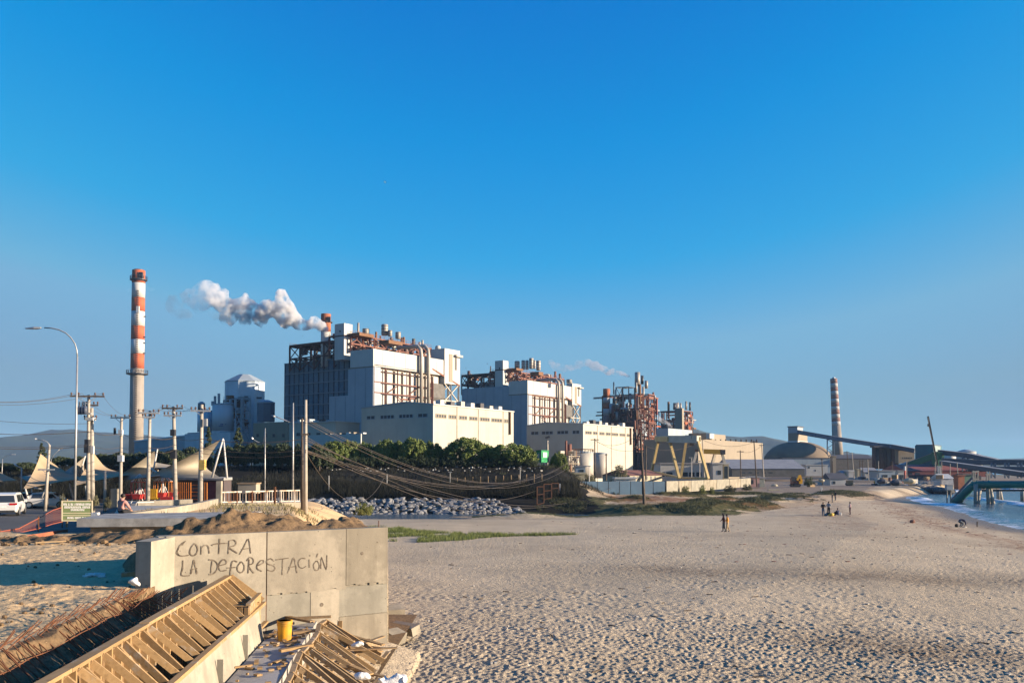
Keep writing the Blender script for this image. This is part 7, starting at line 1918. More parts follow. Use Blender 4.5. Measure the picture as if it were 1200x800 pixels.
hall("shed", "blue-grey steel tank shed at the foot of the white tank", "shed", 675, 686, 547, 558, 205, M_PGREY, M_GROOF, 4, [(679, 684, 550, 558)])
hall("shed", "low white shed behind the feathery tree", "shed", 722, 745, 561, 566, 172, M_WHITE, M_WHITE, 4)
hall("container", "striped red and white container at the end of the white wall", "container", 872, 877.5, 561, 568.3, 198, M_BLOCKW, M_BLOCKW, 3, [(872.6, 875.2, 561.8, 568)])
hall("container", "pinkish container behind the leaning dark pole", "container", 879, 890, 559.5, 568, 205, mat("faded_pink", (0.42, 0.25, 0.22)), M_GROOF, 3, [(880, 883, 562, 567)])
hall("container", "small grey-green cabin right of the pinkish container", "container", 889, 896, 560.5, 568, 210, mat("grey_green", (0.25, 0.27, 0.24)), M_GROOF, 3)
hall("warehouse", "long low grey-roofed warehouse with small dormer vents", "warehouse", 858, 943, 549, 557, 300, M_HOPPER, M_GROOF, 26, [(x, x + 3.5, 553, 554.2) for x in (870, 878, 886, 894, 902)], 3.4)
dv = thing("roof_vents", "row of small white triangular vents on the warehouse roof", "vents", at(890, 549, 306), None)
for x in (875, 883, 891, 898, 906, 914, 918): q = at(x, 548.2, 305); MB().add([q + Vector((-.7, 0, -.4)), q + Vector((.7, 0, -.4)), q + Vector((0, 0, .8)), q + Vector((-.7, 2.5, -.4)), q + Vector((.7, 2.5, -.4)), q + Vector((0, 2.5, .8))], [(0, 1, 2), (5, 4, 3), (0, 2, 5, 3), (1, 4, 5, 2), (0, 3, 4, 1)]).build("vent", M_WHITE, dv)
hall("store_building", "grey walled store under the dome", "store", 917, 974, 537, 553, 400, M_PGREY, M_DROOF, 20)
hall("warehouse", "white windowless warehouse in front of the grey store", "warehouse", 945, 970, 545, 556, 340, M_BLOCKW, M_BLOCKW, 14, [(947, 949, 546.5, 548.5), (955, 956, 550, 552)])
hall("shed", "white hut with dark pitched roof near the excavator", "shed", 973, 993, 561, 568, 232, M_BLOCKW, M_DROOF, 6, [(976, 979, 563.5, 567)], 1.6)
hall("shed", "pale green gabled hut behind the dark-roofed hut", "shed", 987, 994, 554, 558, 270, mat("pale_green", (0.42, 0.5, 0.33)), M_GROOF, 5, (), .8)
hall("shed", "white cube hut beside the poles", "shed", 994.5, 1000, 552, 557, 268, M_BLOCKW, M_WHITE, 4)
hall("shed", "narrow cream tower hut among the poles", "shed", 1005, 1008.5, 550.5, 557, 280, M_CREAM, M_CREAM, 3)
hall("shed", "bright white barn with grey roof before the brown silos", "shed", 1013.5, 1029.5, 553, 558, 290, M_BLOCKW, M_GROOF, 8, [(x, x + .8, 554, 555) for x in (1016, 1019, 1022, 1025)], 1.5)
hall("shed", "grey sheet shed right of the white barn", "shed", 1030, 1049, 552, 559, 280, M_PGREY, M_GROOF, 8, [(1034, 1040, 556, 559)])
hall("warehouse", "white gable end of the long red warehouse", "warehouse", 1052.5, 1061.5, 552, 562, 300, M_BLOCKW, M_GROOF, 5, [(1054, 1059, 556, 562)])
M_REDW = mat("maroon_sheet", (0.20, 0.055, 0.05), (0.15, 0.045, 0.045), .4, .7, streak=.2)
M_REDR = mat("red_sheet_roof", (0.25, 0.075, 0.06), (0.20, 0.06, 0.05), .3, .7)
hall("warehouse", "long maroon warehouse with red roof across the quay", "warehouse", 1062, 1156, 551.5, 557, 330, M_REDW, M_REDR, 22, [(x, x + 5, 553.5, 557) for x in (1064, 1073)], 2.5)
hall("warehouse", "dark lower bay of the maroon warehouse", "warehouse", 1072, 1150, 557, 562, 322, M_DROOF, M_REDW, 5)
hall("depot", "dark olive conveyor hall between banded chimney and brown silos", "depot", 979, 1023, 537, 553, 430, M_HOPPER, M_DROOF, 14, (), 2.0)
hall("tower_block", "narrow sunlit concrete pillar block in front of the banded chimney", "tower", 976.2, 980, 535, 556, 330, M_PBEIGE, M_PBEIGE, 3)
# dome with its head house
do = thing("storage_dome", "broad grey concrete storage dome with head house on top", "dome", at(935, 545, 430))
c = at(935, 538, 430); Rr = 37 * .43; Hh = at(935, 517.5, 430).z - c.z
M_DOME = mat("dome_concrete", (0.19, 0.145, 0.10), (0.145, 0.11, 0.08), .12, .9, streak=.3)
MB().lathe([(Rr, -4), (Rr, .2)] + [(Rr * math.cos(a), .2 + Hh * math.sin(a)) for a in np.linspace(0.08, 1.56, 16)], c, 40, False).build("shell", M_DOME, do, True)
fh = Fr(934.5, 425); u1, v1 = fh.U(945.8), fh.V(923.2)
b = MB(); fh.block(b, 0, u1, 0, v1, c.z + Hh - 1, fh.Z(507)); b.build("head_house", M_PBEIGE, do)
b = MB(); fh.block(b, 0, u1 * .55, .01, v1, fh.Z(507) + .003, fh.Z(500)); b.build("upper_house", M_PGREY, do)
b = MB(); fh.block(b, -.3, u1 * .6, -.3, v1 + .3, fh.Z(500) + .003, fh.Z(499)); b.build("roof", M_DROOF, do)
b = MB(); fh.block(b, -.2, u1 + .2, -.2, v1 + .2, c.z + Hh - .3, c.z + Hh + .4); b.build("collar", M_WHITE, do)
# half-round shelter beside the dome
hs_ = thing("arched_shelter", "small dark half-round shelter left of the dome", "shelter", at(905, 540, 440))
pr_ = [at(905, 540, 440) + Vector((6 * .44 * 1.7 * math.cos(a), 0, 6 * .44 * 1.9 * math.sin(a))) for a in np.linspace(0, math.pi, 14)]
MB().loft([[p for p in pr_], [p + Vector((6, 14, 0)) for p in pr_]], close=True).build("shell", M_DOME, hs_)
def gallery(label, pts, w, h, m, legs=(), cat="conveyor", roof=True, group="conveyor galleries"):
    P_ = [at(*p) for p in pts]
    t = thing("conveyor_gallery", label, cat, Vector((P_[0].x, P_[0].y, 1)), group)
    for i in range(len(P_) - 1):
        a, c = P_[i], P_[i + 1]
        MB().beam(a, c, w, h).build("gallery", m, t)
        MB().beam(a + Vector((0, 0, h * .5 + .1)), c + Vector((0, 0, h * .5 + .1)), w * 1.08, .18).build("roof", M_GROOF, t)
        for s in (-.48, .48): MB().beam(a - Vector((0, 0, h * .5 - s * 0 + .12)), c - Vector((0, 0, h * .5 + .12)), w * .8, .2).build("truss_chord", M_DARK, t)
        n = max(2, int((c - a).length / 8)); bb = MB()
        for k in range(n): 
            p, q = a.lerp(c, k / n), a.lerp(c, (k + 1) / n); dn = Vector((0, -w * .51, 0))
            bb.beam(p + dn - Vector((0, 0, h * .5)), p + dn + Vector((0, 0, h * .5)), .18); bb.beam(p + dn - Vector((0, 0, h * .5)), q + dn + Vector((0, 0, h * .5)), .14)
        bb.build("side_bracing", M_DARK, t)
    for (px, pt, pb, Y, wd) in legs:
        for s in (-wd / 2, wd / 2):
            MB().beam(at(px, pb, Y) + Vector((s, 0, 0)), at(px, pt, Y) + Vector((s, 0, 0)), .45).build("leg", M_BLUEST, t)
        k = max(2, int((pb - pt) / 5))
        for j in range(k):
            y0, y1 = pb + (pt - pb) * j / k, pb + (pt - pb) * (j + 1) / k; sg = 1 if j % 2 else -1
            MB().beam(at(px, y0, Y) + Vector((-sg * wd / 2, 0, 0)), at(px, y1, Y) + Vector((sg * wd / 2, 0, 0)), .28).build("leg_brace", M_BLUEST, t)
    return t
M_BLUEST = mat("blue_grey_steel", (0.11, 0.15, 0.20), (0.085, 0.12, 0.16), .6, .6)
M_NAVY = mat("navy_gallery", (0.055, 0.075, 0.10), (0.045, 0.06, 0.085), .4, .6)
M_TEAL = mat("teal_sheet", (0.02, 0.115, 0.15), (0.018, 0.095, 0.125), .3, .6, streak=.2)
M_DGREEN = mat("green_gallery_sheet", (0.035, 0.145, 0.07), (0.03, 0.12, 0.06), .3, .6)
gallery("long conveyor gallery descending from the dome head house past the banded chimney", [(934.5, 506, 426), (975, 513, 420), (1030, 521.5, 405), (1050, 523.5, 402)], 2.6, 1.7, M_BLUEST, [(973.5, 514.5, 540, 419, 3.4)])
gallery("conveyor gallery running over the brown silos to the teal tower", [(1046, 523, 400), (1073, 528, 392)], 2.6, 1.7, M_NAVY)
gallery("green sloping conveyor gallery climbing to the teal tower", [(1052, 549.5, 350), (1064, 545, 350), (1097, 533, 345), (1104, 532.5, 345)], 3.4, 2.4, M_DGREEN)
gallery("upper pier conveyor gallery descending right from the teal tower", [(1101, 529.5, 340), (1136, 533.5, 330), (1172, 541, 318), (1260, 542, 300)], 2.8, 1.5, M_NAVY, [(1131, 535, 552, 330, 2)])
gallery("level navy pier conveyor gallery below the upper one", [(1104, 539.5, 330), (1150, 541.5, 322), (1260, 541.8, 300)], 2.6, 1.6, M_NAVY, [(1164, 542, 560, 316, 1.4), (1180, 542, 560, 312, 1.4), (1195, 542, 560, 308, 1.4)])
gallery("lower dark conveyor descending to the pier head", [(1104, 542, 322), (1150, 548.5, 300), (1200, 555.5, 280), (1260, 563, 265)], 2.2, 1.3, M_NAVY)
gallery("second level dark gallery behind the pier pipe", [(1135, 549, 310), (1260, 550, 290)], 2.2, 1.5, M_NAVY)
# brown silos
sb = thing("silo_block", "block of tall dark brown coal silos", "silos", at(1035, 548, 405))
M_BSILO = mat("brown_silo", (0.14, 0.085, 0.065), (0.09, 0.06, 0.05), .25, .8, streak=.5)
for i in range(6):
    q = at(1024.5 + i * 4.4, 549, 405 + (i % 2) * 1.5); MB().lathe([(2.2 * .405 * 1.05, 0), (2.2 * .405 * 1.05, at(1030, 523.5, 405).z - q.z)], q, 16).build("silo", (M_BSILO, M_HOPPER, M_BSILO)[i % 3], sb, True)
MB().beam(at(1021.5, 523, 404), at(1048, 523, 404), 4, 1).build("roof", M_DROOF, sb)
hall("silo_house", "dark sheet house against the right end of the brown silos", "silo house", 1047.5, 1053, 523.5, 549, 402, M_BSILO, M_DROOF, 8)
hall("gallery_house", "grey gallery house with a row of tiny windows left of the teal tower", "gallery house", 1053, 1072, 526.5, 541, 398, M_PBEIGE, M_DROOF, 6, [(x, x + .8, 535.5, 537.5) for x in (1057.5, 1060, 1062, 1064, 1066, 1068)])
tt = thing("transfer_tower", "large teal sheet-clad transfer tower above the green conveyor", "tower", at(1086, 550, 360))
fT = Fr(1093.5, 352); b = MB(); fT.block(b, 0, fT.U(1103), 0, fT.V(1071.5), 1, fT.Z(521.5)); b.build("wall", M_TEAL, tt)
b = MB(); fT.block(b, .01, fT.U(1102.6), .01, fT.V(1072.5), fT.Z(521.5) + .003, fT.Z(520.5)); b.build("roof", M_NAVY, tt)
b = MB(); fT.block(b, .5, fT.U(1101), -.12, -.01, fT.Z(530), fT.Z(521.8)); b.build("pale_side", mat("pale_teal", (0.22, 0.29, 0.28)), tt)
hall("transfer_house", "small bright green transfer house beside the teal tower", "transfer house", 1099.5, 1104.3, 530.5, 549, 336, M_DGREEN, M_DGREEN, 5)
M_TANKR = mat("pale_tank", (0.44, 0.42, 0.38), (0.38, 0.36, 0.33), .3, .6)
for px, pt, hw, Y, lab in ((1132.5, 529.5, 10.5, 520, "largest white oil tank with domed roof above the conveyors"), (1112, 531, 7.5, 500, "white oil tank just right of the teal tower"), (1145, 534, 6, 540, "small pale oil tank at the right of the largest tank"), (1120, 534, 6, 560, "pale oil tank half hidden between the two large tanks")):
    silo(lab, px, Y, pt, 545, hw, M_TANKR, 28, 1.2, "white oil tanks")
# mobile crane
M_BOOM = mat('boom_black', (0.012, 0.012, 0.013), None, 3, .8)
mc = thing("mobile_crane", "mobile crane with a tall thin dark lattice boom leaning left", "crane", at(1101, 568, 270))
MB().beam(at(1098.5, 545, 270), at(1087.4, 487.5, 270), .42).build("boom", M_BOOM, mc)
MB().beam(at(1099.5, 546, 270), at(1102, 568, 270), .9).build("mast", M_BLOCKW, mc); MB().beam(at(1097, 553, 270), at(1103, 568, 270), .5).build("mast", M_CREAM, mc)
bb = MB()
for k in range(8): y = 546 + k * 2.7; bb.beam(at(1098 + k * .3, y, 269.6), at(1102.5, y + 2.5, 269.6), .22); bb.beam(at(1102, y, 269.6), at(1098.5 + k * .3, y + 2.5, 269.6), .22)
bb.build("lattice", M_BLOCKW, mc)
MB().box(at(1100, 568, 270), (3.6, 2.4, 1.8)).build("carrier", M_DARK, mc); MB().tube(at(1087.6, 489, 269.8), at(1088, 497, 269.8), .06).build("hoist_rope", M_DARK, mc)
MB().tube(at(1088, 497, 269.8), at(1098.8, 550, 269.6), .05).build("stay_rope", M_DARK, mc); MB().box(at(1088, 498, 269.8), (.5, .4, .8)).build("hook_block", M_DARK, mc)
for k in range(4): q = at(1096.5 + k * 2.6, 571.5, 269.2); MB().path([q, q + Vector((0, 2, 0))], .5, 10).build("wheel", M_TYRE, mc)
# excavator
ex = thing("excavator", "bright yellow excavator with raised arm on the sandy yard", "excavator", at(936, 570, 205))
MB().box(at(932, 563.5, 205), (1.9, 1.6, 1.3)).build("body", M_RROOF, ex); MB().box(at(930, 561, 204.4), (.9, .8, 1.1)).build("cab", M_DARK, ex)
MB().beam(at(934, 562.5, 204.2), at(937.2, 556.5, 204.2), .5).build("boom", M_BRY, ex); MB().beam(at(937.2, 556.4, 204.2), at(939.3, 563.5, 204.2), .45).build("arm", M_BRY, ex)
MB().prism([(at(936.3, 565, 204).x, 203.7), (at(940, 565, 204).x, 203.7), (at(940, 565, 204).x, 204.7), (at(936.3, 565, 204).x, 204.7)], at(936, 566.5, 204).z, at(936, 563.2, 204).z).build("bucket", M_BRY, ex)
for s in (-.6, .6): MB().beam(at(928, 568, 205) + Vector((0, s, 0)), at(936, 568, 205) + Vector((0, s, 0)), .4, .6).build("track", M_DARK, ex)
# distant poles
def yard_pole(label, top, base, Y, arm=3.5, m=None, r=.16):
    t = thing("utility_pole", label, "utility pole", at(*base, Y), "utility poles in the yard")
    MB().tube(at(*base, Y), at(*top, Y), r, r * .7, 7).build("pole", m or M_WOODPOLE, t)
    if arm: c = at(top[0], top[1] + 1.5, Y); MB().beam(c - Vector((arm * ppm(Y), 0, 0)), c + Vector((arm * ppm(Y), 0, 0)), .16).build("crossarm", M_WOODPOLE, t)
for top, base, Y, arm, m, lab in [((697, 513.5), (697, 563), 175, 5, M_WOODPOLE, "dark crossarm pole before the smaller hall's sunlit wall"), ((710.4, 531), (710.4, 563), 178, 1.5, M_WOODPOLE, "short dark pole right of the white tanks"), ((757.2, 522), (756.8, 562), 172, 1.5, M_WOODPOLE, "straight pole just right of the leaning pole"),
        ((823, 513), (825.5, 561), 195, 4, M_POLE, "grey pole standing by the gantry crane's right leg"), ((867.5, 527.5), (868.5, 567), 215, 4, M_WOODPOLE, "thin crossarm pole before the beige hall"), ((883.5, 516), (887, 570), 190, 4.5, M_WOODPOLE, "leaning dark pole at the end of the beige hall"),
        ((892.5, 520), (895.5, 566), 212, 3, M_POLE, "thick grey pole beside the leaning dark pole"), ((963.2, 537), (964, 568), 228, 1.5, M_WOODPOLE, "thin dark pole left of the dark-roofed hut"), ((975.5, 540), (976, 562), 240, 0, M_WOODPOLE, "bare pole before the sunlit pillar block"),
        ((992.5, 528), (994.5, 557), 285, 3, M_WOODPOLE, "crossarm pole right of the banded chimney foot"), ((998.5, 529.5), (1001, 561), 280, 3, M_POLE, "second crossarm pole right of the banded chimney"), ((1007.5, 538.5), (1008, 560), 275, 1.5, M_WOODPOLE, "short thin pole by the cream tower hut"), ((1010.8, 539), (1011.5, 562), 270, 1.5, M_WOODPOLE, "thin pole left of the white barn"),
        ((1016.8, 538), (1018, 563), 262, 2, M_POLE, "pole standing before the white barn"), ((1029.5, 540), (1029.5, 555), 300, 1, M_POLE, "short pale pole before the brown silos"), ((1045.2, 540), (1045.5, 556), 300, 1, M_WOODPOLE, "short pole by the silo house"), ((1062.5, 540), (1062.6, 566), 290, .8, M_POLE, "pale lamp pole before the red warehouse"),
        ((1096, 541), (1095.5, 566), 285, .6, M_POLE, "thin pole left of the mobile crane mast"), ((1103.5, 541), (1103.5, 566), 288, .6, M_POLE, "thin pole right of the mobile crane mast"), ((1113.5, 543), (1113.5, 562), 285, .5, M_POLE, "pale lamp pole right of the mobile crane"), ((1121.5, 541.5), (1123, 562), 280, .5, M_POLE, "pale lamp pole before the long red warehouse end")]:
    yard_pole(lab, top, base, Y, arm, m)
rl = thing("signal_mast", "red and white banded mast before the white gable end", "mast", at(1060.5, 566, 285))
for i, (y0, y1) in enumerate([(546, 551), (551, 556), (556, 566)]): MB().tube(at(1060.5, y1, 285), at(1060.5, y0, 285), .35).build("band", (M_WHITE, M_RED, M_REDR)[i], rl)
for i, (px, y0, y1, Y) in enumerate([(690.5, 546, 566, 170), (810.5, 536, 561, 200), (820, 540, 561, 200)]):
    t = thing("yard_lamp", ["thin white lamp beside the white tank", "white yard lamp before the workshop, left of two", "thin yard post before the workshop, right of two"][i], "lamp", at(px, y1, Y), "yard lamps")
    MB().tube(at(px, y1, Y), at(px, y0, Y), .10, .07, 6).build("post", M_MAST, t); MB().box(at(px - 1, y0, Y), (.9, .3, .18)).build("head", M_LAMP, t)
for i, (p, q, sag) in enumerate([((697, 515, 175), (757.2, 523.5, 172), 1.5), ((757.2, 523, 172), (823, 515, 195), 1.5), ((823, 515, 195), (883.5, 518, 190), 1.2), ((697, 516, 175), (750.5, 507, 137), 1.5), ((867.5, 529, 215), (892.5, 522, 212), .8)]):
    wire(at(*p), at(*q), sag, .03, 14, ["yard cable from the crossarm pole by the halls to the straight pole", "yard cable passing in front of the gantry crane", "yard cable crossing the beige hall", "yard cable slung up to the leaning pole top", "yard cable at the end of the beige hall"][i], "yard cables")

# ------------------------------------------------------------------ pier pipe and quay clutter
M_PIER = mat("pier_green", (0.012, 0.145, 0.12), (0.01, 0.12, 0.10), .5, .5, streak=.3)
M_PILE = mat("pier_pile", (0.34, 0.31, 0.26), (0.22, 0.20, 0.17), .6, .85, streak=.4)
pi = thing("pier_pipe", "fat green pipeline rising from the surf and running out along the pier", "pipeline", at(1130, 588, 165))
def pat(px, py): return at(px, py, 165 - (px - 1115) * .12)
MB().path([pat(1117, 590), pat(1124, 584.5), pat(1131, 577.5), pat(1137, 571.5), pat(1141, 569), pat(1146, 567.7)], .72, 14).build("sloping_pipe", M_PIER, pi, True)
MB().path([pat(1146, 567.7), pat(1175, 567.6), pat(1215, 567.5), pat(1300, 567.3)], .72, 14).build("level_pipe", M_PIER, pi, True)
for px in (1124, 1141, 1151.5, 1158): 
    q = pat(px, {1124: 584.5, 1141: 569, 1151.5: 567.7, 1158: 567.7}[px]); MB().path([q, q + Vector((.25, -.03, .0 if px > 1141 else .18))], .82, 14).build("flange", M_PIER if px != 1151.5 else M_DARK, pi, True)
pd_ = thing("pier_walkway", "steel pier walkway and handrail beside the green pipeline", "pier", at(1160, 588, 170))
for a, c in (((1115, 586, ), (1143, 556)), ((1143, 556.5), (1144, 556))): MB().beam(at(a[0], a[1], 171), at(c[0], c[1], 171), .9, .2).build("ramp", M_DARK, pd_)
MB().beam(at(1115, 584.5, 170.5), at(1143, 554.5, 170.5), .10).build("handrail", M_DARK, pd_); MB().beam(at(1116.5, 586.5, 170.3), at(1143, 558, 170.3), .10).build("handrail", M_WHITE, pd_)
MB().beam(at(1143, 574.5, 168), at(1300, 573.5, 150), 1.8, .35).build("deck", M_DARK, pd_)
bb = MB()
for k in range(30): q = at(1143 + k * 5, 574 - k * .02, 167 - k * .6); bb.beam(q, q + Vector((0, 0, 1.1)), .07)
bb.beam(at(1143, 567.5, 167), at(1300, 567, 149), .08); bb.build("railing", M_HOPPER, pd_)
def piles(px, ptop, pbot, Y, splay):
    MB().tube(at(px - splay, pbot, Y) - Vector((0, 0, 1.5)), at(px, ptop, Y), .38, .38, 10).build("pile", M_PILE, pd_, True)
for px, pt, pb, sp in ((1143.5, 567, 588, 0), (1148, 572, 588, 3.5), (1157.5, 567, 588, -1.5), (1160, 572, 588, -5), (1170, 573, 581, 0), (1171, 573, 581, -3), (1198, 573, 580, 0), (1205, 573, 582, -3)): piles(px, pt, pb, 160 + (0 if pb > 585 else 12), sp)
for px in (1140, 1142, 1145.5, 1156, 1159): MB().beam(at(px, 570, 169), at(px + .5, 551 + (px % 3), 169), .22).build("frame_post", M_PILE, pd_)
MB().beam(at(1139, 553, 169), at(1147, 552, 169), .3).build("frame_beam", M_PILE, pd_); MB().beam(at(1155, 556, 169), at(1160.5, 555, 169), .3).build("frame_beam", M_PILE, pd_); MB().beam(at(1140, 561, 169), at(1147, 561, 169), .25).build("frame_beam", M_PILE, pd_)
hu = thing("stilt_cabin", "small pale cabin on stilts where the pipeline meets the surf", "cabin", at(1112, 587, 166))
MB().box(at(1112, 571, 166), (1.15, .9, .95)).build("wall", M_PGREY, hu); MB().box(at(1112, 567.8, 166), (1.3, 1.05, .14)).build("roof", M_BLOCKW, hu)
for px in (1109.8, 1114): MB().tube(at(px, 590, 166), at(px, 573.5, 166), .14).build("stilt", M_PILE, hu)
hall("container", "upright orange-red tank container behind the pier ramp", "container", 1123, 1130.5, 557.5, 571, 205, mat("orange_tank", (0.40, 0.14, 0.07)), M_RROOF, 2)
hall("container", "green shipping container beside the orange tank", "container", 1129.5, 1143, 556.5, 570, 212, mat("faded_green", (0.13, 0.22, 0.15)), M_HOPPER, 3)
hall("tent", "pale tent roof on the quay beside the mobile crane", "tent", 1103.5, 1117, 560.5, 565, 240, mat("tent_cloth", (0.42, 0.42, 0.42)), mat("tent_roof", (0.46, 0.46, 0.45)), 6, (), 1.3)
q_ = thing("quay_wall", "dark rocky quay wall at the back of the bay", "quay", at(1090, 574, 262))
r_ = random.Random(3)
for k in range(84):
    tq = k / 84; x = 1042 + tq * 75 + r_.uniform(-1, 1); p = at(x, 571.5 + tq * 5.5 + r_.uniform(-1.6, .6), 230 - tq * 18 + r_.uniform(-2, 2)); m = MB(); s = r_.uniform(.5, 1.3); m.ball((p.x, p.y, p.z + .2), s, 7, 5, (1.2, 1, .8)); m.build("boulder", M_HOPPER, q_)
M_HULL = [mat("hull_dark", (0.05, 0.05, 0.06)), mat("hull_blue", (0.05, 0.09, 0.16)), mat("hull_red", (0.25, 0.05, 0.04)), mat("hull_white", (0.5, 0.48, 0.45)), mat("hull_yellow", (0.45, 0.30, 0.06))]
def boat(label, px, py, Y, L, an, m):
    b0 = at(px, py, Y); t = thing("fishing_boat", label, "boat", b0, "fishing boats hauled out behind the beach", an)
    st = []
    for k in range(7):
        u = -1 + 2 * k / 6; w = .95 * (1 - max(0, u) ** 2.2) * (.85 if u < -.8 else 1); zt = .85 + .35 * max(0, u) ** 2; x = u * L / 2
        st.append([(x, -w, zt), (x, -w * .75, .25), (x, 0, .02 + .25 * max(0, u) ** 3), (x, w * .75, .25), (x, w, zt), (x, 0, zt - .12)])
    MB().loft(st).build("hull", m, t); MB().box((-L * .2, 0, 1.25), (L * .22, 1.1, .9)).build("wheelhouse", M_BLOCKW, t); MB().tube((L * .05, 0, .6), (L * .05, 0, 2.8), .05).build("mast", M_POLE, t)
for i, (px, py, Y, L, an, k) in enumerate([(1034, 570, 232, 6, .3, 0), (1042, 572, 228, 6.5, -.4, 1), (1049, 571.5, 232, 6, .1, 0), (1057, 572, 230, 7, .5, 3), (1066, 571.5, 235, 6, -.2, 1), (1074, 571, 240, 6.5, .2, 0), (1081, 571, 243, 6, -.5, 2), (1028, 567, 238, 5.5, 1.1, 4), (1088, 571.5, 247, 6.5, .1, 0)]):
    boat("dark beached boat leftmost but one on the quay sand|blue beached boat with white wheelhouse|dark beached boat beside the blue one|white beached boat at the middle of the quay sand|blue beached boat right of the white one|dark beached boat below the red warehouse|red beached boat near the mobile crane|yellow beached boat, leftmost of the row|dark beached boat at the foot of the mobile crane".split("|")[i], px, py, Y, L, an, M_HULL[k])
r_ = random.Random(8)
cl = ["weathered crate", "blue plastic tub", "pale fish box", "rusty drum", "dark tarpaulin heap", "cream sack heap"]
cm = [M_OLDWOOD, M_HULL[1], M_BLOCKW, M_RROOF, M_DROOF, M_CREAM]
places = ["before the white barn", "left of the beached boats", "between the beached boats", "under the maroon warehouse", "by the mobile crane", "near the dark-roofed hut", "on the sand before the excavator", "beside the grey sheet shed", "by the tent", "behind the yellow boat"]
used = set()
for i in range(58):
    px = r_.uniform(905, 1105); py = r_.uniform(560, 571) if px > 1000 else r_.uniform(563, 572); Y = 225 + r_.uniform(-12, 20); p = at(px, py, Y); s = r_.uniform(.6, 1.5)
    near = min((abs(px - x), j) for x, j in ((1021, 0), (1026, 1), (1053, 2), (1075, 3), (1098, 4), (983, 5), (930, 6), (1040, 7), (1110, 8), (1030, 9)))[1]
    free = [q for q in range(6) if (q, near) not in used]
    if not free: continue
    k = r_.choice(free); used.add((k, near)); m = MB()
    if k in (4, 5): m.ball(p + Vector((0, 0, s * .3)), s, 9, 6, (1.2, 1, .6))
    elif k == 3: m.tube(p, p + Vector((0, 0, s)), s * .4, n=10)
    else: m.box(p + Vector((0, 0, s * .4)), (s * 1.3, s, s * .8), r_.uniform(0, 3))
    tag(m.build(("crate", "plastic_tub", "fish_box", "drum", "tarpaulin_heap", "sack_heap")[k], cm[k]), "%s lying %s" % (cl[k], places[near]), ("crate", "tub", "box", "drum", "tarpaulin", "sacks")[k], "odds and ends along the quay sand")
for i, (x0, x1, y) in enumerate([(900, 912, 575), (913.5, 918, 576), (924, 930, 576.5)]):
    a, c = at(x0, y, 185), at(x1, y, 185); tag(MB().beam(a, c, .9, .7).build("concrete_block", M_CREAM), ["long cream concrete block on the dunes, leftmost of three", "short cream concrete block between two others on the dunes", "rounded pale concrete block, rightmost of three on the dunes"][i], "block", "concrete blocks on the dunes")
sp_ = thing("beach_sign", "small white sign on a thin post behind the dune edge", "sign", at(962.8, 581, 170)); MB().tube(at(962.8, 581, 170), at(962.8, 572, 170), .06).build("post", M_MAST, sp_); MB().box(at(962.8, 572, 170), (.34, .06, .5)).build("panel", M_WHITE, sp_)
# ------------------------------------------------------------------ people
def cloth(name, c): return mat(name, c, tuple(x * .75 for x in c), 9, .85)
M_SKIN = mat("skin", (0.30, 0.17, 0.11), (0.26, 0.145, 0.095), 6, .6)
M_HAIR = mat("dark_hair", (0.018, 0.013, 0.011), None, 6, .6)
POSES = {
 'stand': dict(pelvis=(0, 0, .94), waist=(0, .0, 1.08), chest=(0, -.01, 1.32), neck=(0, 0, 1.47), head=(0, .02, 1.58), crown=(0, .01, 1.68),
               s=(.17, 0, 1.40), e=(.235, -.03, 1.13), w=(.24, .06, .90), h=(.09, 0, .90), k=(.105, .02, .49), a=(.11, -.02, .09), t=(.12, .15, .035)),
 'walk': dict(pelvis=(0, 0, .93), waist=(0, .01, 1.08), chest=(0, .03, 1.32), neck=(0, .05, 1.46), head=(0, .08, 1.57), crown=(0, .08, 1.67),
              s=(.17, .02, 1.39), e=(.23, -.06, 1.13), w=(.22, .07, .92), h=(.09, 0, .89), k=(.09, .07, .50), a=(.09, .08, .09), t=(.09, .25, .04),
              e2=(.23, .12, 1.15), w2=(.20, .28, 1.0), k2=(.09, -.01, .49), a2=(.09, -.17, .11), t2=(.09, -.01, .04)),
 'chat': dict(pelvis=(0, 0, .94), waist=(0, 0, 1.08), chest=(0, 0, 1.32), neck=(0, 0, 1.47), head=(0, .02, 1.58), crown=(0, .01, 1.68),
              s=(.17, 0, 1.40), e=(.26, .0, 1.15), w=(.12, .20, 1.08), h=(.09, 0, .90), k=(.10, .02, .49), a=(.105, -.02, .09), t=(.12, .15, .035)),
 'sit': dict(pelvis=(0, 0, .13), waist=(0, .03, .28), chest=(0, .05, .52), neck=(0, .06, .67), head=(0, .09, .78), crown=(0, .09, .88),
             s=(.17, .05, .60), e=(.25, .17, .38), w=(.15, .38, .40), h=(.10, .03, .13), k=(.15, .40, .46), a=(.13, .60, .08), t=(.13, .76, .04)),
 'ledge': dict(pelvis=(0, 0, .12), waist=(0, .02, .26), chest=(0, .06, .50), neck=(0, .09, .64), head=(0, .12, .75), crown=(0, .12, .85),
               s=(.18, .06, .57), e=(.27, .16, .34), w=(.16, .34, .26), h=(.10, .06, .12), k=(.12, .46, .15), a=(.12, .52, -.28), t=(.12, .68, -.33)),
 'bend': dict(pelvis=(0, -.18, .64), waist=(0, .0, .77), chest=(0, .22, .79), neck=(0, .38, .70), head=(0, .47, .64), crown=(0, .55, .58),
              s=(.18, .28, .74), e=(.2, .36, .46), w=(.14, .44, .20), h=(.10, -.15, .62), k=(.15, .16, .44), a=(.12, -.08, .09), t=(.13, .09, .035)),
}
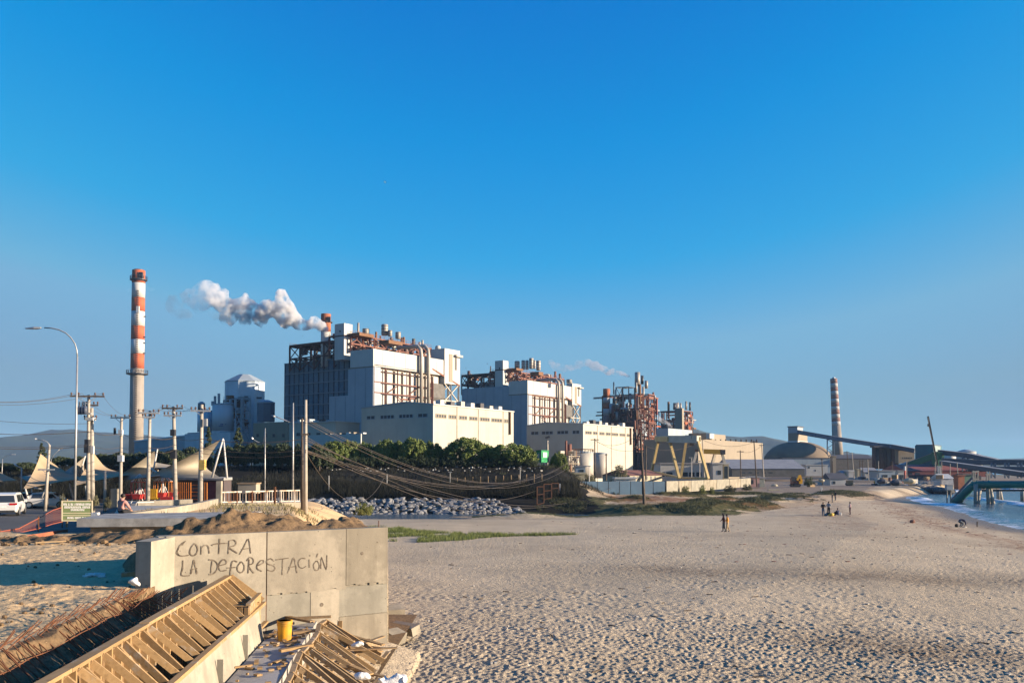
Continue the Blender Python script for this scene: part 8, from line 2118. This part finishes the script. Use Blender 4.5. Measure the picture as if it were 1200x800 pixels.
def person(label, loc, face, pose, top, legs, hair=None, shoes=None, sleeves=True, H=1.70, long_hair=False, hood=None, skin_legs=False, bulk=1.08):
    p = POSES[pose]; nodes, rad, edges, zone = [], [], [], []
    ix = {}
    def nd(k, c, r): ix[k] = len(nodes); nodes.append(Vector(c)); rad.append(r * (bulk if r > .03 and k not in ('head', 'crown', 'neck') else 1))
    def ed(a, b, z): edges.append((ix[a], ix[b])); zone.append(z)
    nd('pelvis', p['pelvis'], .15); nd('waist', p['waist'], .14); nd('chest', p['chest'], .172); nd('neck', p['neck'], .058); nd('head', p['head'], .085); nd('crown', p['crown'], .075)
    ed('pelvis', 'waist', 1); ed('waist', 'chest', 1); ed('chest', 'neck', 1); ed('neck', 'head', 0); ed('head', 'crown', 0)
    for s, q in ((-1, ''), (1, '2')):
        g = lambda k: p.get(k + q, p[k])
        m = lambda k: Vector((g(k)[0] * s, g(k)[1], g(k)[2]))
        nd('s' + q, m('s'), .082); nd('e' + q, m('e'), .058); nd('w' + q, m('w'), .032)
        d = (m('w') - m('e')).normalized(); nd('p' + q, m('w') + d * .07, .034)
        nd('h' + q, m('h'), .11); nd('k' + q, m('k'), .075); nd('a' + q, m('a'), .05); nd('t' + q, m('t'), .034)
        ed('chest', 's' + q, 1); ed('s' + q, 'e' + q, 1); ed('e' + q, 'w' + q, 1 if sleeves else 0); ed('w' + q, 'p' + q, 0)
        side = d.cross(Vector((0, 1, .2))).normalized()
        for f in range(4):
            b = m('w') + d * .09 + side * (-.024 + .016 * f)
            nd('f%d' % f + q, b + d * (.045, .055, .05, .035)[f], .0095); ed('p' + q, 'f%d' % f + q, 0)
        nd('th' + q, m('w') + d * .06 + side * .05, .011); ed('p' + q, 'th' + q, 0)
        ed('pelvis', 'h' + q, 2); ed('h' + q, 'k' + q, 2); ed('k' + q, 'a' + q, 4 if skin_legs else 2); ed('a' + q, 't' + q, 3)
    me = bpy.data.meshes.new("body"); me.from_pydata([tuple(v) for v in nodes], edges, [])
    o = bpy.data.objects.new("body", me); COL.objects.link(o)
    sk = o.modifiers.new("skin", 'SKIN'); sk.use_smooth_shade = True; sk.branch_smoothing = .4
    for i, v in enumerate(me.skin_vertices[0].data): v.radius = (rad[i], rad[i]); v.use_root = (i == 0)
    o.modifiers.new("sub", 'SUBSURF').levels = 1
    dg = bpy.context.evaluated_depsgraph_get()
    ev = bpy.data.meshes.new_from_object(o.evaluated_get(dg)); bpy.data.objects.remove(o)
    ev.name = "body"; ev.materials.clear()
    for m in (M_SKIN, top, legs, shoes or M_DARK, M_SKIN): ev.materials.append(m)
    segs = [(nodes[a], nodes[b], z) for (a, b), z in zip(edges, zone)]
    for f in ev.polygons:
        c = f.center; best, bz = 9, 0
        for a, b, z in segs:
            ab = b - a; t_ = max(0, min(1, (c - a).dot(ab) / max(ab.length_squared, 1e-9))); dd = (a + ab * t_ - c).length
            if dd < best: best, bz = dd, z
        f.material_index = bz; f.use_smooth = True
    t = thing("person", label, "person", loc, None, face); t.scale = (H / 1.72,) * 3
    o = bpy.data.objects.new("body", ev); COL.objects.link(o); o.parent = t; ORG[o] = Vector((0, 0, 0))
    h, cr = Vector(p['head']), Vector(p['crown']); ax = (cr - h).normalized(); fw = Vector((0, 1, 0)) - ax * ax.y; fw.normalize()
    b = MB(); b.ball(h.lerp(cr, .55) - fw * .022, .098, 14, 9)
    if long_hair: b.ball(h - fw * .05 - ax * .05, .085, 12, 8, (1, .8, 1.5))
    b.build("hair", hair or M_HAIR, t, True)
    b = MB(); b.ball(h + fw * .088 + ax * .0, .016, 6, 4); b.build("nose", M_SKIN, t)
    b = MB()
    for s in (-1, 1): b.ball(h + fw * .078 + ax * .03 + Vector((s * .032, 0, 0)), .009, 6, 4)
    b.build("eyes", M_HAIR, t)
    b = MB(); b.box(h + fw * .08 - ax * .04, (.04, .012, .008)); b.build("mouth", mat("lips", (.25, .09, .08)) if "lips" not in bpy.data.materials else bpy.data.materials["lips"], t)
    if hood: b = MB(); b.ball(Vector(p['neck']) - fw * .07 - ax * .01, .10, 12, 8, (1.2, .8, .8)); b.build("hood", hood, t, True)
    return t
def stand_at(px, py):
    z = .3
    for _ in range(6): q = gz(px, py, z); z = tz(q.x, q.y)
    return Vector((q.x, q.y, z))
C_BLACK, C_JEAN, C_GREYT, C_ORANGE = cloth("black_cloth", (.02, .02, .024)), cloth("denim", (.10, .13, .18)), cloth("grey_cloth", (.24, .25, .26)), cloth("orange_jacket", (.50, .22, .03))
C_KHAKI, C_PINK, C_NAVY, C_ROSE, C_DGREY = cloth("khaki_cloth", (.32, .23, .13)), cloth("pink_hoodie", (.48, .23, .20)), cloth("navy_cloth", (.018, .026, .07)), cloth("pale_rose_cloth", (.45, .30, .30)), cloth("dark_grey_cloth", (.09, .09, .10))
q = stand_at(848.3, 622.8); person("person with dark hair in dark top and grey trousers walking beside an orange jacket", q, R(75), 'walk', cloth("maroon_top", (.09, .03, .025)), C_DGREY, H=1.68, long_hair=True)
q2 = stand_at(852.8, 622.9); person("person in an orange jacket and khaki trousers walking on the open sand", q2, R(70), 'walk', C_ORANGE, C_KHAKI, H=1.62, hood=cloth("slate_hood", (.13, .14, .20)))
q3 = stand_at(964.8, 604.4); person("person in black top and blue jeans standing left of the beach bags", q3, R(170), 'chat', C_BLACK, C_JEAN)
b = MB(); b.box((q3.x - .02, q3.y - .165, q3.z + 1.36), (.12, .01, .12)); tag(b.build("shirt_badge", M_WHITE), None)
bpy.data.objects.remove(b and bpy.data.objects["shirt_badge"])
q4 = stand_at(971.3, 603.4); person("person in grey top and black trousers standing over the yellow towel", q4, R(150), 'chat', C_GREYT, C_BLACK, H=1.72)
q5 = stand_at(982.2, 603.6); person("person in navy clothes sitting on the sand beside the bags", q5, R(20), 'sit', C_NAVY, C_NAVY)
q6 = stand_at(996.3, 603.0); person("person in pale rose top and plum trousers standing apart at the right of the group", q6, R(75), 'chat', C_ROSE, cloth("plum_trousers", (.07, .03, .05)), H=1.62, long_hair=True)
q7 = stand_at(1126.5, 617.6); person("person in navy jacket bending down to the wet sand", q7, R(-80), 'bend', C_NAVY, cloth('slate_trousers', (.12, .13, .15)), H=1.78, bulk=1.4)
q8 = gz(141.5, 601.8, 4.43); person("person in a pink hooded top sitting on the plaza edge with back turned", Vector((q8.x, q8.y, tz(q8.x, q8.y) + .02)), R(-25), 'ledge', C_PINK, C_BLACK, H=1.74, hood=C_PINK)
for i, px in enumerate((975.4, 979.0)):
    q = stand_at(px, 581.3); person(["dark clothed person, left of two standing far off behind the dune edge", "dark clothed person, right of two standing far off behind the dune edge"][i], q, R(60 + 40 * i), 'stand', C_BLACK, C_DGREY, H=1.66)
def blob(name, label, cat, px, py, s, m, sc=(1, 1, 1), grp=None):
    q = stand_at(px, py); b = MB(); b.ball((q.x, q.y, q.z + s * sc[2] * .8), s, 12, 8, sc)
    b.v = [(v[0] + (vn(v[0] * 7, v[2] * 7, 3) - .5) * s * .5, v[1], v[2] + (vn(v[0] * 6 + 2, v[1] * 6, 7) - .5) * s * .3) for v in b.v]
    return tag(b.build(name, m, smooth=True), label, cat, grp)
blob("beach_bag", "blue beach bag on the sand between the standing people", "bag", 967.6, 604.3, .24, cloth("teal_bag", (.03, .10, .16)), (1.1, .8, .75))
blob("beach_bag", "dark bag slumped behind the blue bag", "bag", 969.8, 603.4, .24, C_BLACK, (.9, .8, .9))
blob("beach_towel", "yellow towel heaped on the sand by the beach group", "towel", 974.4, 604.4, .28, cloth("yellow_towel", (.62, .40, .09)), (1.2, .9, .8))
blob("beach_bag", "brown bag right of the yellow towel", "bag", 977.6, 603.5, .22, cloth("brown_bag", (.10, .07, .05)), (1.1, .8, .8))
blob("water_bottle", "white bottle and cloth beside the sitting person", "bottle", 985.3, 603.8, .13, M_WHITE, (.7, .7, 1.6))
blob("black_bag", "black bag on wet sand left of the bending person", "bag", 1121, 617.4, .19, C_BLACK, (1, .8, 1.15))
blob("white_sack", "small white sack under the bending person's hands", "sack", 1130.6, 617.8, .13, M_WHITE, (1.5, .8, .5))
blob("seaweed_clump", "reddish clump of stranded seaweed on the sand near the waterline", "seaweed", 1069, 612.5, .26, M_RROOF, (1.2, 1, .8))
blob("seaweed_clump", "small dark clump of seaweed before the bending person", "seaweed", 1134, 623.5, .10, M_DARK, (1.6, 1, .5))
q = stand_at(1145, 617); tag(MB().tube(q - Vector((0, 0, .1)), q + Vector((.03, 0, .58)), .05, .08, 7).build("wooden_stake", M_WOODPOLE), "short dark stake standing in the wet sand right of the bending person", "stake")
def gull(label, px, py, Y, span, dark):
    c = at(px, py, Y); t = thing("gull", label, "bird", c, "gulls in the air"); m = M_DARK if dark else M_WHITE
    MB().loft([[(c.x + x, c.y + dy, c.z + z) for dy, z in ((-r, 0), (0, -r), (r, 0), (0, r))] for x, r in ((-.22 * span, .01), (-.1 * span, .06 * span), (.08 * span, .07 * span), (.2 * span, .03 * span))]).build("body", m, t, True)
    for s in (-1, 1): MB().loft([[Vector((c.x + (-.08 + .03 * k) * span, c.y + s * k * .17 * span, c.z + (.10 * k - .03 * k * k) * span)) + d for d in (Vector((-.07 * span, 0, 0)), Vector((0, 0, .012)), Vector((.07 * span, 0, 0)))] for k in range(4)]).build("wing", m, t)
gull("single white gull high in the open sky", 451, 213.5, 120, .75, False)
gull("dark gull hovering left of the middle block's steelwork", 571, 426, 230, .9, True)
gull("dark gull small against the sky right of the tallest block", 546, 431, 235, .6, True)
gull("dark gull under the white steam plume", 354.5, 393.5, 230, .6, True)
gull("dark gull over the roof silencers of the tallest block", 447.5, 371.3, 230, .6, True)
# kelp and litter on the sand
kb = MB()
for i in range(500):
    y = rnd.uniform(48, 150); s = rnd.gauss(9.5, 3.5) if rnd.random() < .7 else rnd.uniform(6, 40)
    x = float(shore_x(y)) - s
    if x > .75 * y: continue
    kb.ball((x, y, tz(x, y) + .01), rnd.choice((.03, .05, .06, .10)), 7, 4, (rnd.uniform(1, 2.2), rnd.uniform(.6, 1.2), .3))
tag(kb.build("seaweed_litter", M_RROOF), "scattered dark seaweed scraps along the tide line", "seaweed", kind='stuff')
sh_ = MB()
for i in range(220):
    y = 20 + 75 * rnd.random() ** 1.4; x = rnd.uniform(-.12 * y, .72 * y)
    if x > shore_x(y) - 6 or x < land_edge(y) + 1.5: continue
    sh_.box((x, y, tz(x, y) + .03), (rnd.uniform(.04, .11),) * 2 + (.035,), rnd.uniform(0, 3))
tag(sh_.build("shell_litter", M_LITTER), "pale shells and scraps sprinkled over the beach", "shells", kind='stuff')
dk = MB()
for i in range(170):
    y = 20 + 75 * rnd.random() ** 1.3; x = rnd.uniform(-.1 * y, .7 * y)
    if x > shore_x(y) - 6 or x < land_edge(y) + 1.5: continue
    a_ = rnd.uniform(0, 3); l = rnd.uniform(.05, .35); dk.beam((x, y, tz(x, y) + .02), (x + l * math.cos(a_), y + l * math.sin(a_), tz(x, y) + .03), .03)
tag(dk.build("driftwood_scraps", M_WOODPOLE), "small dark driftwood sticks on the beach", "driftwood", kind='stuff')

# ------------------------------------------------------------------ steam and smoke
def smoke_mat(name, dens, scale, x0, x1, col=(.93, .93, .94), thin=.25):
    t = NT(name)
    n1 = t.noise(scale, 6, 0.62)
    r = t.n("MapRange"); t.l(n1, r.inputs[0]); r.inputs[1].default_value = .40; r.inputs[2].default_value = .62
    sp = t.n("SeparateXYZ"); t.l(t.pos(), sp.inputs[0])
    g = t.n("MapRange"); t.l(sp.outputs[0], g.inputs[0]); g.inputs[1].default_value = x0; g.inputs[2].default_value = x1; g.inputs[3].default_value = thin; g.inputs[4].default_value = 1.0
    m1 = t.n("Math", operation='MULTIPLY'); t.l(r.outputs[0], m1.inputs[0]); t.l(g.outputs[0], m1.inputs[1])
    m2 = t.n("Math", operation='MULTIPLY'); t.l(m1.outputs[0], m2.inputs[0]); m2.inputs[1].default_value = dens
    v = t.n("VolumePrincipled"); v.inputs["Color"].default_value = (*col, 1); v.inputs["Anisotropy"].default_value = .2
    t.l(m2.outputs[0], v.inputs["Density"]); t.l(v.outputs[0], t.out.inputs["Volume"])
    t.m.cycles.volume_step_rate = .08
    return t.m
def plume(name, label, pts, m, vox, seed, per=5):
    r = random.Random(seed); b = MB()
    if not isinstance(pts[0], list): pts = [pts]
    for L_ in pts:
     P_ = [(at(px, py, Y), rp * ppm(Y)) for px, py, Y, rp in L_]
     for i in range(len(P_) - 1):
        (a, ra), (c, rc) = P_[i], P_[i + 1]
        n = max(3, int((c - a).length / (min(ra, rc) * .7)))
        for k in range(n):
            t_ = k / n; q, rr = a.lerp(c, t_), ra + (rc - ra) * t_
            b.ball(q, rr * .78, 12, 8)
            for j in range(per):
                d1 = Vector((r.gauss(0, 1), r.gauss(0, 1), r.gauss(0, 1))).normalized(); r1 = rr * r.uniform(.28, .55)
                c1 = q + d1 * rr * r.uniform(.55, .95); b.ball(c1, r1, 10, 7)
                for k2 in range(2): b.ball(c1 + (d1 + Vector((r.gauss(0, .6), r.gauss(0, .6), r.gauss(0, .6)))).normalized() * r1 * .9, r1 * r.uniform(.35, .55), 8, 6)
    o = b.build(name, m)
    rm = o.modifiers.new("remesh", 'REMESH'); rm.mode = 'VOXEL'; rm.voxel_size = vox
    me = bpy.data.meshes.new_from_object(o.evaluated_get(bpy.context.evaluated_depsgraph_get())); o.modifiers.clear(); o.data = me
    if not len(me.materials): me.materials.append(m)
    tag(o, label, "smoke", kind='thing'); return o
X_ = lambda px, Y: (px - 600) / F * Y
def zp(x, y, r, Y): return (180 + x / 5.45, 320 + y / 5.45, Y, r)
MAIN = [(1112, 374, 2.5), (1088, 352, 5), (1055, 328, 7.5), (1020, 318, 8), (980, 335, 6), (945, 330, 6.5), (915, 318, 8.5), (870, 275, 12), (845, 215, 9), (825, 150, 9), (802, 115, 6)]
MAIN2 = [(880, 300, 9), (830, 320, 7), (790, 240, 10), (735, 215, 10), (690, 255, 11), (655, 290, 7), (700, 318, 7)]
MAIN3 = [(585, 300, 7), (590, 240, 8), (590, 180, 9), (535, 200, 10), (500, 262, 12), (445, 210, 12), (395, 145, 14), (330, 125, 13), (288, 78, 8)]
MAIN4 = [(330, 150, 11), (275, 190, 12), (232, 140, 11), (290, 215, 9)]
TAIL = [(200, 160, 8), (150, 175, 8), (110, 175, 7), (100, 215, 6), (140, 255, 7), (200, 270, 7), (250, 270, 5)]
SM = smoke_mat("steam", 1.5, .40, X_(225, 251), X_(290, 256), thin=.12)
PTS = [[zp(x, y, r, 255) for x, y, r in L_] for L_ in (MAIN, MAIN2, MAIN3, MAIN4)]
plume("steam_plume", "white billowing steam plume drifting left from the tallest block", PTS, SM, .55, 4, 4)
plume("smoke_plume", "dark bluish ragged smoke tail at the left end of the white plume", [[zp(x, y, r, 250) for x, y, r in TAIL], [zp(x, y, r, 251) for x, y, r in ((520, 300, 6), (450, 290, 5), (400, 275, 5), (340, 250, 6))]],
      smoke_mat("tail_smoke", .22, .30, X_(190, 250), X_(200, 250), (.30, .42, .55), .8), .7, 12, 3)
plume("smoke_plume", "thin mauve smoke plume trailing left from the steel tower", [(745, 446, 388, 1.2), (738, 441, 388, 2.2), (730, 438, 387, 3), (722, 436, 386, 3.6), (712, 435.5, 385, 4.6), (704, 431, 384, 5.5), (694, 427, 383, 6), (685, 423.5, 382, 5), (674, 430, 381, 5), (662, 431, 380, 5.5), (650, 430, 379, 4.5), (643, 421, 378, 5)],
      smoke_mat("thin_smoke", .7, .35, X_(680, 383), X_(740, 388), (.62, .60, .65), .28), .8, 6, 4)
plume("smoke_plume", "small white steam puff between the two steel towers", [(788, 501, 400, 1.5), (783, 497.5, 400, 3), (777, 494, 400, 3.5), (771, 489, 400, 3.5), (767, 485, 400, 2.5)], smoke_mat("puff", .5, .2, X_(765, 400), X_(790, 400), thin=.4), .6, 8, 4)
plume("smoke_plume", "faint bluish smoke wisp around the striped chimney top", [(180, 339, 500, 3), (170, 338, 500, 4), (158, 339, 500, 4.5), (150, 340, 500, 4.5)], smoke_mat("wisp", .06, .12, X_(145, 500), X_(185, 500), (.6, .65, .72), .7), 1.0, 9, 4)

# ------------------------------------------------------------------ sea air
hz = MB(); hz.hexa([(-3200, -40, -3.0), (3200, -40, -3.0), (3200, 4300, -3.0), (-3200, 4300, -3.0), (-3200, -40, 132), (3200, -40, 132), (3200, 4300, 132), (-3200, 4300, 132)])
t = NT("sea_haze"); v = t.n("VolumePrincipled"); v.inputs["Color"].default_value = (.38, .60, .95, 1); v.inputs["Density"].default_value = .00008; v.inputs["Anisotropy"].default_value = 0.0
t.l(v.outputs[0], t.out.inputs["Volume"])
tag(hz.build("haze", t.m, org=(0, 0, 0)), "thin blue sea haze over the whole place", None, kind='stuff')
